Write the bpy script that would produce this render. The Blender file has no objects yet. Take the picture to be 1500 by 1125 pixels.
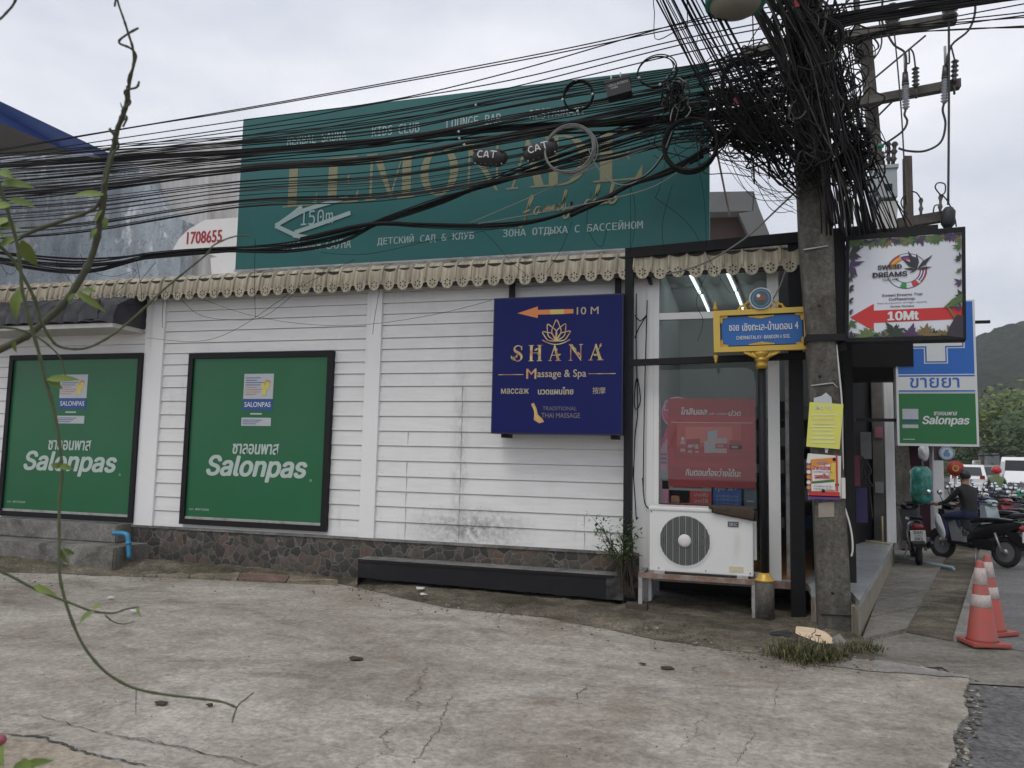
import bpy, bmesh, math, random, os
from mathutils import Vector as V, Matrix
from mathutils.geometry import tessellate_polygon
random.seed(7)
S = bpy.context.scene
COL = S.collection
R_ = math.radians

# ---------------------------------------------------------------- camera
FPX, HC = 1127.0, 1.5
pitch, roll, yaw = R_(5.225), R_(1.215), R_(16.53)
CF = V((-math.sin(yaw)*math.cos(pitch), math.cos(yaw)*math.cos(pitch), math.sin(pitch)))
r0 = V((math.cos(yaw), math.sin(yaw), 0)); u0 = r0.cross(CF)
CR = r0*math.cos(roll) + u0*math.sin(roll); CU = u0*math.cos(roll) - r0*math.sin(roll)
CC = V((0, 0, HC))
cam = bpy.data.cameras.new('camera'); cam.sensor_width = 36; cam.lens = FPX/1500*36
cam.dof.use_dof = True; cam.dof.focus_distance = 8.5; cam.dof.aperture_fstop = 8
cam.clip_start = 0.05; cam.clip_end = 3000
co = bpy.data.objects.new('camera', cam); COL.objects.link(co); S.camera = co
co.matrix_world = Matrix((CR, CU, -CF)).transposed().to_4x4(); co.location = CC

def ray(x, y): return CF + CR*((x-750)/FPX) - CU*((y-562.5)/FPX)
def at(x, y, Y): d = ray(x, y); return CC + d*(Y/d.y)          # point at depth Y (metres into the scene)
def gz(x, y, z=0.0): d = ray(x, y); return CC + d*((z-HC)/d.z)   # point at height z
def far(x, y, r): return CC + ray(x, y).normalized()*r           # point at distance r

# ---------------------------------------------------------------- sky, sun, exposure
SUN_EL, SUN_AZ = R_(58), R_(200)
W = bpy.data.worlds.new('World'); S.world = W; W.use_nodes = True
def build_world():
    nt = W.node_tree; N, L = nt.nodes, nt.links
    bg = N['Background']
    sky = N.new('ShaderNodeTexSky'); sky.sky_type = 'NISHITA'; sky.sun_disc = False
    sky.sun_elevation = SUN_EL; sky.sun_rotation = SUN_AZ; sky.air_density = 1.5; sky.dust_density = 4
    tc = N.new('ShaderNodeTexCoord')
    mp = N.new('ShaderNodeMapping'); mp.inputs['Scale'].default_value = (1, 1, 2.2); mp.inputs['Location'].default_value = (.9, 1.1, .2)
    L.new(tc.outputs['Generated'], mp.inputs['Vector'])
    n1 = N.new('ShaderNodeTexNoise'); n1.inputs['Scale'].default_value = 2.0; n1.inputs['Detail'].default_value = 7; n1.inputs['Roughness'].default_value = .52
    L.new(mp.outputs[0], n1.inputs['Vector'])
    rp = N.new('ShaderNodeValToRGB')
    rp.color_ramp.elements[0].position = .36; rp.color_ramp.elements[0].color = (6.3, 6.7, 7.7, 1)
    rp.color_ramp.elements[1].position = .60; rp.color_ramp.elements[1].color = (9.6, 9.7, 10.2, 1)
    L.new(n1.outputs['Fac'], rp.inputs['Fac'])
    mx = N.new('ShaderNodeMix'); mx.data_type = 'RGBA'; mx.inputs['Factor'].default_value = .93
    L.new(sky.outputs[0], mx.inputs['A']); L.new(rp.outputs[0], mx.inputs['B'])
    L.new(mx.outputs['Result'], bg.inputs['Color'])
    bg.inputs['Strength'].default_value = 0.1
build_world()
sl = bpy.data.lights.new('sun', 'SUN'); sl.energy = 0.9; sl.angle = R_(25); sl.color = (1, .97, .92)
so = bpy.data.objects.new('sun', sl); COL.objects.link(so)
so.rotation_euler = (R_(90)-SUN_EL, 0, math.pi - SUN_AZ + R_(0))
S.view_settings.view_transform = 'Standard'; S.view_settings.look = 'None'
S.view_settings.exposure = 0.10; S.view_settings.gamma = 1.0
try: S.view_settings.use_curve_mapping = False
except Exception: pass
S.cycles.max_bounces = 6; S.cycles.transparent_max_bounces = 12
S.cycles.sample_clamp_indirect = 4

# ---------------------------------------------------------------- materials
MATS = {}
def base_mat(name):
    m = bpy.data.materials.new(name); m.use_nodes = True
    return m, m.node_tree.nodes, m.node_tree.links, m.node_tree.nodes['Principled BSDF']
def noise(N, L, vec, scale, detail=5, rough=.55, stretch=None, dist=0):
    if stretch:
        mp = N.new('ShaderNodeMapping'); mp.inputs['Scale'].default_value = stretch
        L.new(vec, mp.inputs['Vector']); vec = mp.outputs[0]
    n = N.new('ShaderNodeTexNoise'); n.inputs['Scale'].default_value = scale
    n.inputs['Detail'].default_value = detail; n.inputs['Roughness'].default_value = rough; n.inputs['Distortion'].default_value = dist
    L.new(vec, n.inputs['Vector']); return n.outputs['Fac']
def ramp(N, L, fac, p0, p1, c0=(0, 0, 0), c1=(1, 1, 1)):
    r = N.new('ShaderNodeValToRGB'); e = r.color_ramp.elements
    e[0].position = p0; e[0].color = (*c0, 1); e[1].position = p1; e[1].color = (*c1, 1)
    L.new(fac, r.inputs['Fac']); return r.outputs[0]
def mixc(N, L, fac, a, b, mode='MIX'):
    m = N.new('ShaderNodeMix'); m.data_type = 'RGBA'; m.blend_type = mode
    for sock, val in ((m.inputs['Factor'], fac), (m.inputs['A'], a), (m.inputs['B'], b)):
        if hasattr(val, 'links'): L.new(val, sock)
        elif isinstance(val, (int, float)): sock.default_value = val
        else: sock.default_value = (*val, 1)
    return m.outputs['Result']
def bump(N, L, P, fac, strength=.3, dist=.01):
    b = N.new('ShaderNodeBump'); b.inputs['Strength'].default_value = strength; b.inputs['Distance'].default_value = dist
    L.new(fac, b.inputs['Height']); L.new(b.outputs[0], P.inputs['Normal'])
def coords(N): return N.new('ShaderNodeTexCoord').outputs['Object']

def pm(name, col, rough=.6, var=.18, scale=6, metal=0, stain=None, stain_amt=.5, stretch=(1, 1, 1), bmp=0, bscale=60, spec=.5):
    """plain surface: base colour with uneven tone, an optional stain colour in streaks or patches, an optional bump"""
    if name in MATS: return MATS[name]
    m, N, L, P = base_mat(name); c = coords(N)
    n = noise(N, L, c, scale)
    out = mixc(N, L, n, tuple(x*(1-var) for x in col), tuple(min(1, x*(1+var)) for x in col))
    if stain:
        f = ramp(N, L, noise(N, L, c, scale*.8, 7, .65, stretch), 1-stain_amt-.22, 1-stain_amt+.12)
        out = mixc(N, L, f, out, stain)
    if bmp > .3: out = mixc(N, L, .8, out, mixc(N, L, 1.0, out, ramp(N, L, noise(N, L, c, bscale*.5, 8, .8), .36, .62, (.4, .4, .4), (1.4, 1.4, 1.4)), 'MULTIPLY'))
    L.new(out, P.inputs['Base Color'])
    P.inputs['Roughness'].default_value = rough; P.inputs['Metallic'].default_value = metal
    P.inputs['Specular IOR Level'].default_value = spec
    if bmp: bump(N, L, P, noise(N, L, c, bscale, 6), bmp)
    MATS[name] = m; return m

def m_concrete(name, a, b, dark, crack=True, scale=1.0, spots=.5, brown=(.16, .12, .08)):
    m, N, L, P = base_mat(name); c = coords(N)
    big = noise(N, L, c, .55*scale, 8, .62, (1, 1.6, 1), .6)
    out = mixc(N, L, ramp(N, L, big, .36, .66), a, b)
    st = ramp(N, L, noise(N, L, c, 1.1*scale, 8, .7, (.8, 1.2, 1), 1.2), .47, .68)
    out = mixc(N, L, mixc(N, L, .75, (0, 0, 0), st), out, dark)
    br = ramp(N, L, noise(N, L, c, .45*scale, 7, .68, (1, 1, 1), .8), .5, .72)
    out = mixc(N, L, mixc(N, L, .7, (0, 0, 0), br), out, brown)
    lt = ramp(N, L, noise(N, L, c, 2.3*scale, 9, .72, (.7, 1.3, 1), .4), .56, .78)
    out = mixc(N, L, mixc(N, L, .45, (0, 0, 0), lt), out, tuple(min(1, x*1.35) for x in b))
    fine = noise(N, L, c, 30*max(.8, scale*.6), 9, .82)
    out = mixc(N, L, spots, out, mixc(N, L, 1.0, out, ramp(N, L, fine, .36, .60, (.34, .33, .32), (1.32, 1.32, 1.32)), 'MULTIPLY'))
    mid = noise(N, L, c, 7*scale, 8, .75, (1, 1, 1), .5)
    out = mixc(N, L, .48, out, mixc(N, L, 1.0, out, ramp(N, L, mid, .34, .6, (.5, .5, .5), (1.15, 1.15, 1.15)), 'MULTIPLY'))
    if crack:
        dn = N.new('ShaderNodeTexNoise'); dn.inputs['Scale'].default_value = 1.6; dn.inputs['Detail'].default_value = 6; dn.inputs['Roughness'].default_value = .6
        L.new(c, dn.inputs['Vector'])
        ad = N.new('ShaderNodeMix'); ad.data_type = 'RGBA'; ad.blend_type = 'ADD'; ad.inputs['Factor'].default_value = .5
        L.new(c, ad.inputs['A']); L.new(dn.outputs['Color'], ad.inputs['B'])
        vo = N.new('ShaderNodeTexVoronoi'); vo.feature = 'DISTANCE_TO_EDGE'; vo.inputs['Scale'].default_value = .42
        L.new(ad.outputs['Result'], vo.inputs['Vector'])
        line = ramp(N, L, vo.outputs['Distance'], .0006, .0030, (1, 1, 1), (0, 0, 0))
        mask = ramp(N, L, noise(N, L, c, .8, 4), .50, .60, (0, 0, 0), (.8, .8, .8))
        out = mixc(N, L, mixc(N, L, 1.0, line, mask, 'MULTIPLY'), out, tuple(x*.3 for x in dark))
    L.new(out, P.inputs['Base Color']); P.inputs['Roughness'].default_value = .88
    P.inputs['Specular IOR Level'].default_value = .3
    bump(N, L, P, fine, .35, .006)
    MATS[name] = m; return m

def m_stone():
    m, N, L, P = base_mat('crazy_stone'); c = coords(N)
    dn = N.new('ShaderNodeTexNoise'); dn.inputs['Scale'].default_value = 5; dn.inputs['Detail'].default_value = 4; L.new(c, dn.inputs['Vector'])
    ad = N.new('ShaderNodeMix'); ad.data_type = 'RGBA'; ad.blend_type = 'ADD'; ad.inputs['Factor'].default_value = .12
    mp = N.new('ShaderNodeMapping'); mp.inputs['Scale'].default_value = (1, .05, 1); L.new(c, mp.inputs['Vector'])
    L.new(mp.outputs[0], ad.inputs['A']); L.new(dn.outputs['Color'], ad.inputs['B'])
    v1 = N.new('ShaderNodeTexVoronoi'); v1.inputs['Scale'].default_value = 9.5; L.new(ad.outputs['Result'], v1.inputs['Vector'])
    v2 = N.new('ShaderNodeTexVoronoi'); v2.feature = 'DISTANCE_TO_EDGE'; v2.inputs['Scale'].default_value = 9.5; L.new(ad.outputs['Result'], v2.inputs['Vector'])
    sep = N.new('ShaderNodeSeparateColor'); L.new(v1.outputs['Color'], sep.inputs[0])
    r = N.new('ShaderNodeValToRGB'); e = r.color_ramp.elements
    e[0].position = 0; e[0].color = (.03, .03, .028, 1); e[1].position = 1; e[1].color = (.10, .08, .066, 1)
    for p, cc in ((.35, (.042, .039, .035)), (.55, (.062, .056, .048)), (.72, (.078, .064, .052)), (.88, (.105, .07, .052))):
        q = e.new(p); q.color = (*cc, 1)
    L.new(sep.outputs[0], r.inputs['Fac'])
    out = mixc(N, L, .5, r.outputs[0], mixc(N, L, 1.0, r.outputs[0], ramp(N, L, noise(N, L, c, 30, 6), .3, .7, (.5, .5, .5), (1.3, 1.3, 1.3)), 'MULTIPLY'))
    line = ramp(N, L, v2.outputs['Distance'], .02, .045, (1, 1, 1), (0, 0, 0))
    out = mixc(N, L, line, out, mixc(N, L, noise(N, L, c, 9), (.06, .056, .05), (.19, .18, .16)))
    gr = ramp(N, L, noise(N, L, c, 1.7, 6, .65), .5, .72)
    out = mixc(N, L, mixc(N, L, .6, (0, 0, 0), gr), out, (.05, .048, .035))
    L.new(out, P.inputs['Base Color']); P.inputs['Roughness'].default_value = .7
    bump(N, L, P, v2.outputs['Distance'], .5, .02)
    MATS['stone'] = m; return m

def m_siding():
    m, N, L, P = base_mat('white_board'); c = coords(N)
    out = mixc(N, L, noise(N, L, c, 3, 6), (.66, .66, .65), (.77, .765, .75))
    gr = noise(N, L, c, 26, 4, .6, (.12, 1, 1))
    out = mixc(N, L, .5, out, mixc(N, L, 1.0, out, ramp(N, L, gr, .3, .6, (.86, .86, .85), (1.02, 1.02, 1.02)), 'MULTIPLY'))
    s1 = ramp(N, L, noise(N, L, c, 2.2, 8, .68, (2.6, 1, .35), .3), .60, .82)
    out = mixc(N, L, mixc(N, L, .5, (0, 0, 0), s1), out, (.30, .28, .25))
    s2 = ramp(N, L, noise(N, L, c, 1.3, 10, .75), .66, .84)
    out = mixc(N, L, mixc(N, L, .55, (0, 0, 0), s2), out, (.2, .19, .17))
    # mildew patch low on the wall below the blue sign, with a soot streak above it
    ln = N.new('ShaderNodeVectorMath'); ln.operation = 'LENGTH'
    ge = N.new('ShaderNodeVectorMath'); ge.operation = 'MULTIPLY_ADD'
    L.new(c, ge.inputs[0]); mc_ = at(690, 775, 8.14); ge.inputs[1].default_value = (1.15, 0, 3.2); ge.inputs[2].default_value = (-(mc_.x+4)*1.15, 0, -mc_.z*3.2)
    L.new(ge.outputs[0], ln.inputs[0])
    pat = ramp(N, L, ln.outputs['Value'], .05, 1.0, (1, 1, 1), (0, 0, 0))
    brk = ramp(N, L, noise(N, L, c, 14, 9, .8), .36, .62)
    out = mixc(N, L, mixc(N, L, 1.0, pat, brk, 'MULTIPLY'), out, (.13, .125, .12))
    # sooty vertical streak beside the blue sign
    ge2 = N.new('ShaderNodeVectorMath'); ge2.operation = 'MULTIPLY_ADD'; L.new(c, ge2.inputs[0]); sx = at(676, 600, 8.14).x
    ge2.inputs[1].default_value = (7.0, 0, .62); ge2.inputs[2].default_value = (-(sx+4)*7.0, 0, -1.6*.62)
    ln2 = N.new('ShaderNodeVectorMath'); ln2.operation = 'LENGTH'; L.new(ge2.outputs[0], ln2.inputs[0])
    pat2 = ramp(N, L, ln2.outputs['Value'], .05, 1.0, (.8, .8, .8), (0, 0, 0)); brk2 = ramp(N, L, noise(N, L, c, 9, 9, .8, (1, 1, .5)), .42, .68)
    out = mixc(N, L, mixc(N, L, 1.0, pat2, brk2, 'MULTIPLY'), out, (.2, .19, .18))
    L.new(out, P.inputs['Base Color']); P.inputs['Roughness'].default_value = .55
    bump(N, L, P, gr, .12, .004)
    MATS['siding'] = m; return m

def m_glass(name='shop_glass', tint=(.84, .88, .87), refl=(.75, .8, .8), base=.02):
    m = bpy.data.materials.new(name); m.use_nodes = True; N, L = m.node_tree.nodes, m.node_tree.links
    N.remove(N['Principled BSDF']); out = N['Material Output']
    t = N.new('ShaderNodeBsdfTransparent'); t.inputs[0].default_value = (*tint, 1)
    g = N.new('ShaderNodeBsdfGlossy'); g.inputs['Roughness'].default_value = .02; g.inputs['Color'].default_value = (*refl, 1)
    f = N.new('ShaderNodeFresnel'); f.inputs['IOR'].default_value = 1.38
    ad = N.new('ShaderNodeMath'); ad.operation = 'ADD'; ad.inputs[1].default_value = base; ad.use_clamp = True
    L.new(f.outputs[0], ad.inputs[0])
    mx = N.new('ShaderNodeMixShader'); L.new(ad.outputs[0], mx.inputs[0]); L.new(t.outputs[0], mx.inputs[1]); L.new(g.outputs[0], mx.inputs[2])
    L.new(mx.outputs[0], out.inputs[0]); MATS[name] = m; return m

def m_emit(name, col, s):
    m, N, L, P = base_mat(name); P.inputs['Base Color'].default_value = (*col, 1)
    P.inputs['Emission Color'].default_value = (*col, 1); P.inputs['Emission Strength'].default_value = s
    MATS[name] = m; return m

def m_hatch(name, gold, back, scale=26):
    """chalk-hatched gold lettering"""
    m, N, L, P = base_mat(name); c = coords(N)
    mp = N.new('ShaderNodeMapping'); mp.inputs['Rotation'].default_value = (0, R_(40), 0); L.new(c, mp.inputs['Vector'])
    w = N.new('ShaderNodeTexWave'); w.inputs['Scale'].default_value = scale; w.inputs['Distortion'].default_value = 2.5; w.inputs['Detail'].default_value = 3; w.inputs['Detail Scale'].default_value = 2
    w.bands_direction = 'Z'; L.new(mp.outputs[0], w.inputs['Vector'])
    f = ramp(N, L, w.outputs['Fac'], .35, .6)
    L.new(mixc(N, L, f, back, gold), P.inputs['Base Color']); P.inputs['Roughness'].default_value = .5
    MATS[name] = m; return m

def m_leaf(name, a, b):
    m, N, L, P = base_mat(name)
    oi = N.new('ShaderNodeNewGeometry')
    L.new(mixc(N, L, oi.outputs['Random Per Island'], a, b), P.inputs['Base Color'])
    P.inputs['Roughness'].default_value = .5; P.inputs['Specular IOR Level'].default_value = .3
    MATS[name] = m; return m

# ---------------------------------------------------------------- mesh builder
class MB:
    def __init__(s): s.v = []; s.f = []; s.mi = []; s.mats = []; s.smooth = []
    def m(s, mat):
        if mat not in s.mats: s.mats.append(mat)
        return s.mats.index(mat)
    def add(s, vs, fs, mat, smooth=False):
        o = len(s.v); s.v += [V(p) for p in vs]; i = s.m(mat)
        for f in fs: s.f.append([o+k for k in f]); s.mi.append(i); s.smooth.append(smooth)
        return s
    def box(s, a, b, mat, rz=0, c=None):
        x0, y0, z0 = a; x1, y1, z1 = b
        vs = [V(p) for p in ((x0,y0,z0),(x1,y0,z0),(x1,y1,z0),(x0,y1,z0),(x0,y0,z1),(x1,y0,z1),(x1,y1,z1),(x0,y1,z1))]
        if rz:
            c = V(c) if c else V(((x0+x1)/2, (y0+y1)/2, 0)); M = Matrix.Rotation(rz, 3, 'Z')
            vs = [M @ (p-c) + c for p in vs]
        return s.add(vs, ((0,3,2,1),(4,5,6,7),(0,1,5,4),(1,2,6,5),(2,3,7,6),(3,0,4,7)), mat)
    def bbox(s, a, b, mat, bev=.01):
        """box with chamfered edges"""
        bm = bmesh.new(); bmesh.ops.create_cube(bm, size=1)
        a, b = V(a), V(b)
        for w in bm.verts: w.co = V(((a.x+b.x)/2 + w.co.x*(b.x-a.x), (a.y+b.y)/2 + w.co.y*(b.y-a.y), (a.z+b.z)/2 + w.co.z*(b.z-a.z)))
        bmesh.ops.bevel(bm, geom=bm.edges[:], offset=bev, segments=2, affect='EDGES', profile=.6)
        return s.bm(bm, mat)
    def bm(s, bm, mat, smooth=False):
        bm.verts.ensure_lookup_table()
        s.add([w.co.copy() for w in bm.verts], [[w.index for w in f.verts] for f in bm.faces], mat, smooth) if not bm.verts.index_update() else 0
        bm.free(); return s
    def prism(s, pts, d, mat, cap=True):
        """polygon (3-D points) extruded by the vector d"""
        n = len(pts); pts = [V(p) for p in pts]; d = V(d)
        vs = pts + [p+d for p in pts]
        fs = [(i, (i+1) % n, n+(i+1) % n, n+i) for i in range(n)]
        s.add(vs, fs, mat)
        if cap:
            tri = tessellate_polygon([pts])
            s.add(pts, [tuple(reversed(t)) for t in tri], mat); s.add([p+d for p in pts], tri, mat)
        return s
    def poly(s, pts, mat):
        pts = [V(p) for p in pts]; return s.add(pts, [t for t in tessellate_polygon([pts])], mat)
    def quad(s, a, b, c, d, mat): return s.add((a, b, c, d), ((0, 1, 2, 3),), mat)
    def tube(s, path, r, mat, n=6, smooth=True, caps=True):
        path = [V(p) for p in path]; k = len(path); rs = r if isinstance(r, (list, tuple)) else [r]*k
        up = None; vs = []
        for i, p in enumerate(path):
            t = (path[min(i+1, k-1)] - path[max(i-1, 0)]); t = t.normalized() if t.length > 1e-9 else V((0, 0, 1))
            if up is None: up = t.orthogonal().normalized()
            up = (up - t*up.dot(t)); up = up.normalized() if up.length > 1e-6 else t.orthogonal().normalized()
            w = t.cross(up)
            vs += [p + (up*math.cos(a) + w*math.sin(a))*rs[i] for a in (2*math.pi*j/n for j in range(n))]
        fs = [(i*n+j, i*n+(j+1) % n, (i+1)*n+(j+1) % n, (i+1)*n+j) for i in range(k-1) for j in range(n)]
        if caps: fs += [tuple(range(n-1, -1, -1)), tuple((k-1)*n+j for j in range(n))]
        return s.add(vs, fs, mat, smooth)
    def lathe(s, prof, c, mat, n=20, axis='Z', smooth=True):
        """profile of (radius, height) turned round an axis through c"""
        c = V(c); vs = []
        for r, h in prof:
            for j in range(n):
                a = 2*math.pi*j/n; x, y = r*math.cos(a), r*math.sin(a)
                p = V((x, y, h)) if axis == 'Z' else (V((x, h, y)) if axis == 'Y' else V((h, x, y)))
                vs.append(c+p)
        k = len(prof)
        fs = [(i*n+j, i*n+(j+1) % n, (i+1)*n+(j+1) % n, (i+1)*n+j) for i in range(k-1) for j in range(n)]
        fs += [tuple(range(n-1, -1, -1)), tuple((k-1)*n+j for j in range(n))]
        return s.add(vs, fs, mat, smooth)
    def ball(s, c, r, mat, seg=12, sc=(1, 1, 1)):
        bm = bmesh.new(); bmesh.ops.create_uvsphere(bm, u_segments=seg, v_segments=max(6, seg*2//3), radius=r)
        for w in bm.verts: w.co = V((w.co.x*sc[0], w.co.y*sc[1], w.co.z*sc[2])) + V(c)
        return s.bm(bm, mat, True)
    def build(s, name, parent=None, local=False, origin=None):
        me = bpy.data.meshes.new(name)
        if parent is not None and not local:
            org = parent['_o'] if '_o' in parent.keys() else parent.location
            org = V(org)
        elif local: org = V((0, 0, 0))
        elif origin is not None: org = V(origin)
        else:
            xs = [p.x for p in s.v]; ys = [p.y for p in s.v]; zs = [p.z for p in s.v]
            org = V(((min(xs)+max(xs))/2, (min(ys)+max(ys))/2, min(zs)))
        me.from_pydata([p-org for p in s.v], [], s.f)
        for m in s.mats: me.materials.append(m)
        me.polygons.foreach_set('material_index', s.mi); me.polygons.foreach_set('use_smooth', s.smooth); me.update()
        o = bpy.data.objects.new(name, me); COL.objects.link(o)
        if parent is not None:
            o.parent = parent
            if not local: o['_o'] = tuple(org)
        elif not local: o.location = org
        return o

def tag(o, label=None, cat=None, group=None, kind=None):
    if label: o['label'] = label
    if cat: o['category'] = cat
    if group: o['group'] = group
    if kind: o['kind'] = kind
    return o
def thing(name, loc, label, cat, group=None, rz=0):
    o = bpy.data.objects.new(name, None); COL.objects.link(o); o.location = loc; o.rotation_euler = (0, 0, rz); o.empty_display_size = .1
    return tag(o, label, cat, group)
def structure(mb, name): return tag(mb.build(name, origin=(0, 0, 0)), kind='structure')
def copy_tree(o, parent=None):
    c = o.copy(); COL.objects.link(c)
    if parent is not None: c.parent = parent
    for ch in list(o.children): copy_tree(ch, c)
    return c

def spline(pts, n=8):
    """smooth curve through points (Catmull-Rom)"""
    pts = [V(p) for p in pts]; out = []
    for i in range(len(pts)-1):
        p0, p1, p2, p3 = pts[max(i-1, 0)], pts[i], pts[i+1], pts[min(i+2, len(pts)-1)]
        for k in range(n):
            t = k/n
            out.append(.5*((2*p1) + (p2-p0)*t + (2*p0-5*p1+4*p2-p3)*t*t + (3*p1-p0-3*p2+p3)*t**3))
    out.append(pts[-1]); return out

# ---------------------------------------------------------------- lettering
FONTS = {}
def font(n):
    if n not in FONTS:
        FONTS[n] = None
        if n:
            try:
                p = os.path.join(bpy.utils.system_resource('DATAFILES', path='fonts'), n + '.woff2')
                FONTS[n] = bpy.data.fonts.load(p)
            except Exception: FONTS[n] = None
    return FONTS[n]
TX = {}
def text2d(body, f=None, bold=0, shear=0):
    k = (body, f, bold, shear)
    if k in TX: return TX[k]
    c = bpy.data.curves.new('t', 'FONT'); c.body = body; c.resolution_u = 3
    ff = font(f)
    if ff: c.font = ff
    c.offset = bold; c.shear = shear
    o = bpy.data.objects.new('t', c); COL.objects.link(o)
    me = bpy.data.meshes.new_from_object(o.evaluated_get(bpy.context.evaluated_depsgraph_get()))
    vs = [(p.co.x, p.co.y) for p in me.vertices]; fs = [tuple(q.vertices) for q in me.polygons]
    bpy.data.objects.remove(o); bpy.data.curves.remove(c); bpy.data.meshes.remove(me)
    x0 = min(a for a, b in vs); x1 = max(a for a, b in vs); y0 = min(b for a, b in vs); y1 = max(b for a, b in vs)
    vs = [((a-x0)/(x1-x0), (b-y0)/(y1-y0)) for a, b in vs]
    TX[k] = (vs, fs, (x1-x0)/(y1-y0)); return TX[k]

class Fr:
    """a flat frame of reference on a sign: origin, right, up, and n towards the viewer"""
    def __init__(s, o, u, v): s.o = V(o); s.u = V(u).normalized(); s.v = V(v).normalized(); s.n = s.u.cross(s.v)
    def p(s, a, b, d=0.0): return s.o + s.u*a + s.v*b + s.n*d
    def px(s, x, y):
        d = ray(x, y); t = (s.o-CC).dot(s.n)/d.dot(s.n); q = CC + d*t - s.o
        return q.dot(s.u), q.dot(s.v)
    def off(s, d): return Fr(s.o + s.n*d, s.u, s.v)
    def text(s, mb, body, box, mat, d=.004, f=None, bold=0, shear=0):
        """fit the words to box = (a0, b0, a1, b1)"""
        vs, fs, asp = text2d(body, f, 0, shear); a0, b0, a1, b1 = box
        e = bold*(b1-b0)*1.15; a0 += e; a1 -= e; b0 += e*.6; b1 -= e*.6
        # heavier weights are struck a few times side by side
        for i, (ex, ez) in enumerate(((0, 0),) if e <= 0 else ((-1, 0), (-.5, .6), (0, -.6), (.5, .6), (1, 0), (-.6, -.5), (.6, -.5))):
            mb.add([s.p(a0+(a1-a0)*x+e*ex, b0+(b1-b0)*y+e*ez, d+.00025*i) for x, y in vs], fs, mat)
    def tpx(s, mb, body, x0, y0, x1, y1, mat, **k):
        """the same, box given by where its lower-left and upper-right corners stand in the photo"""
        a0, b0 = s.px(x0, y0); a1, b1 = s.px(x1, y1); s.text(mb, body, (a0, b0, a1, b1), mat, **k)
    def rect(s, mb, a0, b0, a1, b1, mat, d=.004):
        mb.quad(s.p(a0, b0, d), s.p(a1, b0, d), s.p(a1, b1, d), s.p(a0, b1, d), mat)
    def rpx(s, mb, x0, y0, x1, y1, mat, d=.004):
        a0, b0 = s.px(x0, y0); a1, b1 = s.px(x1, y1); s.rect(mb, min(a0, a1), min(b0, b1), max(a0, a1), max(b0, b1), mat, d)
    def poly(s, mb, pts, mat, d=.004): mb.poly([s.p(a, b, d) for a, b in pts], mat)
    def ppx(s, mb, pts, mat, d=.004): s.poly(mb, [s.px(*q) for q in pts], mat, d)
    def stroke(s, mb, pts, w, mat, d=.004, n=6, taper=False):
        c = spline([V((a, b, 0)) for a, b in pts], n); k = len(c); L_, R2 = [], []
        for i, q in enumerate(c):
            t = c[min(i+1, k-1)]-c[max(i-1, 0)]; t = t.normalized() if t.length else V((1, 0, 0))
            nn = V((-t.y, t.x, 0)); ww = w*.5*((.35+.65*math.sin(math.pi*min(1, max(0, (i+.3)/(k-.4))))) if taper else 1)
            L_.append(s.p(q.x+nn.x*ww, q.y+nn.y*ww, d)); R2.append(s.p(q.x-nn.x*ww, q.y-nn.y*ww, d))
        mb.add(L_+R2, [(k+i, k+i+1, i+1, i) for i in range(k-1)], mat)
    def spx(s, mb, pts, w, mat, **k): s.stroke(mb, [s.px(*q) for q in pts], w, mat, **k)
    def slab(s, mb, a0, b0, a1, b1, d0, d1, mat):
        vs = [s.p(a, b, d) for d in (d0, d1) for a, b in ((a0, b0), (a1, b0), (a1, b1), (a0, b1))]
        mb.add(vs, ((0,3,2,1),(4,5,6,7),(0,1,5,4),(1,2,6,5),(2,3,7,6),(3,0,4,7)), mat)
    def disc(s, mb, a, b, r, mat, d=.004, n=28, r0=0, t0=0, t1=360):
        k = n+1; an = [R_(t0+(t1-t0)*i/n) for i in range(k)]
        if r0 <= 0:
            mb.add([s.p(a, b, d)]+[s.p(a+r*math.cos(t), b+r*math.sin(t), d) for t in an], [(0, i+1, i+2) for i in range(n)], mat)
        else:
            mb.add([s.p(a+q*math.cos(t), b+q*math.sin(t), d) for q in (r0, r) for t in an], [(i, k+i, k+i+1, i+1) for i in range(n)], mat)

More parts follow.
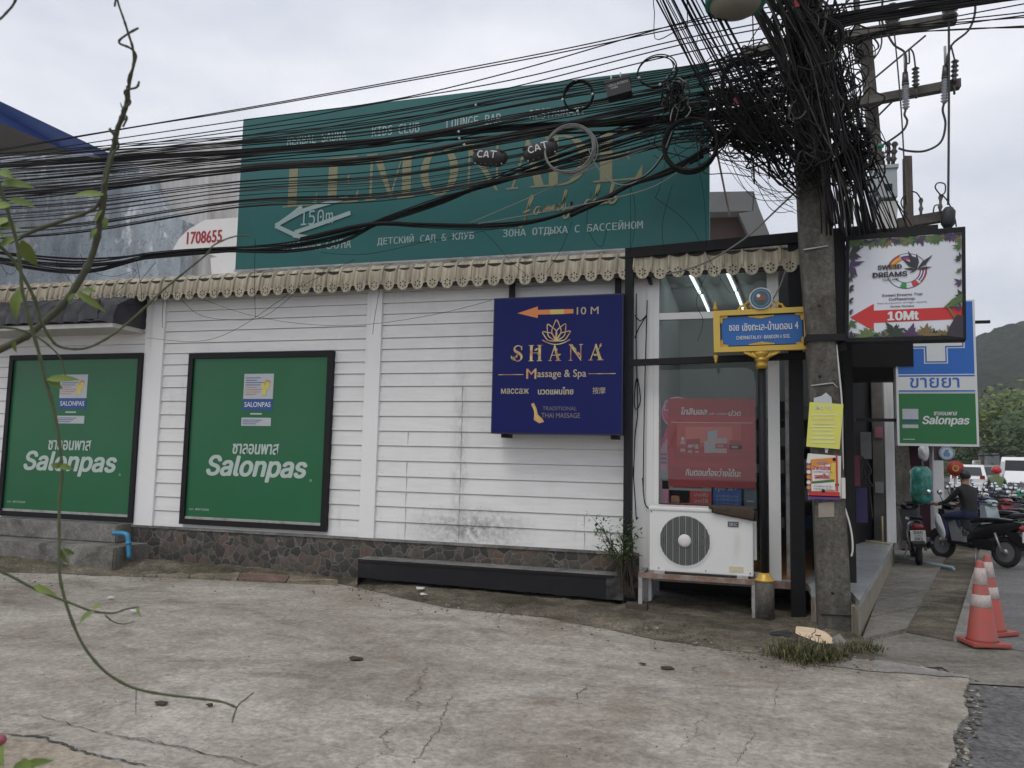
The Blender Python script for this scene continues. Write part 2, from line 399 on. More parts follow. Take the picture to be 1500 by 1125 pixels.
# a Roman serif built from stems, hairlines and bracketed serifs (unit height; x runs 0..width)
def _bar(x0, y0, x1, y1): return [(x0, y0), (x1, y0), (x1, y1), (x0, y1)]
def _ell(cx, cy, rx, ry, ix, iy, a0=0, a1=360, n=26):
    o = [(cx+rx*math.cos(R_(a0+(a1-a0)*i/n)), cy+ry*math.sin(R_(a0+(a1-a0)*i/n))) for i in range(n+1)]
    q = [(cx+ix*math.cos(R_(a0+(a1-a0)*i/n)), cy+iy*math.sin(R_(a0+(a1-a0)*i/n))) for i in range(n+1)]
    return [[o[i], o[i+1], q[i+1], q[i]] for i in range(n)]
def _stem(x, w, y0=0, y1=1, s=.09): return [_bar(x, y0+.035, x+w, y1-.035), _bar(x-s, y1-.035, x+w+s, y1), _bar(x-s, y0, x+w+s, y0+.035)]
SER = {
 'L': (_stem(.1, .17) + [_bar(.36, 0, .66, .035), [(.58, .036), (.66, .036), (.66, .3)]], .7),
 'E': (_stem(.1, .17) + [_bar(.36, 0, .68, .035), _bar(.36, .965, .64, 1), [(.58, .036), (.68, .036), (.68, .28)], [(.56, .964), (.64, .74), (.64, .964)], _bar(.27, .49, .5, .525), [(.5, .38), (.5, .64), (.45, .507)]], .74),
 'M': (_stem(.09, .05, s=.08) + _stem(.72, .17, s=.08) + [[(.14, .964), (.3, .964), (.55, .02), (.49, .02)], [(.52, .0), (.72, .9), (.72, .964), (.5, .1)]], 1.0),
 'O': (_ell(.45, .5, .42, .51, .24, .47), .92),
 'N': (_stem(.1, .045, s=.09) + [[(.02, .964), (.24, .964), (.76, .0), (.71, .0)], _bar(.70, .12, .745, .965), _bar(.61, .965, .84, 1)], .88),
 'A': ([[(.10, .036), (.15, .036), (.46, .9), (.43, 1)], [(.41, 1), (.47, 1), (.80, .036), (.61, .036), (.38, .86)], _bar(.24, .33, .58, .37), _bar(.0, 0, .25, .035), _bar(.52, 0, .9, .035)], .92),
 'D': (_stem(.1, .17, s=.08) + _ell(.34, .5, .5, .5, .32, .462, -90, 90, 18), .9),
 'H': (_stem(.09, .15, s=.08) + _stem(.58, .15, s=.08) + [_bar(.24, .49, .58, .53)], .86),
 'S': ([], .6), 'T': ([_bar(.27, 0.03, .42, .96), _bar(.18, 0, .52, .03), _bar(.0, .96, .7, 1), [(0, .72), (.1, .96), (0, .96)], [(.7, .72), (.7, .96), (.6, .96)]], .72),
}
def _s_shape():
    c = spline([V(p) for p in ((.5, .78, 0), (.42, .95, 0), (.24, .97, 0), (.1, .84, 0), (.14, .66, 0), (.3, .54, 0), (.46, .4, 0), (.5, .2, 0), (.38, .04, 0), (.2, .03, 0), (.08, .2, 0))], 6)
    out = []; k = len(c)
    wd = [.02 + .065*math.exp(-((i/(k-1)-.5)/.2)**2) for i in range(k)]
    q = []
    for i in range(k):
        t = (c[min(i+1, k-1)]-c[max(i-1, 0)]).normalized(); q.append(((c[i].x-t.y*wd[i], c[i].y+t.x*wd[i]), (c[i].x+t.y*wd[i], c[i].y-t.x*wd[i])))
    for i in range(k-1): out.append([q[i][1], q[i+1][1], q[i+1][0], q[i][0]])
    out += [[(.47, .7), (.53, .7), (.53, .97), (.5, .97)], [(.05, .03), (.08, .03), (.11, .3), (.05, .3)]]
    return out
SER['S'] = (_s_shape(), .6)
def serif(fr, mb, word, quads, mat, d=.004):
    """each letter fitted to its own box (a0, b0, a1, b1)"""
    for i, (ch, (a0, b0, a1, b1)) in enumerate(zip(word, quads)):
        polys, w = SER[ch]
        for j, p in enumerate(polys):
            if len(p) > 2: fr.poly(mb, [(a0+(a1-a0)*x/w, b0+(b1-b0)*y) for x, y in p], mat, d + .0004*(j % 9))

# ---------------------------------------------------------------- shared materials
M_con = m_concrete('old_concrete', (.285, .258, .222), (.45, .415, .366), (.145, .124, .098), brown=(.215, .17, .12), spots=.6)
M_asph = m_concrete('asphalt', (.115, .113, .112), (.165, .162, .16), (.075, .074, .073), crack=False, scale=1.6, brown=(.11, .105, .095), spots=.95)
M_road = pm('street_concrete', (.16, .155, .15), .85, .3, 2, stain=(.09, .088, .085), stain_amt=.4, stretch=(.3, 2, 1), bmp=.5, bscale=50)
M_pave = m_concrete('pavement_slab', (.16, .15, .13), (.25, .235, .205), (.085, .08, .062), crack=True, scale=1.6, brown=(.10, .095, .06))
M_kerb = m_concrete('kerb_concrete', (.2, .195, .18), (.29, .28, .26), (.13, .12, .11), crack=False, scale=2)
M_dirt = m_concrete('verge_dirt', (.075, .063, .045), (.22, .19, .145), (.028, .025, .018), crack=False, scale=2.2, spots=1.0, brown=(.055, .06, .026))
M_step = m_concrete('mouldy_step', (.16, .155, .145), (.27, .26, .24), (.055, .053, .047), crack=False, scale=2.2, brown=(.08, .08, .05))
M_side = m_siding(); M_stone = m_stone()
M_white = pm('white_paint', (.76, .76, .75), .5, .06, 2, stain=(.42, .40, .36), stain_amt=.22, stretch=(3, 1, .3))
M_pvc = pm('white_frame', (.70, .70, .68), .4, .05, 3)
M_black = pm('black_steel', (.011, .011, .012), .55, .3, 8, spec=.22)
M_blackp = pm('black_paint_wall', (.013, .012, .015), .6, .3, 5, stain=(.05, .045, .042), stain_amt=.2, spec=.25)
M_dark = pm('dark_void', (.012, .012, .012), .9, .2)
M_cream = pm('cream_metal', (.60, .54, .40), .55, .12, 6, stain=(.15, .12, .08), stain_amt=.40, stretch=(5, 1, .25))
M_steel = pm('galvanised', (.38, .38, .37), .45, .2, 9, metal=.3, stain=(.17, .08, .04), stain_amt=.3)
M_rust = pm('rusty_steel', (.19, .11, .075), .7, .35, 14, stain=(.3, .3, .29), stain_amt=.35)
M_tile = pm('grey_tile', (.33, .35, .35), .25, .12, 3, stain=(.2, .2, .19), stain_amt=.3)
M_skirt = pm('tiled_skirt', (.36, .34, .29), .5, .2, 5, stain=(.16, .13, .09), stain_amt=.5, stretch=(6, 6, .6))
M_pole = pm('pole_concrete', (.145, .135, .115), .88, .35, 5, stain=(.06, .055, .045), stain_amt=.52, stretch=(1.5, 1.5, .6), bmp=.5, bscale=44)
M_glass = m_glass()
M_rub = pm('black_rubber', (.018, .018, .019), .6, .25, 20)

D = 8.14

# ---------------------------------------------------------------- ground
def wob(p, q, n, amp, rnd):
    """a ragged line between two ground points"""
    p, q = V(p), V(q); t = (q-p); nn = V((-t.y, t.x, 0)).normalized(); out = []; w = 0
    for i in range(n):
        w = w*.75 + rnd.uniform(-amp, amp); out.append(p + t*(i/n) + nn*w*(0 if i == 0 else 1))
    return out
rnd = random.Random(3)
g = MB(); g.quad((-450, -40, -.022), (450, -40, -.022), (450, 640, -.022), (-450, 640, -.022), M_asph)
structure(g, 'ground')
# the concrete forecourt with its crumbled right edge
E = [gz(1262, 965), gz(1338, 975), gz(1418, 990), gz(1411, 1020), gz(1418, 1045), gz(1396, 1075), gz(1402, 1105), gz(1378, 1135), gz(1340, 1300)]
edge = [V((1.02, 7.6, 0))]
for a, b in zip(E[:-1], E[1:]): edge += wob(a, b, 26, .007, rnd)
edge += [V((.9, 1, 0)), V((.9, -8, 0)), V((-22, -8, 0)), V((-22, 8.3, 0)), V((.8, 8.3, 0))]
g = MB(); g.prism([p + V((0, 0, -.022)) for p in edge], (0, 0, .022), M_con)
structure(g, 'concrete_forecourt')
# a lighter strip of screed and the lip where the forecourt meets the pavement
g = MB(); pts = []
for a, b in zip([gz(1180, 958, .004), gz(1300, 968, .004), gz(1345, 978, .004), gz(1405, 988, .004)], [gz(1300, 968, .004), gz(1345, 978, .004), gz(1405, 988, .004), gz(1420, 993, .004)]): pts += wob(a, b, 6, .015, rnd)
for a, b in zip([gz(1420, 993, .004), gz(1300, 985, .004)], [gz(1300, 985, .004), gz(1185, 975, .004)]): pts += wob(a, b, 8, .02, rnd)
g.poly([V((p.x, p.y, .005)) for p in pts], M_kerb); structure(g, 'screed_strip')
g = MB(); g.poly([V((p.x, p.y, -.012)) for p in (gz(1262, 975), gz(1278, 930), gz(1345, 912), gz(1500, 912), gz(1620, 960), gz(1500, 1003), gz(1415, 998), gz(1380, 975))], M_pave); structure(g, 'concrete_patch')
# street, kerb, gutter, pavement along the side of the shop
def strip(name, line, mat, z0, z1, lift=None):
    b = MB(); b.prism([V((x, y, z0)) for x, y in line], (0, 0, z1-z0), mat); return structure(b, name)
def lerp(a, b, t): return a + (b-a)*t
kl0, kl1 = gz(1397, 938), gz(1432, 820); kr0, kr1 = gz(1432, 938), gz(1466, 820)
ux = (kl1-kl0).normalized()
far_k = kl0 + ux*60; far_r = kr0 + ux*60
strip('kerb', [(kl0.x, kl0.y), (kr0.x, kr0.y), (far_r.x, far_r.y), (far_k.x, far_k.y)], M_kerb, -.02, .03)
strip('street', [(kr0.x, kr0.y), (kr0.x+.6, kr0.y-.6), (9, 6.5), (60, 80), (far_r.x, far_r.y)], M_road, -.03, -.006)
gl0, gl1 = gz(1328, 925), gz(1380, 830); ug = (gl1-gl0).normalized(); gf = gl0 + ug*9
strip('gutter', [(gl0.x, gl0.y), (kl0.x, kl0.y), (kl0.x+ux.x*20, kl0.y+ux.y*20), (gf.x, gf.y)], M_dirt, -.03, -.004)
g = MB(); rnd2 = random.Random(5)
pA, pB = V((.98, 7.2, 0)), V((2.45, 14.2, 0)); n = 7
for i in range(n):
    t0, t1 = i/n, (i+1)/n - .004
    a, b = lerp(pA, pB, t0), lerp(pA, pB, t1); c, d = lerp(gl0, gf, t1), lerp(gl0, gf, t0)
    tl = rnd2.uniform(-.006, .006)
    g.prism([a+V((0, 0, -.03)), d+V((0, 0, -.03)), c+V((0, 0, -.03)), b+V((0, 0, -.03))], (0, 0, .055+tl), M_pave)
structure(g, 'pavement')
# earth verge that climbs to the foot of the wall
def verge():
    bl = [gz(*p) for p in ((-700, 838), (-200, 838), (0, 838), (200, 845), (500, 856), (650, 890), (800, 905), (950, 935), (1150, 966), (1262, 975))]
    def yb(x):
        for a, b in zip(bl[:-1], bl[1:]):
            if a.x <= x <= b.x: return lerp(a.y, b.y, (x-a.x)/(b.x-a.x))
        return bl[0].y if x < bl[0].x else bl[-1].y
    def zw(x): return max(.03, min(.115, .115 - (x+7.3)*.014)) if x < -1 else .03
    rn = random.Random(11); b = MB(); nx, ny = 420, 30; vs = []
    from mathutils import noise as NZ
    for i in range(nx+1):
        x = -15 + 15.98*i/nx; y0 = yb(x) + .07*NZ.noise(V((x*2.3, 1, 0))) + .03*NZ.noise(V((x*9, 4, 0)))
        for j in range(ny+1):
            t = j/ny; y = lerp(y0, 8.6, t)
            z = .003 + zw(x)*min(1, t*3.2)**1.1 + (0 if j == 0 else .022*NZ.noise(V((x*3, y*3, 2))) + .016*NZ.noise(V((x*9, y*9, 5))) + .012*NZ.noise(V((x*23, y*23, 8))))
            vs.append((x, y, max(.001, z)))
    b.add(vs, [(i*(ny+1)+j, (i+1)*(ny+1)+j, (i+1)*(ny+1)+j+1, i*(ny+1)+j+1) for i in range(nx) for j in range(ny)], M_dirt, True)
    structure(b, 'dirt_verge')
verge()
# worn red and cream painted kerb slabs lying flush in the verge
M_pk = m_concrete('painted_kerb_cream', (.17, .145, .105), (.33, .29, .215), (.075, .065, .048), crack=False, scale=4.5, spots=.9, brown=(.10, .085, .06))
M_pr = m_concrete('painted_kerb_red', (.17, .115, .09), (.25, .16, .13), (.075, .065, .048), crack=False, scale=4.5, spots=.9, brown=(.10, .085, .06))
g = MB(); xs = [-7.3, -6.5, -5.85, -5.1, -4.15]
for i in range(4):
    a, b = gz(213+i*71, 824+i*6.3, .068), gz(213+(i+1)*71-2, 824+(i+1)*6.3, .068)
    c, d = gz(213+(i+1)*71-8, 842+(i+1)*3.2, .022), gz(213+i*71-6, 842+i*3.2, .022)
    lo = V((0, 0, -.12)); q = [a, b, c, d]
    g.add([p+lo for p in q]+q, ((7, 6, 5, 4), (0, 1, 5, 4), (1, 2, 6, 5), (2, 3, 7, 6), (3, 0, 4, 7)), (M_pr, M_pk)[i % 2] if i else M_pk)
structure(g, 'painted_kerb')
# sandy patch and long cracks at the lower left of the forecourt
g = MB(); M_sand = m_concrete('sandy_patch', (.34, .29, .23), (.46, .40, .33), (.2, .17, .13), crack=False, scale=2, brown=(.24, .18, .13))
ln = [gz(-120, 1072), gz(0, 1078), gz(60, 1086), gz(120, 1106), gz(200, 1130), gz(280, 1150)]
pts = []
for a, b in zip(ln[:-1], ln[1:]): pts += wob(a, b, 9, .018, rnd)
pts += [gz(280, 1150), gz(250, 1400), gz(-300, 1400)]
g.poly([V((p.x, p.y, .004)) for p in pts], M_sand); structure(g, 'sandy_patch')
M_crack = pm('crack_dirt', (.06, .054, .045), .95, .3)
def crack(pix, w, seed):
    rr = random.Random(seed); P_ = [gz(*p) for p in pix]; line = []
    for a, b in zip(P_[:-1], P_[1:]): line += wob(a, b, 12, .010, rr)
    line.append(P_[-1]); L_, R2 = [], []
    for i, q in enumerate(line):
        t = (line[min(i+1, len(line)-1)]-line[max(i-1, 0)]).normalized(); nn = V((-t.y, t.x, 0))
        ww = w*.48*rr.uniform(.2, 1.25)*min(1, .08+i/8, .08+(len(line)-1-i)/8)
        L_.append(V((q.x, q.y, .0065))+nn*ww); R2.append(V((q.x, q.y, .0065))-nn*ww)
    k = len(line); return L_+R2, [(k+i, k+i+1, i+1, i) for i in range(k-1)]
g = MB()
for i, (pix, w) in enumerate(((((-60, 1072), (20, 1078), (70, 1084), (110, 1100), (160, 1112), (240, 1128)), .016), (((0, 1046), (60, 1050), (130, 1070), (200, 1082), (280, 1102), (380, 1125)), .006),
        (((165, 1080), (230, 1090), (330, 1110), (420, 1130)), .007), (((675, 1015), (655, 1030), (648, 1050), (638, 1075), (620, 1100), (590, 1125)), .005), (((870, 1000), (850, 1015), (835, 1035)), .006),
        (((1090, 1060), (1105, 1080), (1085, 1110), (1075, 1135)), .004), (((60, 1015), (130, 1000), (200, 975), (300, 948)), .004), (((1145, 1000), (1138, 1020), (1130, 1045)), .004), (((350, 925), (420, 915), (520, 900)), .003), (((1300, 985), (1320, 1010), (1310, 1040)), .003))):
    vs, fs = crack(pix, w, i); g.add(vs, fs, M_crack)
structure(g, 'pavement_cracks')

# ---------------------------------------------------------------- the white shop building
shop = thing('shop_building', (-4, D, 0), 'single storey white boarded shop building with a cream scalloped eave and stone plinth', 'building')
ZL = [3.5, 3.36, 3.229, 3.099, 2.968, 2.817, 2.685, 2.541, 2.40, 2.249, 2.076, 1.903, 1.732, 1.563, 1.391, 1.214, 1.043, .871, .70, .5]
def siding(x0, x1):
    b = MB(); prof = []
    for zt, zb in zip(ZL[:-1], ZL[1:]): prof += [(D-.004, zt), (D-.018, zb+.010), (D+.012, zb+.009), (D+.012, zb)]
    k = len(prof)
    vs = [(x0, y, z) for y, z in prof] + [(x1, y, z) for y, z in prof]
    b.add(vs, [(i, i+1, k+i+1, k+i) for i in range(k-1)], M_side)
    rn = random.Random(int(x0*10)); Mj = pm('board_joint', (.42, .41, .39), .8, .2)
    for i, (zt, zb) in enumerate(zip(ZL[:-1], ZL[1:])):          # butt joints and nail heads
        for px, lo_, hi_ in ((598, 12, 19), (676, 9, 19), (858, 17, 19)):
            x = at(px, 650, D).x + rn.uniform(-.003, .003)
            if x0+.05 < x < x1-.05 and lo_ <= i < hi_ and rn.random() < .85: b.box((x-.0008, D-.0193, zb+.012), (x+.0008, D-.006, zt-.004), Mj)
        x = x0 + .06
        while x < x1-.03:
            for e in (0,): b.lathe([(.005, 0), (.005, -.002)], V((x+rn.uniform(-.01, .01), D-.0145, zb+.045)), Mj, 6, 'Y')
            x += .6
    return b.build('siding', shop)
xp1a, xp1b = at(213, 545, D).x, at(240, 545, D).x
xp2a, xp2b = at(536, 560, D).x, at(558, 560, D).x
siding(-15, xp1a); siding(xp1b, xp2a); siding(xp2b, -1.12)
for a, b_ in ((xp1a, xp1b), (xp2a, xp2b)):
    b = MB(); b.bbox((a, D-.045, .5), (b_, D+.05, 3.5), M_white, .006); b.build('pilaster', shop)
b = MB(); b.box((-1.115, D-.03, .3), (-.875, D+.12, 3.5), M_white); b.box((-.93, D-.05, .3), (-.86, D-.028, 3.45), M_pvc); b.build('corner_post', shop)
b = MB(); b.box((-15, D+.03, -.1), (-.88, D+.28, 3.66), M_white); b.box((-15, D+.28, 3.3), (-.9, D+4.5, 3.68), M_white); b.box((-.9, D+.05, 3.615), (.98, D+4.5, 3.68), M_white); b.build('wall', shop)
# plinth of crazy paving
b = MB(); b.box((xp1a+.02, D-.06, -.05), (-1.0, D+.03, .49), M_stone); b.box((xp1a, D-.075, .49), (-1.0, D+.03, .515), M_step); b.build('plinth', shop)
# eave: rolled cream sheet with scalloped, pierced valance
def valance():
    b = MB(); pitch_ = .1805; xh = -1.139; rn = random.Random(4)
    prof = [(D+.02, 3.675), (D-.10, 3.668), (D-.165, 3.645), (D-.205, 3.60), (D-.228, 3.545), (D-.236, 3.475)]
    i0 = -78; i1 = 9
    for i in range(i0, i1+1):
        xc = xh + i*pitch_; x0, x1 = xc-pitch_/2, xc+pitch_/2
        dy = rn.uniform(-.004, .004); dz = rn.uniform(-.006, .006)
        pr = [(y+dy, z+dz) for y, z in prof]; k = len(pr)
        # gently cupped roll, then the flat pierced tongue
        nx = 5; vs = []
        for q in range(nx):
            t = q/(nx-1); cup = .014*(1-(2*t-1)**2)
            vs += [(lerp(x0, x1, t), y+cup, z) for y, z in pr]
        b.add(vs, [(q*k+j, q*k+j+1, (q+1)*k+j+1, (q+1)*k+j) for q in range(nx-1) for j in range(k-1)], M_cream, True)
        # rib
        b.tube([V((x0, y-.006, z)) for y, z in pr] + [V((x0, pr[-1][0]-.004, 3.43+dz))], .0135, M_cream, 6)
        # tongue with a ring of drops
        bm = bmesh.new(); yy = pr[-1][0]
        zt = 3.475+dz; out = [(x0, zt), (x0, 3.415+dz)]
        for q in range(13):
            a = math.pi*(1 - q/12); out.append((xc+.066*math.cos(a), 3.405+dz-.066*math.sin(a)))
        out += [(x1, 3.415+dz), (x1, zt)]
        loops = [out]; hc = 3.408+dz
        for q in range(6):
            a = q*math.pi/3 + .52; lp = []
            for tt in range(7):
                th = 2*math.pi*tt/7; rr, ss = .031 + .0115*math.cos(th), .0085*math.sin(th)
                lp.append((xc + rr*math.cos(a)-ss*math.sin(a), hc + rr*math.sin(a)+ss*math.cos(a)))
            loops.append(lp)
        edges = []
        for lp in loops:
            vv = [bm.verts.new((x, yy+.012*(1 if 0 else 0), z)) for x, z in lp]
            edges += [bm.edges.new((vv[j], vv[(j+1) % len(vv)])) for j in range(len(vv))]
        bmesh.ops.triangle_fill(bm, use_beauty=True, edges=edges)
        b.bm(bm, M_cream)
    b.build('eave_valance', shop)
    b = MB(); b.box((-15, D-.205, 3.372), (.72, D-.18, 3.60), pm('valance_shade_backing', (.045, .038, .03), .8, .3)); b.build('valance_shade_backing', shop)  # dark sheet added behind the piercings so they read as shaded
valance()
# dark tiled canopy over the left board
def canopy():
    b = MB(); Mc = pm('canopy_tile', (.022, .022, .027), .45, .3, 7, stain=(.055, .055, .06), stain_amt=.35); xr = xp1a - .03
    x = -15.0; w = .235; prof = [(D-.02, 3.42), (D-.30, 3.37), (D-.50, 3.25), (D-.56, 3.10), (D-.56, 3.02)]
    while x < xr-.3:
        nq = 7; vs = []
        for q in range(nq):
            t = q/(nq-1); h = .035*math.sin(math.pi*t)**.7
            vs += [(x+w*t, y-h, z+h*.5) for y, z in prof]
        k = len(prof); b.add(vs, [(q*k+j, q*k+j+1, (q+1)*k+j+1, (q+1)*k+j) for q in range(nq-1) for j in range(k-1)], Mc, True); x += w
    b.prism([V((x, y, z)) for y, z in prof] + [V((x, D, 3.02))], (xr-x, 0, 0), Mc)
    b.box((xr-.42, D-.60, 3.06), (xr-.2, D-.565, 3.3), Mc)
    b.box((-15, D-.54, 2.96), (xr-.02, D-.01, 3.015), pm('pale_soffit', (.5, .49, .46), .7, .1, 3)); b.build('canopy', shop)
canopy()
# shop front on the right: glazed bay, transom, fascia, interior
def shopfront():
    xl, xr = -.86, at(1133, 640, D).x
    b = MB()
    for x0, x1 in ((xl, xl+.055), (xr-.05, xr+.06)): b.box((x0, D-.04, .3), (x1, D+.03, 3.60), M_pvc)
    zt = at(1010, 463, D).z
    b.box((xl+.055, D-.03, zt-.035), (xr-.05, D+.025, zt+.035), M_pvc); b.box((xl+.055, D-.03, .3), (xr-.05, D+.025, .39), M_pvc)
    b.box((xl+.055, D-.03, 3.50), (xr-.05, D+.025, 3.60), M_pvc); b.build('window_frame', shop)
    for z0, z1 in ((.39, zt-.035), (zt+.035, 3.50)):
        b = MB(); b.quad((xl+.055, D, z0), (xr-.05, D, z0), (xr-.05, D, z1), (xl+.055, D, z1), M_glass); b.build('window_pane', shop)
    # sliding door leaves behind, with an aluminium stile and a bright handle
    b = MB(); xa = at(1150, 640, D+.35).x
    b.box((xa, D+.3, .33), (xa+.05, D+.36, 2.9), M_steel); b.box((xa+.1, D+.55, .33), (xa+.14, D+.6, 2.9), M_steel)
    b.box((xa+.3, D+.9, .33), (xa+.36, D+.96, 2.9), M_dark); b.build('door_frame', shop)
    Mw = pm('shop_wall', (.62, .64, .63), .7, .1, 2); Mcl = pm('shop_ceiling', (.55, .57, .56), .7, .06, 2)
    b = MB(); b.box((-.84, 11.0, .33), (1.12, 11.1, 3.57), Mw); b.box((1.06, 9.4, .33), (1.12, 11.0, 3.57), M_dark); b.box((-.84, D+.1, .33), (-.80, 11, 3.57), Mw)
    b.build('inner_wall', shop)
    b = MB(); b.box((-.84, D+.06, 3.575), (1.1, 11.05, 3.61), Mcl); b.build('ceiling', shop)
    b = MB(); Mo = pm('brown_floor_tile', (.46, .20, .09), .25, .2, 3)
    b.quad((-.8, D+.05, .336), (.62, D+.05, .336), (1.05, 11, .336), (-.8, 11, .336), Mo); b.build('inner_floor', shop)
    Mt = m_emit('tube_light', (.75, .9, .88), 1.9); Mcan = pm('lamp_body', (.6, .6, .6), .5)
    for p, q in (((1011, 402), (1025, 429)), ((1028, 433), (1038, 456)), ((1065, 399), (1077, 425)), ((1079, 429), (1088, 452))):
        zc = 3.50; a, c = gz(*p, zc), gz(*q, zc); dd = (c-a).normalized()
        f = MB(); f.tube([a-dd*.04+V((0, 0, .05)), c+dd*.04+V((0, 0, .05))], .035, Mcan, 8); fo = f.build('ceiling_light', shop)
        f = MB(); f.tube([a, c], .017, Mt, 8); f.build('tube', fo)
    # shelves seen through the glass
    Ms = pm('shelf', (.10, .10, .10), .6, .2); rn = random.Random(2); Mb = [pm('stock_%s' % n, c, .6, .2) for n, c in (('white', (.4, .42, .42)), ('teal', (.1, .2, .2)), ('dark', (.05, .06, .06)), ('blue', (.06, .1, .2)))]
    sh = thing('shop_shelf', (.0, 10.6, .34), 'dark shelf unit stocked with boxes behind the shop window', 'shelf')
    b = MB(); b.box((-.75, 10.85, .34), (.9, 10.9, 2.2), Ms)
    for z in (.6, .95, 1.3, 1.65, 2.0): b.box((-.75, 10.5, z), (.9, 10.85, z+.03), Ms)
    b.build('rack', sh); b = MB()
    for z in (.63, .98, 1.33, 1.68, 2.03):
        x = -.72
        while x < .8:
            w = rn.uniform(.06, .16); b.box((x, 10.55, z+.002), (x+w*.92, 10.75, z+rn.uniform(.1, .24)), rn.choice(Mb)); x += w
    b.build('stock', sh)
shopfront()
# tiled platform, hollow below at the front
b = MB(); top = [V((.965, 7.22, 0)), V((2.2, 12.75, 0)), V((2.42, 14.0, 0)), V((-.8, 14.0, 0)), V((-.8, 8.02, 0)), V((.62, 8.02, 0)), V((.62, 7.7, 0)), V((.955, 7.7, 0))]
b.prism([p+V((0, 0, .26)) for p in top], (0, 0, .07), M_tile); b.build('platform', shop)
b = MB(); sk = [V((.955, 7.21, -.03)), V((2.19, 12.76, -.03)), V((2.41, 14.0, -.03)), V((2.3, 14.0, -.03)), V((2.07, 12.76, -.03)), V((.83, 7.72, -.03)), V((.62, 7.72, -.03)), V((.62, 7.68, -.03)), V((.85, 7.68, -.03))]
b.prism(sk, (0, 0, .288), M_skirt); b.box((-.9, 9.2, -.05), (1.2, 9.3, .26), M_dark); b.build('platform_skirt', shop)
b = MB(); b.box((-.86, 7.99, .27), (.64, 8.018, .335), M_rust); b.build('edge_angle', shop)
# side front along the street: dark open bays, columns, lintel with a small dark valance
def sidefront():
    u = V((1.235, 5.54, 0)).normalized(); nrm = V((u.y, -u.x, 0))
    base = V((1.15, 9.6, 0))
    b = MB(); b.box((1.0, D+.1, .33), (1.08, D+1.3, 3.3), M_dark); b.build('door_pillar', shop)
    Mdk = pm('shaded_bay', (.010, .0095, .010), .6, .4, 6, spec=.15); Mgl = m_glass('dark_door_glass', (.25, .27, .28), base=.06)  # near-black colour holds the shade of the open bays and lintel
    a = at(1238, 700, 11.6); c = at(1284, 700, 13.2)
    b = MB(); b.quad((a.x, a.y, .33), (c.x, c.y, .33), (c.x, c.y, 2.75), (a.x, a.y, 2.75), Mdk)  # dark sheet standing in for the shaded shop interior
    b.box((a.x-.5, a.y-.02, 2.62), (c.x+.3, a.y+.25, 3.3), Mdk); b.build('bay_shade_panel', shop)
    cc = at(1291, 650, 12.9)
    b = MB(); b.box((cc.x-.13, 12.85, .33), (cc.x+.02, 13.1, 2.9), pm('grey_column', (.11, .105, .095), .8, .25, 4, stain=(.2, .19, .17), stain_amt=.3)); b.build('column', shop)
    c2 = at(1302, 650, 12.55)
    b = MB(); b.bbox((c2.x-.065, 12.49, .33), (c2.x+.065, 12.62, 3.05), M_white, .01); b.build('column', shop)
    tag(shop.children[-1], 'white painted column at the outer edge of the platform')
    b = MB(); xo = at(1224, 530, 11.0).x
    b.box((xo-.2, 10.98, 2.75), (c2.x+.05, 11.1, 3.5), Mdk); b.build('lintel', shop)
    # notices and clutter in the doorway
    Mn = pm('grey_paper', (.3, .3, .3), .7, .2); Mp2 = pm('pink_paper', (.32, .12, .16), .7, .2); Mv = pm('violet_cloth', (.05, .04, .12), .8, .3)
    for nm, px0, py0, px1, py1, Y, m, lab in (('notice', 1281, 625, 1293, 641, 12.83, Mp2, 'pink and grey notice taped to the dark column by the shop door'), ('notice', 1282, 706, 1294, 722, 12.83, Mn, 'small grey notice low on the dark column by the shop door'),
            ('poster', 1261, 633, 1276, 672, 12.3, pm('faded_poster', (.2, .2, .19), .6, .4, 5), 'tall faded grey poster hanging in the dark shop doorway'), ('poster', 1250, 667, 1259, 712, 12.0, pm('red_poster', (.16, .03, .05), .6, .3), 'narrow dark red poster in the dark shop doorway'),
            ('curtain', 1252, 715, 1270, 765, 12.1, Mv, 'dark violet cloth hanging low in the shop doorway')):
        p, q = at(px0, py1, Y), at(px1, py0, Y); b = MB(); b.box((p.x, Y-.01, p.z), (q.x, Y, q.z), m)
        tag(b.build(nm), lab, 'poster' if nm != 'curtain' else 'cloth')
    b = MB(); p = [at(x, y, 12.2) for x, y in ((1262, 668), (1276, 690), (1264, 705), (1278, 712), (1266, 695), (1270, 680), (1274, 722), (1278, 760))]
    b.tube(spline(p, 6), .012, M_rub, 5); tag(b.build('looped_cable'), 'loops of dark cable hanging in the shop doorway', 'cable')
    b = MB(); z = .34; p, q = gz(1243, 789, z), gz(1304, 797, z); b.tube([p, q], .015, pm('yellow_pipe', (.42, .36, .2), .5), 6)
    r = gz(1293, 795, z); b.tube([r, r+V((0, 0, .38))], .013, pm('yellow_pipe', (.42, .36, .2), .5), 6); tag(b.build('yellow_pipe'), 'thin yellowish pipe along the platform floor with a short upright', 'pipe')
sidefront()

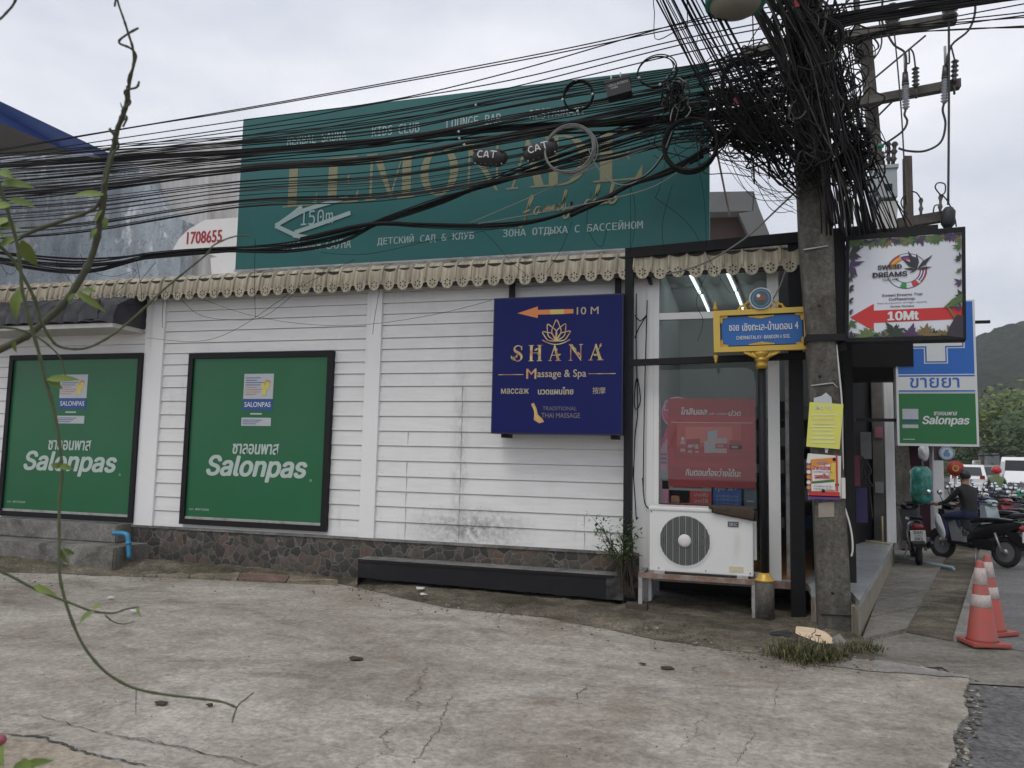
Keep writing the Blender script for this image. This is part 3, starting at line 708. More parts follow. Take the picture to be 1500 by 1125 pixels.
# rear gable roof seen between hoarding and pole, and the neighbour's wall on the left
def rear():
    t = thing('rear_building', (1.2, 12, 0), 'brown gabled building with a grey roof behind the right end of the green hoarding', 'building')
    Mr = pm('grey_roof', (.13, .13, .13), .7, .15, 3); Mb = pm('brown_gable', (.075, .05, .04), .8, .3, 3)
    Y = 12.
    p = lambda x, y, Y=Y: at(x, y, Y)
    b = MB(); b.prism([p(980, 282), p(1105, 280), p(1103, 309), p(980, 312)], (0, 3, .0), Mr)
    b.prism([p(1104, 280), p(1112, 305), p(1130, 350), p(1100, 353), p(1082, 312), p(1102, 309)], (0, 3, 0), Mr); b.build('roof', t)
    b = MB(); b.prism([p(985, 312, 12.3), p(1082, 312, 12.3), p(1098, 356, 12.3), p(1098, 375, 12.3), p(985, 375, 12.3)], (0, 2.5, 0), Mb)
    q = p(985, 378, 12.3); b.box((q.x, 12.3, 0), (q.x+1.2, 14.7, q.z+.2), Mb); b.build('wall', t)
rear()
def neighbour():
    t = thing('neighbour_building', (-13, 11, 0), 'taller building on the left with a weathered blue grey wall and blue roof edge', 'building')
    Mw, N, L, P = base_mat('weathered_wall'); c = coords(N)
    o = mixc(N, L, ramp(N, L, noise(N, L, c, 1.2, 8, .65, (1.5, 1, .4)), .35, .65), (.20, .225, .25), (.42, .47, .51))
    o = mixc(N, L, ramp(N, L, noise(N, L, c, 18, 6, .8), .54, .64), o, (.13, .14, .15))
    o = mixc(N, L, ramp(N, L, noise(N, L, c, 2.6, 8, .7, (1, 1, .5)), .55, .62), o, (.56, .58, .60)); L.new(o, P.inputs['Base Color']); P.inputs['Roughness'].default_value = .8
    Y = 10.6; a, b_ = at(-500, 229, Y), at(268, 222, Y)
    b = MB(); pts = [at(-500, 240, Y), at(100, 226, Y), at(160, 222, Y), at(175, 226, Y), at(198, 242, Y), at(215, 255, Y), at(222, 280, Y), at(240, 305, Y), at(268, 322, Y)]
    x1 = pts[-1].x; pts += [V((x1, Y, 0)), V((pts[0].x, Y, 0))]
    b.prism(pts, (0, .5, 0), Mw); b.build('wall', t)
    Mp = pm('pale_render', (.50, .49, .49), .8, .1, 2, stain=(.28, .26, .24), stain_amt=.4, stretch=(3, 1, .3)); Yp = 10.9
    p = lambda x, y: at(x, y, Yp)
    b = MB(); q = [p(165, 222), p(250, 212), p(370, 204), p(372, 402), p(310, 402)]
    b.prism([p(160, 221), p(250, 213), p(420, 200), p(420, 410), p(255, 410)], (0, .3, 0), Mp); b.build('parapet', t)
    Mtn = pm('torn_white_sheet', (.66, .64, .62), .6, .08, 4); Yb = 10.45
    b = MB(); q = [at(x, y, Yb) for x, y in ((253, 366), (262, 350), (276, 336), (300, 322), (358, 318), (352, 396), (335, 388), (318, 376), (300, 370))]
    b.prism(q, (0, .02, 0), Mtn); so_ = b.build('torn_banner'); tag(so_, 'torn white sheet with a red phone number beside the left end of the green hoarding', 'banner')
    f = Fr(at(280, 360, Yb-.004), (1, 0, 0), (0, 0, 1)); b = MB(); f.tpx(b, '1708655', 273, 358, 326, 336, pm('red_ink', (.33, .02, .03), .6), d=0, bold=.03); b.build('lettering', so_)
    b = MB(); q = [at(x, y, Yb-.03) for x, y in ((308, 378), (345, 372), (346, 400), (310, 401))]
    b.prism(q, (0, .3, 0), Mtn); b.build('sheet_fold', so_)
    Mbl = pm('blue_fascia', (.075, .125, .36), .4, .1); Msf = pm('soffit', (.13, .115, .10), .7, .15, 4)
    P1, P1b, P0, P0b = at(157, 223, 10.3), at(110, 226, 10.3), at(-160, 72, 7.4), at(-160, 112, 7.4)
    hz = V((0, 0, .0)); b = MB(); lo = P1b; b.add([P0, P1, P1b, P0b, P0+V((-.3, .6, .0)), P1+V((-.3, .6, 0))], ((3, 2, 1, 0), (0, 1, 5, 4)), Mbl); b.build('roof_edge', t)
    sl_ = at(-400, 240, 10.55); b = MB(); b.quad(P0b, P1b, at(-500, 242, 10.58), at(-700, 180, 8.5), Msf); b.build('soffit', t)
neighbour()

# ---------------------------------------------------------------- signs on the building
X, Z = V((1, 0, 0)), V((0, 0, 1))
M_wht = pm('sign_white', (.62, .64, .63), .5, .05, 4)
M_grn = pm('poster_green', (.016, .118, .048), .3, .14, 1.2, spec=.35, bmp=.12, bscale=2.2, stain=(.03, .12, .06), stain_amt=.3)
M_gtx = pm('poster_text', (.42, .50, .46), .5, .06, 4)
M_gry = pm('print_grey', (.42, .44, .46), .5, .2, 30)
M_blu = pm('print_blue', (.02, .07, .26), .5, .1)
M_yel = pm('print_yellow', (.55, .48, .12), .5, .2, 20)
M_org = pm('print_orange', (.45, .2, .08), .5, .2, 20)

def medicine_board(c, label, rough_edge):
    """black framed green poster board; c = the four outer corners in the photo (tl, tr, br, bl)"""
    tl, tr, br, bl = [at(x, y, D-.02) for x, y in c]
    x0, x1, z0, z1 = (tl.x+bl.x)/2, (tr.x+br.x)/2, (bl.z+br.z)/2, (tl.z+tr.z)/2
    t = thing('advertising_board', ((x0+x1)/2, D-.02, z0), label, 'advertising board', 'green boards on the white wall')
    w = .066; fr = Fr((x0, D-.05, z0), X, Z); W_, H_ = x1-x0, z1-z0
    b = MB()
    fr.slab(b, 0, 0, W_, w, -.04, .03, M_black); fr.slab(b, 0, H_-w, W_, H_, -.04, .03, M_black)
    fr.slab(b, 0, w, w, H_-w, -.04, .03, M_black); fr.slab(b, W_-w, w, W_, H_-w, -.04, .03, M_black); b.build('frame', t)
    b = MB(); fr.slab(b, w, w, W_-w, H_-w, -.03, .0, M_grn); fr.slab(b, w, w, W_-w, w+.03, .0, .012, M_steel); pan = b.build('panel', t)
    b = MB(); k = lambda u, v: (u*W_, v*H_)
    fr.text(b, 'ซาลอนพาส', (.345*W_, .412*H_, .665*W_, .475*H_), M_gtx, d=.003, bold=.035, shear=.12)
    fr.text(b, 'Salonpas', (.165*W_, .255*H_, .86*W_, .405*H_), M_gtx, d=.003, f='Inter', bold=.04, shear=.22)
    fr.disc(b, .885*W_, .275*H_, .014, M_gtx, d=.003, r0=.009, n=14); fr.text(b, 'ฆท. 897/2560', (.06*W_, .082*H_, .20*W_, .094*H_), M_gtx, d=.003)
    b.build('lettering', pan)
    b = MB(); fr.rect(b, .40*W_, .73*H_, .605*W_, .875*H_, M_gry, .003)
    fr.rect(b, .40*W_, .665*H_, .605*W_, .728*H_, M_blu, .003); fr.text(b, 'SALONPAS', (.412*W_, .683*H_, .593*W_, .712*H_), M_wht, d=.006, bold=.02)
    for i in range(8): fr.rect(b, .412*W_, (.755+.0135*i)*H_, (.49+.05*((i*7) % 3)/2)*W_, (.7585+.0135*i)*H_, M_org if i < 4 else M_blu, .006)
    fr.disc(b, .553*W_, .806*H_, .058, M_yel, d=.0055); fr.disc(b, .566*W_, .818*H_, .045, M_org, d=.0065, r0=.028, t0=20, t1=200)
    fr.rect(b, .53*W_, .752*H_, .56*W_, .79*H_, M_yel, .007)
    fr.rect(b, .455*W_, .640*H_, .535*W_, .648*H_, M_gtx, .003); fr.rect(b, .395*W_, .575*H_, .60*W_, .622*H_, M_gry, .003)
    for i in range(3): fr.rect(b, .405*W_, (.585+.011*i)*H_, (.5+.02*i)*W_, (.588+.011*i)*H_, M_blu, .006)
    b.build('product_print', pan)
medicine_board(((18, 521), (213, 518), (198, 767), (3, 753)), 'black framed green medicine board under the dark tiled canopy, beside the blue pipe', 0)
medicine_board(((283, 517), (491, 516), (480, 775), (265, 770)), 'black framed green medicine board on open white boards between the two pilasters', 1)

def lemonade():
    Y = D+.22; tl, br = at(354, 175, Y), at(1039.5, 357, Y); x0, x1, z0, z1 = at(350.5, 285, Y).x, br.x, at(347, 396, Y).z, (tl.z+at(1037, 93, Y).z)/2
    t = thing('hoarding', ((x0+x1)/2, Y, z0), 'large teal rooftop hoarding with gold hatched lettering standing above the cream eave', 'billboard')
    Mt = pm('teal_vinyl', (.018, .118, .114), .36, .14, .8, spec=.42, bmp=.1, bscale=1.6, stain=(.015, .08, .088), stain_amt=.3)
    fr = Fr((x0, Y, z0), X, Z); W_, H_ = x1-x0, z1-z0
    b = MB(); fr.slab(b, 0, 0, W_, H_, -.1, 0, Mt); pan = b.build('panel', t)
    b = MB()
    for i in range(7):
        x = x0 + .3 + i*(W_-.6)/6; b.box((x-.04, Y+.1, 3.68), (x+.04, Y+.18, z1), M_black); b.tube([V((x, Y+.15, z1-.3)), V((x, Y+1.4, 3.7))], .025, M_black, 5)
    b.build('support_frame', t)
    b = MB(); fr.slab(b, 0, -.02, W_, .0, -.12, .03, M_steel); b.build('bottom_rail', t)
    Mg = m_hatch('hatched_gold', (.36, .28, .11), (.03, .115, .11)); Mg2 = pm('gold_line', (.27, .24, .13), .5, .15, 9)
    Mw = pm('pale_lettering', (.30, .40, .40), .5, .1, 6); b = MB()
    q = [fr.px(*p) for p in ((418, 303), (499, 298), (535, 294), (609, 285), (679, 275), (755, 279), (808, 265), (867, 262))]
    tp = [fr.px(*p) for p in ((450, 238), (525, 233), (613, 222), (670, 212), (748, 205), (822, 205), (888, 195), (948, 184))]
    boxes = []
    zl, zh = fr.px(420, 304)[1], fr.px(948, 186)[1]
    for p, r in (((414, 303), (470, 240)), ((472, 301), (532, 230)), ((534, 296), (612, 222)), ((613, 292), (676, 215)), ((678, 286), (740, 208)), ((742, 281), (806, 200)), ((796, 280), (868, 195)), ((868, 268), (948, 186))):
        a, bb = fr.px(*p)[0], fr.px(*r)[0]; boxes.append((a, zl, bb, zh))
    serif(fr, b, 'LEMONADE', boxes, Mg); b.build('headline', pan)
    b = MB()
    for s, p, r in (('HERBAL SAUNA', (421, 209), (508, 192)), ('KIDS CLUB', (545, 197), (615, 179)), ('LOUNGE BAR', (654, 186), (735, 164)), ('RESTAURANT', (776, 166), (858, 148)),
                    ('ТРАВЯНАЯ САУНА', (413, 360), (515, 344)), ('ДЕТСКИЙ САД & КЛУБ', (553, 357), (695, 333)), ('ЗОНА ОТДЫХА С БАССЕЙНОМ', (737, 342), (942, 316))):
        a0, c0 = fr.px(*p); a1, c1 = fr.px(*r); hh = (.125 if 'Д' in s or 'Т' in s else .125); mid = (c0+c1)/2
        zmid = {'H': 1.66, 'K': 1.66, 'L': 1.66, 'R': 1.66}.get(s[0], .265)
        fr.text(b, s, (a0, zmid-hh/2, a1, zmid+hh/2), Mw, f='DejaVuSansMono', bold=.012)
    # painted arrow with its distance, over the lower left of the headline
    for i, pts in enumerate((((511, 289), (460, 304), (441, 311), (404, 331)), ((404, 331), (430, 343), (441, 347)), ((514, 312), (470, 328), (432, 341)), ((443, 303), (428, 315), (410, 328)), ((430, 345), (456, 349)))):
        fr.spx(b, pts, .055, Mw, d=.011+.0004*i)
    fr.tpx(b, '150m', 441, 331, 489, 306, Mw, f='DejaVuSansMono', d=.012)
    b.build('small_lettering', pan)
    b = MB(); sc = lambda x, y: fr.px(760 + x*9.3, 318 - y*9.3 - x*1.35)
    L_ = (((.2, -1.6), (1.0, -.9), (1.5, 1.2), (2.2, 2.6), (2.0, 3.0), (1.5, 1.6), (1.0, -.6), (.5, -1.6), (0, -1.5)), ((.7, .6), (1.9, .9)), ((3.4, 1.1), (2.8, 1.1), (2.4, .3), (2.9, .1), (3.5, 1.0), (3.3, .2), (3.8, .2)), ((3.8, .2), (4.3, 1.1), (4.1, .2), (4.9, 1.1), (4.8, .2), (5.6, 1.1), (5.4, .2), (5.9, .3)), ((5.9, .3), (6.3, 1.1), (6.1, .2), (6.6, .3)), ((6.6, .3), (7.5, 2.7), (7.3, 2.9), (6.9, .3), (7.4, .2)), ((7.4, 1.1), (7.4, .3), (8.1, .4), (8.4, 1.1), (7.8, -.9), (7.2, -1.2), (7.2, -.7), (8.6, .3)),
          ((11.4, 1.0), (10.8, 1.1), (10.4, .4), (10.9, .1), (11.6, .5)), ((11.6, .5), (12.7, 2.8), (12.4, 3.0), (12.0, .3), (12.5, .2)), ((12.9, 1.1), (12.7, .3), (13.3, .3), (13.8, 1.1), (13.6, .2), (14.1, .3)), ((14.1, .3), (15.0, 2.8), (14.7, 2.9), (14.3, .4), (14.9, .1), (15.4, .7), (14.9, 1.2), (14.6, .9)))
    for i, s in enumerate(L_): fr.stroke(b, [sc(*p) for p in s], .024, Mg2, d=.006+.0004*i, taper=True)
    b.build('script_lettering', pan)
lemonade()

def shana():
    Y = D-.36; x0, x1 = at(721, 540, Y).x, at(912.5, 530, Y).x; z0, z1 = at(720, 635, Y).z, at(722, 437, Y).z
    t = thing('lightbox_sign', ((x0+x1)/2, Y, z0), 'square navy blue spa lightbox with a gold lotus on the white boards', 'sign')
    Mn = pm('navy_face', (.003, .0062, .088), .22, .1, .8, spec=.2, bmp=.12, bscale=2.5); Ms = pm('navy_case', (.012, .012, .04), .4, .2)
    fr = Fr((x0, Y, z0), X, Z); W_, H_ = x1-x0, z1-z0
    b = MB(); fr.slab(b, 0, 0, W_, H_, -.26, -.004, Ms); b.build('case', t)
    b = MB(); fr.slab(b, .012, .012, W_-.012, H_-.012, -.004, 0, Mn); pan = b.build('panel', t)
    b = MB()
    for a in (.12, W_-.1): fr.slab(b, a-.035, -.04, a+.035, 0, -.3, -.1, M_black); fr.slab(b, a-.03, H_, a+.03, H_+.45, -.3, -.26, M_black)
    fr.slab(b, .05, .1, W_-.05, .16, -.345, -.26, M_black); fr.slab(b, .05, H_-.2, W_-.05, H_-.14, -.345, -.26, M_black); b.build('bracket', t)
    Mg, N, L, P = base_mat('gold_print'); c = coords(N)
    o = mixc(N, L, ramp(N, L, noise(N, L, c, 9, 3), .35, .65), (.42, .14, .08), (.62, .56, .24)); L.new(o, P.inputs['Base Color']); P.inputs['Roughness'].default_value = .4
    Mpale = pm('pale_gold', (.42, .36, .26), .5, .15, 10); b = MB()
    k = lambda x, y: fr.px(x, y)
    # arrow
    Mo = pm('arrow_orange', (.62, .20, .05), .4, .12, 5); My = pm('arrow_yellow', (.58, .45, .12), .4, .12, 5)
    fr.ppx(b, [(758, 459), (788, 449), (788, 466)], Mo)
    fr.ppx(b, [(788, 454), (806, 453.6), (806, 460.6), (788, 461)], Mo, .0045); fr.ppx(b, [(806, 453.6), (826, 453), (826, 460), (806, 460.6)], My); fr.ppx(b, [(826, 453), (840, 452.8), (840, 459), (826, 460)], Mo)
    fr.tpx(b, '10 M', 845, 461, 877, 449, Mpale, bold=.008)
    # lotus: nested outline petals
    cx, cz = k(815, 497)
    def petal(dx, dz, ang, h, w, d):
        pts = [(0, 0), (-w, h*.42), (-w*.55, h*.78), (0, h), (w*.55, h*.78), (w, h*.42), (0, 0)]; ca, sa = math.cos(R_(ang)), math.sin(R_(ang))
        fr.stroke(b, [(cx+dx+x*ca-y*sa, cz+dz+x*sa+y*ca) for x, y in pts], .010, Mg, d=d, n=5)
    for i, a in enumerate((0, 28, -28, 56, -56)): petal(0, -.02, a, (.225, .205, .205, .18, .18)[i], (.05, .048, .048, .04, .04)[i], .004+.0006*i)
    fr.stroke(b, [(cx-.15, cz-.005), (cx-.08, cz-.04), (cx, cz-.055), (cx+.08, cz-.04), (cx+.15, cz-.005)], .009, Mg, d=.008)
    bx = []
    for p, r in (((751, 530), (767, 505)), ((774, 529), (796, 504)), ((803, 529), (823, 504)), ((833, 528), (855, 504)), ((862, 528), (885, 503))):
        a0, b0 = k(*p); a1, b1 = k(*r); bx.append((a0, k(751, 529.5)[1], a1, k(885, 503.5)[1]))
    serif(fr, b, 'SHANA', bx, Mg, .0035)
    Mlf = pm('leaf_print', (.25, .36, .08), .5, .3, 30)
    for i, (px, py, an) in enumerate(((757, 522, 70), (750, 524, 110), (786, 512, 30), (790, 520, 150), (815, 514, 60), (819, 520, 20), (837, 506, 150), (843, 512, 110), (848, 518, 130), (876, 512, 40), (880, 506, 70), (872, 520, 160))):
        a, c_ = k(px, py); L2 = .055; dx, dz = math.cos(R_(an))*L2, math.sin(R_(an))*L2
        fr.poly(b, [(a-dx/2, c_-dz/2), (a-dz*.22, c_+dx*.22), (a+dx/2, c_+dz/2), (a+dz*.22, c_-dx*.22)], Mlf if i % 2 else Mg, .0085+.0003*i)
    fr.tpx(b, 'M', 771, 555, 786, 540, Mg, bold=.02); fr.tpx(b, 'assage & Spa', 787, 556, 859, 541, Mpale, bold=.008)
    fr.rpx(b, 730, 549.5, 767, 548.2, Mg); fr.rpx(b, 862, 548, 902, 546.8, Mg)
    fr.tpx(b, 'массаж', 734, 577, 775, 569, Mpale, f='Inter', bold=.02); fr.tpx(b, 'นวดแผนไทย', 788, 578, 840, 567, Mpale, bold=.03); fr.tpx(b, '按摩', 868, 577, 887, 567, Mpale)
    fr.tpx(b, 'TRADITIONAL', 795, 601, 845, 595.5, pm('dim_gold', (.16, .15, .17), .5)); fr.tpx(b, 'THAI MASSAGE', 793, 612, 850, 605, pm('dim_gold', (.16, .15, .17), .5), bold=.01)
    b.build('lettering', pan)
    b = MB(); Mft = pm('foot_print', (.55, .33, .12), .5, .25, 20)
    fr.ppx(b, [(778, 592), (782, 590), (786, 598), (788, 607), (795, 614), (797, 618), (790, 620), (782, 615), (783, 603)], Mft)
    fr.ppx(b, [(781, 594), (784, 596), (785, 606), (790, 613), (786, 613), (783, 606)], My, .006); b.build('emblem', pan)
shana()

# black steel frame of square tube carrying the boards on the corner
def steel_frame():
    Y = 7.93; t = thing('sign_gantry', (-.3, Y, 0), 'black square tube frame standing before the shop window and reaching the concrete pole', 'frame')
    xl, xr = at(921, 620, Y).x, at(1165, 640, Y).x; zt0, zt1 = at(925, 372, Y).z, at(1165, 353, Y).z; zm0, zm1 = at(925, 532, Y).z, at(1165, 522, Y).z
    b = MB(); b.box((xl-.045, Y-.04, -.02), (xl+.04, Y+.045, zt0+.05), M_black); b.build('post', t)
    b = MB(); b.prism([at(1165-11, 353, Y)*1, at(1165+9, 353, Y), V((xr+.075, Y, -.02)), V((xr-.055, Y, -.02))], (0, .09, 0), M_black); b.build('post', t)
    def beam(a, c, h): b = MB(); b.prism([a+V((0, -.03, -h)), c+V((0, -.03, -h)), c+V((0, -.03, h)), a+V((0, -.03, h))], (0, .07, 0), M_black); return b.build('rail', t)
    beam(V((xl-.045, Y-.02, zt0)), V((xr+.75, Y-.02, zt1+.055)), .052); beam(V((xl, Y-.02, zm0)), V((xr+.1, Y-.02, zm1)), .032)
    b = MB(); b.prism(spline([at(942, 376, 7.98), at(944, 395, 7.98), at(950, 416, 7.98)], 4) + spline([at(956, 416, 7.98), at(951, 395, 7.98), at(950, 374, 7.98)], 4), (0, .05, 0), M_black); b.build('bracket', t)
steel_frame()

def sweed():
    Y = 7.5
    p = [at(1236, 346, Y), at(1413, 332.5, Y-.16), at(1413, 497, Y-.16), at(1238, 501, Y)]
    u = ((p[1]-p[0]) + (p[2]-p[3])).normalized(); uh = V((u.x, u.y, 0)).normalized()
    o = p[3]; W_ = ((p[1]-p[0]).length + (p[2]-p[3]).length)/2; v = V((-u.z*uh.x, -u.z*uh.y, math.hypot(u.x, u.y))); H_ = ((p[0]-p[3]).dot(v) + (p[1]-p[2]).dot(v))/2
    fr = Fr(o, u, v); t = thing('lightbox_sign', o, 'white coffeeshop lightbox with a red left arrow and leafy border right of the pole', 'sign')
    Mf = pm('lightbox_white', (.60, .62, .66), .35, .05, 2)
    b = MB(); fr.slab(b, 0, 0, W_, H_, -.2, -.012, M_black)
    for a0, b0, a1, b1 in ((0, 0, W_, .035), (0, H_-.045, W_, H_), (0, .035, .03, H_-.045), (W_-.028, .035, W_, H_-.045)): fr.slab(b, a0, b0, a1, b1, -.012, .012, M_black)
    b.build('case', t)
    b = MB(); fr.slab(b, .03, .035, W_-.028, H_-.045, -.012, 0, Mf); pan = b.build('panel', t)
    k = fr.px; Mr = pm('arrow_red', (.50, .022, .022), .45, .08, 3); Mb = pm('print_black', (.025, .025, .03), .5, .2)
    b = MB(); fr.ppx(b, [(1245, 465), (1280, 445), (1280, 455), (1411, 449), (1411, 467), (1280, 473), (1280, 485)], Mr, .003)
    fr.tpx(b, '10Mt', 1300, 470, 1346, 455, M_wht, f='Inter', bold=.06, d=.007); b.build('arrow', pan)
    b = MB(); cx, cz = k(1328, 397); R1 = abs(k(1357, 397)[0]-k(1299, 397)[0])/2; R0 = R1*.66
    def arc(t0, t1, r0, r1, m, d): fr.disc(b, cx, cz, R1*r1, m, d=d, r0=R1*r0, t0=t0, t1=t1, n=max(3, int((t1-t0)/6)))
    C_ = {n: pm('flag_'+n, c, .5, .1) for n, c in dict(red=(.45, .04, .05), yellow=(.58, .36, .05), white=(.6, .6, .62), blue=(.03, .04, .22), green=(.03, .24, .07), orange=(.5, .2, .04)).items()}
    arc(0, 180, .985, 1.02, Mb, .003); arc(180, 360, .985, 1.02, Mb, .0034); arc(215, 360, .66, .69, Mb, .0035)
    for i, (r0, r1, m) in enumerate(((.66, .78, 'orange'), (.78, .9, 'yellow'), (.9, .985, 'red'))): arc(112, 165, r0, r1, C_[m], .003)
    for r0, r1, m in ((.66, .77, 'red'), (.77, .88, 'blue'), (.88, .985, 'white')): arc(50, 110, r0, r1, C_[m], .003)
    for r0, r1, m in ((.66, .73, 'red'), (.73, .79, 'white'), (.79, .87, 'blue'), (.87, .92, 'white'), (.92, .985, 'red')): arc(-42, 5, r0, r1, C_[m], .003)
    for t0, t1, m in ((250, 270, 'green'), (270, 289, 'white'), (289, 310, 'red')): arc(t0, t1, .69, .985, C_[m], .003)
    lx, lz = k(1343, 395)
    for i, (an, ln) in enumerate(((90, .15), (45, .175), (137, .165), (8, .12), (172, .11), (112, .19), (205, .07))):
        dx, dz = math.cos(R_(an))*ln, math.sin(R_(an))*ln; w = .11
        fr.poly(b, [(lx, lz), (lx+dx*.45-dz*w, lz+dz*.45+dx*w), (lx+dx, lz+dz), (lx+dx*.45+dz*w, lz+dz*.45-dx*w)], Mb, .006+.0004*i)
    fr.tpx(b, 'SWEƎD', 1285.5, 396, 1321, 387, Mb, f='Inter', bold=.06, d=.0095); fr.tpx(b, 'DREAMS', 1278, 407.5, 1329, 397, Mb, f='Inter', bold=.06, d=.0095)
    fr.tpx(b, 'THAILAND', 1292, 412, 1316, 408, Mb, f='Inter', bold=.03, d=.0095); b.build('logo', pan)
    b = MB()
    for s, x0, y0, x1, y1, bo in (('Sweed Dreams Thai', 1292, 435, 1351, 428.5, .02), ('Coffeeshop', 1302, 441.5, 1340, 435, .02), ('Own production of high-quality', 1285, 446, 1358, 441, .01), ('flower flowers', 1304, 450.5, 1339, 446.5, .03)):
        fr.tpx(b, s, x0, y0, x1, y1, Mb, f='Inter', bold=bo)
    b.build('lettering', pan)
    # leafy and floral border printed round the edge
    rn = random.Random(9); b = MB(); ML = [pm('border_'+n, c, .5, .3, 40) for n, c in (('green', (.05, .11, .03)), ('lime', (.10, .15, .05)), ('dark', (.02, .035, .02)), ('plum', (.06, .03, .09)), ('ochre', (.17, .12, .04)), ('deep', (.03, .025, .035)))]
    def spray(x, y, s, m, d, nl=7, spread=360, a0=0):
        for q in range(nl):
            an = R_(a0 + spread*(q/nl-.5) + rn.uniform(-15, 15)); ln = s*rn.uniform(.6, 1.1); w = ln*rn.uniform(.14, .24)
            pts = []
            for (f_, wv) in ((0, 0), (.4, w), (1, 0), (.4, -w)):
                a = x+math.cos(an)*ln*f_-math.sin(an)*wv; c_ = z = y+math.sin(an)*ln*f_+math.cos(an)*wv
                pts.append((min(max(a, .031), W_-.03), min(max(c_, .036), H_-.047)))
            if abs((pts[1][0]-pts[0][0])*(pts[3][1]-pts[0][1])-(pts[3][0]-pts[0][0])*(pts[1][1]-pts[0][1])) > 1e-6: fr.add(b, pts, m, d+q*.00012) if hasattr(fr, 'add') else fr.poly(b, pts, m, d+q*.00012)
    n = 0
    for i in range(44):
        x = .05 + (W_-.1)*i/43; n += 1; spray(x, H_-.05-rn.uniform(0, .03), rn.uniform(.04, .085), rn.choice(ML[:4] if i % 3 else ML), .003+n*.00005, 8, 190, 270)
    for i in range(40):
        x = .05 + (W_-.1)*i/39; n += 1
        s = rn.uniform(.03, .07); spray(x, .04, s, rn.choice(ML), .003+n*.00005, 8, 190, 90)
    for px, py, s, m in ((1310, 486, .11, 2), (1356, 487, .10, 4), (1333, 490, .10, 3), (1270, 490, .09, 1), (1395, 490, .10, 4)): n += 1; a, c_ = k(px, py); spray(a, c_, s, ML[m], .003+n*.00009, 11)
    for i in range(9):
        n += 1; spray(.035, .06+(H_-.12)*i/8, rn.uniform(.04, .09) + (.05 if i > 5 else 0), rn.choice([ML[2], ML[5], ML[3], ML[0]]), .003+n*.00009, 5, 160, 0)
        n += 1; spray(W_-.035, .06+(H_-.12)*i/8, rn.uniform(.04, .09), rn.choice(ML[:4]), .003+n*.00009, 5, 160, 180)
    fr.ppx(b, [(1411, 480), (1411, 463), (1402, 461), (1396, 470), (1390, 480), (1386, 492), (1411, 495)], ML[5], .013)
    for q in range(6): fr.ppx(b, [(1411, 430+q*2), (1395-q*2, 438+q*2.6), (1386-q*1.2, 447+q*1.0), (1400, 442+q*1.5)], ML[0] if q % 2 else ML[1], .0131+.0003*q)
    fr.ppx(b, [(1386, 449), (1390, 450), (1400, 464), (1397, 466)], ML[4], .0152)
    b.build('leaf_border', pan)
    # side arm and post that hold the box to the frame by the pole
    b = MB(); q = at(1229, 345, Y+.05); b.box((q.x-.07, Y+.03, at(1229, 512, Y).z), (q.x+.05, Y+.14, q.z+.04), M_black); b.build('post', t)
    b = MB(); fr.slab(b, -.1, H_, W_*.79, H_+.075, -.2, -.12, M_black); b.build('top_rail', t)
sweed()

def pharmacy_sign():
    Y = 11.0; x0, x1 = (at(1314, 550, Y).x), at(1430, 560, Y).x; z0, z1 = at(1370, 652, Y).z, at(1428, 440, Y).z
    t = thing('pharmacy_sign', ((x0+x1)/2, Y, z0), 'tall blue, white and green pharmacy sign with a white cross below the leafy lightbox', 'sign')
    fr = Fr((x0, Y, z0), X, Z); W_, H_ = x1-x0, z1-z0; Mb = pm('sign_blue', (.008, .115, .45), .4, .08, 3); Mg = pm('sign_green', (.008, .14, .035), .4, .08, 3)
    b = MB(); fr.slab(b, -.012, -.012, W_+.012, H_+.012, -.16, -.004, M_wht); b.build('case', t)
    k = fr.px; zb = k(1370, 548)[1]; zc = k(1370, 575)[1]
    b = MB(); fr.slab(b, .015, zb, W_-.015, H_-.01, -.004, .0, Mb); fr.slab(b, .0, zc, W_, zb, -.004, 0, M_wht); fr.slab(b, .015, .02, W_-.015, zc-.012, -.004, 0, Mg)
    fr.rect(b, .015, zb-.03, W_-.015, zb-.012, Mb, .003); fr.rect(b, .015, zc+.012, W_-.015, zc+.03, Mb, .003); pan = b.build('panel', t)
    b = MB(); cx, cz = k(1370, 495); a = .12; L2 = .335
    def plus(a, l, m, d): fr.poly(b, [(cx-l, cz-a), (cx-a, cz-a), (cx-a, cz-l), (cx+a, cz-l), (cx+a, cz-a), (cx+l, cz-a), (cx+l, cz+a), (cx+a, cz+a), (cx+a, cz+l), (cx-a, cz+l), (cx-a, cz+a), (cx-l, cz+a)], m, d)
    plus(a+.018, L2, M_wht, .003); plus(a+.004, L2-.014, Mb, .006); plus(a-.012, L2-.03, M_wht, .009); b.build('cross', pan)
    b = MB(); fr.tpx(b, 'ขายยา', 1333, 568, 1405, 553, Mb, bold=.012)
    fr.tpx(b, 'ซาลอนพาส', 1368, 608.5, 1402, 603, M_wht, bold=.03, shear=.1); fr.tpx(b, 'Salonpas', 1351, 624.5, 1420, 609.5, M_wht, f='Inter', bold=.035, shear=.22)
    fr.rpx(b, 1322, 614, 1345, 599, M_gry); fr.rpx(b, 1322, 616.5, 1345, 614.5, M_blu); fr.rpx(b, 1322, 627, 1345, 622, M_gry); fr.rpx(b, 1323, 644, 1340, 643, M_gtx); b.build('lettering', pan)
    b = MB(); fr.slab(b, W_+.012, H_*.845, W_+.2, H_*.865, -.1, -.06, M_black); fr.slab(b, -.5, H_*.86, 0, H_*.89, -.12, -.06, M_black); fr.slab(b, -.5, .3, 0, .34, -.12, -.06, M_black); b.build('bracket', t)
pharmacy_sign()

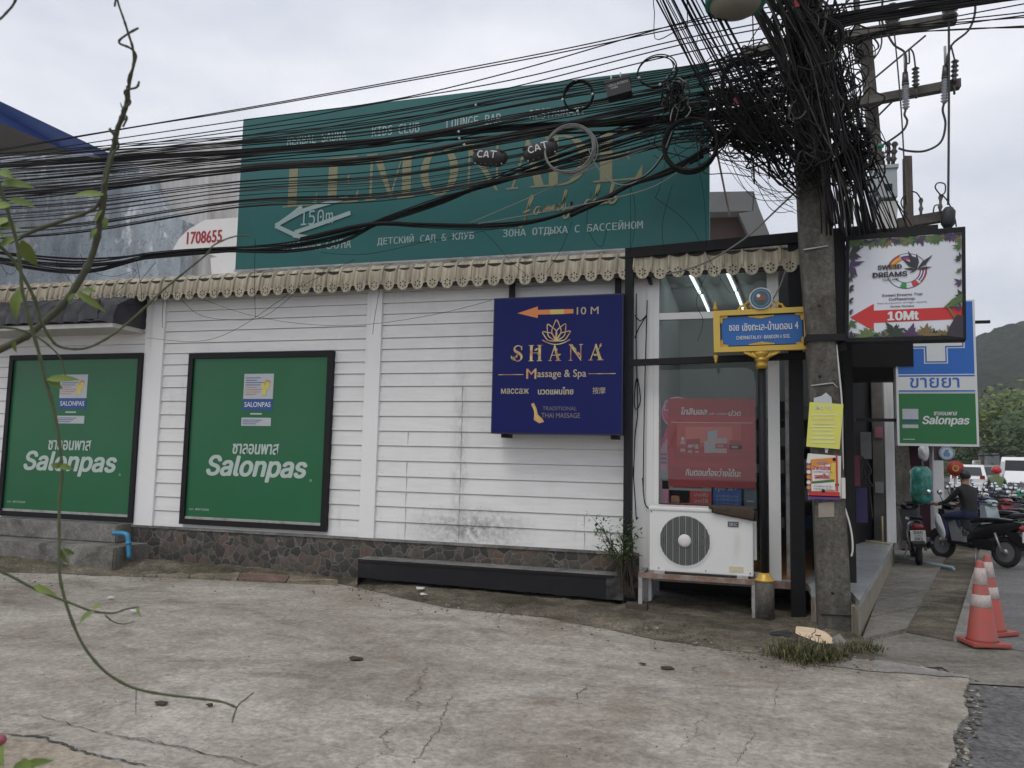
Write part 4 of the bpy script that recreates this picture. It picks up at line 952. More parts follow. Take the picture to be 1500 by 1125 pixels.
def street_sign():
    Y = 7.66; t = thing('street_name_sign', (at(1120, 850, Y).x, Y, 0), 'yellow framed blue soi name sign on a dark post with a round crest', 'street sign')
    bl, br = at(1046, 517, Y), at(1188.5, 511.5, Y); tl = at(1044, 458, Y)
    ang = .018; u = V((math.cos(ang), 0, math.sin(ang))); v = V((-math.sin(ang), 0, math.cos(ang))); W_ = (br-bl).length; H_ = .405
    fr = Fr(bl+V((0, -.03, 0)), u, v); My = pm('sign_yellow', (.55, .37, .06), .45, .08, 4, stain=(.38, .25, .05), stain_amt=.2); Mb = pm('street_blue', (.008, .10, .34), .4, .06, 3); Mgd = pm('gilt', (.48, .30, .045), .38, .25, 25, metal=.25)
    b = MB(); w = .062
    for a0, b0, a1, b1 in ((0, 0, W_, w*.8), (0, H_-w*.8, W_, H_), (0, w*.8, w, H_-w*.8), (W_-w, w*.8, W_, H_-w*.8)): fr.slab(b, a0, b0, a1, b1, -.06, .012, My)
    b.build('frame', t)
    b = MB(); fr.slab(b, w, w*.8, W_-w, H_-w*.8, -.05, -.02, M_black)
    a0, a1, b0, b1 = w+.012, W_-w-.012, w*.8+.012, H_-w*.8-.012; c = .055
    pts = [(a0+c, b0), (a1-c, b0), (a1-c*.4, b0+c*.5), (a1, b0+c), (a1, b1-c), (a1-c*.4, b1-c*.5), (a1-c, b1), (a0+c, b1), (a0+c*.4, b1-c*.5), (a0, b1-c), (a0, b0+c), (a0+c*.4, b0+c*.5)]
    fr.poly(b, pts, Mb, -.015)
    pan = b.build('panel', t); b = MB()
    fr.text(b, 'ซอย', (.145, .205, .238, .262), M_wht, d=-.011, bold=.014); fr.text(b, 'เชิงทะเล-บ้านดอน 4', (.268, .2, .775, .285), M_wht, d=-.011, bold=.012)
    fr.text(b, 'CHERNGTALAY-BANDON 4 SOI.', (.21, .118, .70, .153), M_wht, d=-.011, f='Inter', bold=.015); b.build('lettering', pan)
    b = MB()
    for cxx, czz, sg in ((W_/2, b1, -1), (W_/2, b0, 1)):
        for i in range(-4, 5): fr.disc(b, cxx+i*.026, czz, (.030-abs(i)*.004), Mgd, d=-.010+.0004*(i+4), n=10, t0=180 if sg < 0 else 0, t1=360 if sg < 0 else 180)
    for cxx, czz in ((a0, b0), (a1, b0), (a0, b1), (a1, b1)):
        for i, (dx, dz, r) in enumerate(((0, 0, .024), (.03, 0, .017), (0, .03, .017), (.052, 0, .010), (0, .052, .010))): fr.disc(b, cxx+dx*(1 if cxx < W_/2 else -1), czz+dz*(1 if czz < H_/2 else -1), r, Mgd, d=-.010+.0005*i, n=9)
    b.build('ornament', pan)
    # crest on a scrolled base
    cx, cz = fr.px(1114.5, 438); R1 = .107
    b = MB(); q = fr.p(cx, cz, -.02); Mring = pm('crest_ring', (.5, .52, .54), .4, .05); Mcb = pm('crest_blue', (.035, .10, .16), .5, .2, 20)
    b.lathe([(R1, -.02), (R1, .012), (R1*.9, .018)], q+V((0, -.012, 0)), Mring, 32, 'Y'); fr.disc(b, cx, cz, R1*.9, Mcb, d=.034, n=30); fr.disc(b, cx, cz, R1*.98, Mring, d=.033, r0=R1*.88, n=30)
    fr.disc(b, cx, cz, R1*.73, pm('crest_rim', (.2, .28, .3), .5), d=.0365, r0=R1*.68, n=30)
    Mel = pm('crest_brown', (.20, .07, .045), .5, .4, 40); Mgn = pm('crest_green', (.05, .09, .05), .6, .3, 40)
    fr.poly(b, [(cx-.05, cz-.002), (cx-.035, cz+.032), (cx+.0, cz+.044), (cx+.035, cz+.034), (cx+.045, cz+.0), (cx+.025, cz-.02), (cx-.02, cz-.022)], Mel, .038); fr.disc(b, cx-.022, cz+.026, .017, M_wht, d=.0395, n=12)
    fr.poly(b, [(cx-.045, cz-.03), (cx+.045, cz-.028), (cx+.02, cz-.06), (cx-.02, cz-.062)], Mgn, .0385); b.build('crest', t)
    b = MB()
    for sg in (-1, 1):
        for i, pts in enumerate((((.22, .0), (.17, .045), (.12, .07), (.09, .12), (.1, .16)), ((.2, .0), (.19, .04), (.15, .035), (.155, .01)), ((.13, .0), (.145, .05), (.10, .085), (.085, .05), (.11, .03)), ((.08, .0), (.09, .03), (.06, .05)))):
            b.tube([fr.p(cx+sg*x, H_+z, -.02) for x, z in [(q.x, q.y) for q in spline([V((x, z, 0)) for x, z in pts], 5)]], .009, Mgd, 6)
    b.build('scrollwork', t)
    def fin(x, y, up):
        b = MB(); p = fr.p(*fr.px(x, y), -.02); s = 1 if up else -1
        b.lathe([(.008, 0), (.008, .02*s), (.02, .028*s), (.024, .045*s), (.013, .062*s), (.017, .07*s), (.010, .09*s), (.001, .115*s)], p, Mgd, 10); b.build('finial', t)
    fin(1047.5, 457.5, 1); fin(1183, 449.5, 1); fin(1048.5, 516.5, 0); fin(1184.5, 511.5, 0)
    pc = at(1115.5, 516, Y+.0); b = MB()
    b.lathe([(.05, -.16), (.05, -.14), (.058, -.135), (.05, -.12), (.05, -.09), (.066, -.08), (.066, -.07), (.048, -.06), (.055, -.045), (.075, -.02), (.07, 0)], V((pc.x, Y-.01, pc.z)), Mgd, 16)
    for sg in (-1, 1):
        for k_ in range(3): b.tube([V((pc.x+sg*.03, Y-.05, pc.z-.07)), V((pc.x+sg*(.06+.03*k_), Y-.055, pc.z-.045+.01*k_)), V((pc.x+sg*(.09+.035*k_), Y-.05, pc.z-.008))], .012, Mgd, 6)
    b.build('capital', t)
    pb = at(1120, 850, Y); b = MB(); b.tube([V((pc.x, Y, pc.z-.1)), V((pb.x, Y, .3))], .036, M_black, 14); b.build('post', t)
    b = MB(); b.lathe([(.085, -.03), (.085, .385), (.075, .392)], V((pb.x, Y, 0)), M_pole, 20); bs = b.build('concrete_base', t)
    b = MB(); b.lathe([(.088, .375), (.086, .395), (.07, .405), (.06, .43), (.045, .45), (.034, .455)], V((pb.x, Y, 0)), Mgd, 20); b.build('gilt_collar', t)
street_sign()

# ---------------------------------------------------------------- posters just inside the window
def window_posters():
    Y = D+.08; g_ = lambda *p: at(*p, Y)
    def board(name, x0, y0, x1, y1, m, lab, d=0, cat='poster'):
        p, q = at(x0, y1, Y+d), at(x1, y0, Y+d); fr = Fr((p.x, Y+d, p.z), X, Z); W_, H_ = q.x-p.x, q.z-p.z
        b = MB(); fr.slab(b, 0, 0, W_, H_, -.012, 0, m); o = tag(b.build(name), lab, cat); return o, fr, W_, H_
    Mred = pm('poster_red', (.50, .032, .042), .45, .1, 2); Mr2 = pm('poster_red_dark', (.42, .026, .034), .45, .1, 2); Mr3 = pm('poster_red_light', (.60, .09, .08), .45, .1, 2); Ms = pm('silver_text', (.75, .72, .72), .4, .2, 20)
    o, fr, W_, H_ = board('poster', 979, 584, 1106, 712, Mred, 'large red painkiller poster standing inside the shop window above the air conditioner')
    b = MB(); fr.rect(b, 0, H_*.8, W_, H_, Mr2, .002); fr.rect(b, W_*.1, H_*.45, W_*.84, H_*.72, Mr3, .002); fr.rect(b, W_*.2, H_*.5, W_*.74, H_*.68, pm('poster_glow', (.68, .17, .14), .45, .1, 3), .004); fr.rect(b, 0, 0, W_, H_*.22, Mr2, .002)
    fr.rect(b, W_*.03, H_*.725, W_*.97, H_*.73, Ms, .005)
    fr.poly(b, [(W_*.07, H_*.38), (W_*.5, H_*.34), (W_*.92, H_*.37), (W_*.92, H_*.33), (W_*.5, H_*.28), (W_*.07, H_*.33)], Mr2, .006)
    P1, P2, P3 = pm('pack_pale', (.52, .40, .40), .5, .15, 40), pm('pack_blue', (.40, .46, .52), .5, .15, 40), pm('pack_red', (.45, .06, .06), .5, .15, 40)
    def pack(x0, x1, z0, z1, m, band, d, lean=.0):
        fr.poly(b, [(x0*W_, z0*H_), (x1*W_, z0*H_), (x1*W_, z1*H_), (x0*W_, (z1-lean)*H_)], m, d); fr.poly(b, [(x0*W_, lerp(z0, z1, .3)*H_), (x1*W_, lerp(z0, z1, .3)*H_), (x1*W_, lerp(z0, z1, .62)*H_), (x0*W_, lerp(z0, z1, .62)*H_)], band, d+.0015)
        for q in (.4, .5): fr.rect(b, lerp(x0, x1, .15)*W_, lerp(z0, z1, q)*H_, lerp(x0, x1, .7)*W_, (lerp(z0, z1, q)+.008)*H_, P1, d+.003)
    def bottle(x, z0, z1, w, m, cap, d):
        h = z1-z0; fr.poly(b, [((x-w)*W_, z0*H_), ((x+w)*W_, z0*H_), ((x+w)*W_, (z0+h*.66)*H_), ((x+w*.5)*W_, (z0+h*.78)*H_), ((x-w*.5)*W_, (z0+h*.78)*H_), ((x-w)*W_, (z0+h*.66)*H_)], m, d); fr.rect(b, (x-w*.6)*W_, (z0+h*.79)*H_, (x+w*.6)*W_, z1*H_, cap, d+.001); fr.rect(b, (x-w)*W_, (z0+h*.2)*H_, (x+w)*W_, (z0+h*.5)*H_, P3, d+.0015)
    pack(.21, .37, .39, .545, Mr2, P3, .007, .01); bottle(.17, .395, .56, .028, P1, M_wht, .010); bottle(.255, .385, .50, .026, P1, P3, .0115); bottle(.335, .385, .48, .022, P1, P1, .0125)
    pack(.46, .57, .39, .645, P2, P1, .008, .02); pack(.42, .50, .385, .52, P1, P2, .0125); pack(.55, .68, .385, .56, P1, P3, .0135, .01); pack(.71, .85, .39, .53, Mr2, M_dark, .009)
    b.build('product_print', o)
    b = MB(); fr.text(b, 'ไทลินอล', (.15*W_, .815*H_, .455*W_, .90*H_), Ms, d=.008, bold=.03, shear=.2); fr.text(b, 'แพ้ บรรเทา', (.47*W_, .815*H_, .7*W_, .845*H_), Ms, d=.008, shear=.2); fr.text(b, 'ปวด', (.7*W_, .805*H_, .84*W_, .87*H_), Ms, d=.008, bold=.02, shear=.2)
    fr.text(b, 'กินตอนท้องว่างได้นะ', (.2*W_, .125*H_, .84*W_, .215*H_), Ms, d=.008, bold=.02, shear=.2); b.build('lettering', o)
    Mpk = pm('pink_board', (.80, .085, .30), .45, .12, 5); Mlp = pm('pale_pink', (.75, .4, .5), .5, .1, 5)
    Yp = D+.13; p = at(965, 736, Yp); fr = Fr((p.x, Yp, p.z), X, Z); k = fr.px; b = MB()
    pts = [k(966, 737), k(985, 737), k(1000, 655), k(1010, 620)] ; cx, cz = k(992, 604); r = abs(k(1016, 604)[0]-cx)
    arc = [(cx+r*math.cos(R_(a)), cz+r*math.sin(R_(a))) for a in range(-20, 235, 12)]
    pts = [k(966, 737), k(1010, 737)] + arc + [k(972, 640), k(966, 652)]
    b.prism([fr.p(*q, 0) for q in pts], (0, .012, 0), Mpk); fr.disc(b, cx, cz, r*.97, M_wht, d=.003, r0=r*.91, n=30)
    fr.ppx(b, [(966, 737), (978, 737), (978, 640), (966, 660)], Mlp, .003); fr.tpx(b, 'L', 972, 602, 979, 586, M_wht, d=.005, shear=.2); fr.rpx(b, 968, 704, 979, 690, M_gry, .006); fr.rpx(b, 970, 716, 980, 704, M_dark, .006)
    for y in (664, 670, 676): fr.rpx(b, 968, y+3, 976, y, pm('lilac', (.25, .2, .4), .5), .006)
    tag(b.build('poster'), 'pink cut out poster with a round head at the left of the shop window', 'poster')
    for nm, x0, y0, x1, y1, m, lab, tx in (('poster', 980, 709, 1042, 738, pm('poster_scarlet', (.55, .05, .05), .5, .1, 4), 'short red and silver poster low in the window left of the blue one', None), ('poster', 1045, 709, 1086, 742, pm('poster_blue', (.03, .10, .36), .5, .1, 4), 'small blue poster marked number one low in the shop window', 1), ('poster', 1090, 712, 1108, 745, pm('poster_slate', (.12, .17, .2), .5, .2, 4), 'narrow slate blue card at the lower right of the shop window', None)):
        o, fr, W_, H_ = board(nm, x0, y0, x1, y1, m, lab, .05); b = MB()
        if tx:
            fr.text(b, 'คุบ #1', (.06*W_, .64*H_, .82*W_, .94*H_), M_wht, d=.004, bold=.02)
            for i in range(3): fr.text(b, 'ยาสีฟันเพื่อคน'[:9+i], (.1*W_, (.42-.16*i)*H_, .9*W_, (.53-.16*i)*H_), pm('pale_blue', (.3, .42, .55), .5), d=.004)
        elif x0 == 980:
            fr.rect(b, 0, H_*.66, W_, H_*.95, M_gry, .003); fr.rect(b, W_*.1, H_*.78, W_*.8, H_*.83, Mr2, .005); fr.rect(b, W_*.05, .02, W_*.25, H_*.4, M_org, .004); fr.text(b, 'ปวดหัว', (.6*W_, .4*H_, .92*W_, .56*H_), M_wht, d=.004); fr.text(b, 'ลดไข้', (.6*W_, .12*H_, .92*W_, .3*H_), M_wht, d=.004)
        else: fr.rect(b, W_*.2, H_*.3, W_*.8, H_*.36, M_gry, .003)
        b.build('lettering', o)
window_posters()

# ---------------------------------------------------------------- things standing against the wall
def air_conditioner():
    Y = 7.72; p = at(951, 838, Y); q = at(1104, 850, Y); x0, x1 = p.x, q.x; z0 = .40; z1 = at(1030, 744, Y).z
    t = thing('air_conditioner', ((x0+x1)/2, Y, z0), 'white outdoor air conditioner with a round black fan grille on a steel stand', 'air conditioner')
    Mw = pm('ac_white', (.66, .66, .64), .45, .05, 3, stain=(.48, .44, .37), stain_amt=.2, stretch=(2, 2, .4)); Md = pm('grille_dark', (.045, .047, .045), .6, .2, 9); W_ = x1-x0; H_ = z1-z0
    b = MB(); b.bbox((x0, Y, z0), (x1, Y+.32, z1-.035), Mw, .012); b.bbox((x0-.008, Y-.012, z1-.04), (x1+.008, Y+.33, z1), Mw, .012)
    b.box((x1-.0, Y+.05, z0+.15), (x1+.03, Y+.2, z1-.12), Mw); b.build('casing', t)
    fr = Fr((x0, Y, z0), X, Z); cx, cz = fr.px(1003, 792); R1 = .242
    b = MB(); fr.disc(b, cx, cz, R1, Md, d=.003, n=48); fr.disc(b, cx, cz, R1+.012, Mw, d=.006, r0=R1-.006, n=48)
    Mwire = pm('grille_wire', (.14, .145, .14), .5, .1); Mwire2 = pm('grille_bar', (.42, .42, .40), .5, .1)
    for i in range(1, 15): fr.disc(b, cx, cz, R1*i/15+.0028, Mwire, d=.012, r0=R1*i/15-.0028, n=40)
    for i in range(24):
        a = 2*math.pi*i/24; ca, sa = math.cos(a), math.sin(a); w = .0035
        x = -R1 + 2*R1*(i+.5)/24; h = math.sqrt(R1*R1-x*x)
        fr.rect(b, cx+x-w*.55, cz-h, cx+x+w*.55, cz+h, Mwire if i % 3 else Mwire2, .0125)
    b.build('fan_grille', t)
    b = MB(); b.lathe([(.062, 0), (.062, -.012), (.05, -.022), (.02, -.026)], V((x0+cx, Y-.01, z0+cz)), pm('hub_white', (.62, .58, .56), .5, .05), 24, 'Y'); b.build('fan_hub', t)
    b = MB(); a0, b0 = fr.px(1066, 770); fr.slab(b, a0, b0-.01, a0+.1, b0+.04, 0, .006, pm('badge_grey', (.07, .07, .08), .4)); fr.text(b, 'SKC', (a0+.012, b0, a0+.088, b0+.03), M_gry, d=.009, bold=.02); b.build('badge', t)
    b = MB(); a0, b0 = fr.px(1068, 838); fr.slab(b, a0, b0, a0+.13, b0+.055, 0, .003, pm('energy_label', (.52, .48, .33), .6, .2, 30)); b.build('label_sticker', t)
    b = MB(); 
    for xx in (x0+.1, x1-.1):
        for i in (0,): b.box((xx-.05, Y-.03, z0-.02), (xx+.05, Y+.36, z0+.002), M_steel)
    for xx, zz in ((x0+.02, z1-.055), (x0+.09, z0+.03), (x1-.03, z0+.03), (x0+W_*.55, z0+.03)): b.lathe([(.006, 0), (.006, -.004)], V((xx, Y-.0, zz)), M_dark, 8, 'Y')
    b.build('feet', t)
    # stand
    t = thing('steel_stand', ((x0+x1)/2, Y, 0), 'low galvanised angle iron stand rusting under the air conditioner', 'stand')
    xa, xb = x0-.1, x1+.02; ya, yb = Y-.06, Y+.42
    b = MB()
    b.box((xa, ya, z0-.065), (xb, ya+.045, z0-.02), M_rust); b.box((xa, yb, z0-.065), (xb, yb+.045, z0-.02), M_steel); b.box((xa, ya+.045, z0-.06), (xa+.045, yb, z0-.024), M_steel); b.box((xb-.045, ya+.045, z0-.06), (xb, yb, z0-.024), M_steel); b.build('top_frame', t)
    for x, y in ((xa, ya+.002), (xb-.04, ya+.002), (xa, yb), (xb-.04, yb)): b = MB(); b.box((x+.002, y, -.02), (x+.04, y+.038, z0-.066), M_steel); b.build('leg', t)
    # folded brown mat over the top right corner
    Mm = pm('brown_mat', (.055, .036, .024), .95, .35, 20, bmp=.8, bscale=120); b = MB(); nx, ny = 14, 9; vs = []; rn = random.Random(8); xs0, xs1 = at(1038, 745, Y).x, x1+.005
    prof = [(Y+.2, z1+.006), (Y+.1, z1+.008), (Y+.02, z1+.010), (Y-.022, z1+.003), (Y-.03, z1-.03), (Y-.028, z1-.075), (Y-.03, z1-.105)]
    for i in range(nx+1):
        x = lerp(xs0, xs1, i/nx)
        for j, (y, z) in enumerate(prof):
            sag = (.35+.65*i/nx) if j > 3 else 1
            vs.append((x + (.015*j if i == 0 and j > 3 else 0), y + rn.uniform(-.003, .003), (z1 + (z-z1)*sag if j > 3 else z) + rn.uniform(-.002, .003)))
    k = len(prof); b.add(vs, [(i*k+j, (i+1)*k+j, (i+1)*k+j+1, i*k+j+1) for i in range(nx) for j in range(k-1)], Mm, True)
    b.add([(v[0], v[1]-.014*(1 if 2 < q % k else .2), v[2]+.014) for q, v in enumerate(vs)], [(i*k+j+1, (i+1)*k+j+1, (i+1)*k+j, i*k+j) for i in range(nx) for j in range(k-1)], Mm, True)
    tag(b.build('doormat'), 'brown fibre mat folded over the top corner of the air conditioner', 'mat')
air_conditioner()

def low_wall():
    Y = 7.86; tl, tr, br, bl = [at(x, y, Y) for x, y in ((526, 819), (914, 846), (914, 881), (526, 848))]
    b = MB(); M = M_blackp; n = 30; vs = []; rn = random.Random(6)
    z1 = .312
    for i in range(n+1):
        x = lerp(tl.x, tr.x, i/n); e = 0
        dz = .012*math.sin(i*.5); vs += [(x, Y-.02, lerp(.108, .072, i/n)+rn.uniform(-.006, .006)), (x, Y-.018, z1-.03), (x, Y-.03, z1-.028), (x, Y-.03, z1), (x, D-.07, z1+.004)]
    k = 5; b.add(vs, [(i*k+j, (i+1)*k+j, (i+1)*k+j+1, i*k+j+1) for i in range(n) for j in range(k-2)], M)
    b.add(vs, [(i*k+3, (i+1)*k+3, (i+1)*k+4, i*k+4) for i in range(n)], M_step)
    b.add([(tl.x, Y-.02, -.02), (tl.x, Y-.02, z1), (tl.x, D-.07, z1), (tl.x, D-.07, -.02)], ((0, 3, 2, 1),), M); b.add([(tr.x, Y-.02, -.02), (tr.x, Y-.02, z1), (tr.x, D-.07, z1), (tr.x, D-.07, -.02)], ((0, 1, 2, 3),), M_step)
    # broken bare concrete at the right end
    bm = bmesh.new(); bmesh.ops.create_grid(bm, x_segments=12, y_segments=10, size=.5)
    from mathutils import noise as NZ
    bmesh.ops.delete(bm, geom=[v for v in bm.verts if v.co.x < -.28+.35*abs(NZ.noise(V((v.co.y*5, 1, 1))))], context='VERTS')
    for v in bm.verts: v.co = V((tr.x-.13+v.co.x*.262, Y-.030+.012*NZ.noise(V((v.co.x*4, v.co.y*4, 2))), .19+v.co.y*.23))
    b.bm(bm, pm('chipped_end', (.085, .08, .074), .9, .5, 9, stain=(.02, .019, .02), stain_amt=.5))
    tag(b.build('low_wall'), 'long low black painted ledge with a chipped bare concrete end along the stone plinth', 'ledge')
low_wall()

def steps_and_pipe():
    t = thing('concrete_steps', (-9, 7.5, 0), 'mouldy two tier concrete steps at the far left under the green board', 'steps')
    xr = at(178, 790, 7.62).x
    for nm, y0, y1, z0, z1, x1 in (('tread', 7.52, D-.03, -.02, .30, xr), ('tread', 7.86, D-.02, .30, .52, xp1a-.02)):
        b = MB(); bm = bmesh.new(); bmesh.ops.create_cube(bm, size=1); x0 = -15
        for w in bm.verts: w.co = V(((x0+x1)/2+w.co.x*(x1-x0), (y0+y1)/2+w.co.y*(y1-y0), (z0+z1)/2+w.co.z*(z1-z0)))
        bmesh.ops.bevel(bm, geom=bm.edges[:], offset=.018, segments=2, affect='EDGES'); b.bm(bm, M_step); b.build(nm, t)
    Mb = pm('blue_pvc', (.03, .22, .40), .35, .1, 9, stain=(.05, .11, .15), stain_amt=.25); Y = 7.66
    pts = [at(166, 781, Y), at(178, 781, Y), at(185, 783, Y), at(188, 790, Y), at(189, 817, Y)]
    b = MB(); b.tube(spline(pts, 5), .028, Mb, 12); a, c = at(188.2, 793, Y), at(188.4, 798, Y); b.tube([a, c], .033, Mb, 12)
    tag(b.build('drain_pipe'), 'short bright blue plastic drain pipe elbow beside the concrete steps', 'pipe')
steps_and_pipe()

# ---------------------------------------------------------------- foliage helpers
def leaf(b, base, tip, w, mat, up=V((0, 0, 1)), fold=.25, seg=4):
    """a pointed leaf, slightly folded along its rib and drooping"""
    base, tip = V(base), V(tip); d = tip-base; L_ = d.length; s = d.cross(up); s = s.normalized() if s.length > 1e-6 else V((1, 0, 0)); n = s.cross(d).normalized()
    vs = []
    for i in range(seg+1):
        t = i/seg; ww = w*math.sin(math.pi*min(1, t**.8*.96+.04))**.9*(1-.25*t); c = base + d*t + n*(.10*L_*math.sin(math.pi*t))
        vs += [c - s*ww + n*ww*fold, c, c + s*ww + n*ww*fold]
    b.add(vs, [(i*3+j, i*3+j+1, i*3+j+4, i*3+j+3) for i in range(seg) for j in range(2)], mat, True)
M_lf = m_leaf('vine_leaf', (.085, .13, .025), (.17, .22, .05)); M_sh = m_leaf('shrub_leaf', (.030, .065, .018), (.085, .14, .04)); M_gr = m_leaf('grass_blade', (.035, .05, .015), (.17, .145, .07))
M_tr = m_leaf('tree_leaf', (.022, .042, .012), (.065, .105, .028)); M_bark = pm('vine_bark', (.055, .06, .028), .8, .4, 30); M_bk = pm('bark', (.07, .055, .04), .9, .35, 12)

def shrub():
    t = thing('shrub', (at(915, 830, 7.75).x, 7.8, .1), 'small leafy green shrub growing round the foot of the black post', 'shrub'); rn = random.Random(21)
    st, lf = MB(), MB(); root = V((-1.08, 7.86, .1))
    for x, y, n in ((868, 758, 9), (880, 765, 10), (893, 772, 10), (905, 778, 10), (886, 790, 10), (880, 780, 8), (898, 800, 10), (908, 795, 8), (913, 785, 8), (922, 765, 8), (928, 760, 7), (925, 775, 9), (933, 780, 7), (918, 800, 8), (905, 815, 9), (890, 812, 7), (928, 800, 6), (876, 805, 5)):
        tip = at(x, y, 7.78+rn.uniform(-.2, .18)); mid = root.lerp(tip, .55) + V((rn.uniform(-.05, .05), 0, .10))
        c = spline([root+V((rn.uniform(-.08, .08), 0, 0)), mid, tip], 6); st.tube(c, [.008*(1-.8*i/len(c)) for i in range(len(c))], M_bk, 5)
        for _ in range(int(n*2.6)):
            p = c[rn.randrange(len(c)//2, len(c))] + V((rn.gauss(0, .045), rn.gauss(0, .05), rn.gauss(0, .045)))
            an = rn.uniform(0, 6.28); el = rn.uniform(-.5, .7); L_ = rn.uniform(.04, .075); q = p + V((math.cos(an)*math.cos(el), math.sin(an)*math.cos(el), math.sin(el)))*L_
            leaf(lf, p, q, L_*.22, M_sh, seg=3)
    st.build('stems', t); lf.build('foliage', t)
shrub()

def stump():
    p0 = gz(1172, 952); t = thing('tree_stump', (p0.x, p0.y, 0), 'freshly sawn tree stump with a pale flat cut face among grass by the pole', 'tree stump'); rn = random.Random(5)
    Mcut, N, L, P = base_mat('fresh_cut_wood'); c = coords(N); w = N.new('ShaderNodeTexWave'); w.wave_type = 'RINGS'; w.inputs['Scale'].default_value = 14; w.inputs['Distortion'].default_value = 4; L.new(c, w.inputs['Vector'])
    L.new(mixc(N, L, mixc(N, L, .5, (0, 0, 0), w.outputs['Fac']), (.60, .47, .33), (.50, .36, .23)), P.inputs['Base Color']); P.inputs['Roughness'].default_value = .8
    zt = lambda x, y: gz(x, y, .19)
    cut = [gz(1166, 918, 0.149), gz(1180, 919, 0.152), gz(1195, 921, 0.149), gz(1209, 926, 0.140), gz(1219, 934, 0.124), gz(1222, 943, 0.112), gz(1212, 944, 0.105), gz(1196, 942, 0.105), gz(1186, 937, 0.112), gz(1170, 931, 0.124), gz(1165, 928, 0.130), gz(1165, 922, 0.143)]
    ctr = sum(cut, V((0, 0, 0)))/len(cut); cut = [ctr+(p-ctr)*.985 for p in cut]
    b = MB(); b.poly([p+V((0, 0, .004)) for p in cut], Mcut); cf = b.build('cut_face', t)
    b = MB(); ax = (cut[4]-cut[0]).normalized(); a0 = cut[2].lerp(ctr, .1); a1 = cut[8].lerp(ctr, .15); pp = [a0, a0.lerp(ctr, .5)+ax*.012, ctr-ax*.006, ctr.lerp(a1, .5)+ax*.01, a1]; b.tube([p+V((0, 0, .006)) for p in pp], .003, M_bk, 4); b.tube([ctr+V((.02, -.01, .006)), ctr+V((.045, -.03, .006)), ctr+V((.06, -.02, .006))], .005, M_bk, 4); b.build('split', t)
    b = MB(); n = len(cut); rings = [cut, [ctr + (p-ctr)*1.10 + V((0, 0, -.03)) for p in cut], [ctr + (p-ctr)*1.25*rn.uniform(.95, 1.1) + V((0, 0, -.08)) for p in cut], [V((ctr.x + (p.x-ctr.x)*1.35*rn.uniform(.9, 1.15), ctr.y + (p.y-ctr.y)*1.35, -.02)) for p in cut]]
    b.add([p for r in rings for p in r], [(i*n+j, i*n+(j+1) % n, (i+1)*n+(j+1) % n, (i+1)*n+j) for i in range(3) for j in range(n)], pm('stump_bark', (.075, .062, .05), .95, .4, 16, bmp=1, bscale=60)); b.build('bark', t)
    # charred chunk and rubble beside it
    def rock(x, y, r, m, lab, sc=(1, .7, .6), z=.0):
        bm = bmesh.new(); bmesh.ops.create_icosphere(bm, subdivisions=2, radius=r); q = gz(x, y, z); k = rn.random()*50
        from mathutils import noise as NZ
        for v in bm.verts: v.co *= 1+.5*NZ.noise(v.co*(2.2/r)+V((k, 0, 0)))
        for v in bm.verts: v.co = V((v.co.x*sc[0], v.co.y*sc[1], max(-.01, v.co.z*sc[2]))) + q
        mb = MB(); mb.bm(bm, m); tag(mb.build('rubble'), lab, 'rubble')
    rock(1148, 936, .11, pm('charred', (.03, .028, .026), .95, .4, 14), 'dark charred lump of root at the left of the stump', (1.2, .7, .7))
    rock(1228, 948, .10, pm('grey_rubble', (.17, .165, .155), .9, .3, 9), 'grey broken concrete lump at the right of the stump', (.8, .7, .9)); rock(1218, 930, .07, pm('grey_rubble', (.17, .165, .155), .9, .3, 9), 'small grey concrete lump between the stump and the pole', (1.2, .7, .6))
    rock(1133, 880, .05, pm('dark_brick', (.06, .045, .035), .9, .3, 14), 'small dark broken brick beside the concrete base of the soi sign', (1.5, .7, .6))
    b = MB(); q = gz(931, 893, .03); b.bbox((q.x-.1, q.y, .0), (q.x+.11, q.y+.12, .085), pm('dark_brick', (.06, .045, .035), .9, .3, 14), .015); tag(b.build('brick'), 'dark mossy brick lying before the left leg of the air conditioner stand', 'brick')
    g = MB(); rg = random.Random(15)
    def tuft(cx, cy, n, sp, h):
        for _ in range(n):
            p = gz(cx+rg.gauss(0, sp), cy+rg.gauss(0, sp*.22), .01); c0 = gz(cx, cy, .01); an = math.atan2(p.y-c0.y, p.x-c0.x) + rg.gauss(0, .9); ln = h*rg.choice((.35, .5, .7, .9, 1.2))*rg.uniform(.8, 1.15); dx, dy = math.cos(an)*ln*.7, math.sin(an)*ln*.7-.03
            w = .004; s = V((-math.sin(an), math.cos(an), 0))*w; m1 = p+V((dx*.4, dy*.4, ln*.75)); tp = p+V((dx, dy, ln*rg.uniform(.3, .9)))
            g.add([p-s, p+s, m1+s*.8, m1-s*.8, tp], ((0, 1, 2, 3), (3, 2, 4)), M_gr)
    tuft(1176, 964, 200, 20, .16); tuft(1208, 967, 150, 10, .16); tuft(1188, 970, 120, 20, .08); tuft(1148, 962, 60, 10, .09); tuft(1150, 952, 120, 12, .08); tuft(1258, 950, 260, 14, .06); tuft(1280, 955, 60, 8, .05); tuft(985, 915, 90, 30, .03); tuft(530, 862, 60, 14, .03); tuft(760, 895, 60, 30, .025); tuft(1265, 880, 40, 3, .06); tuft(1235, 962, 50, 6, .06)
    tag(g.build('grass'), 'tufts of dry and green grass round the stump and along the verge', 'grass', kind='stuff')
stump()

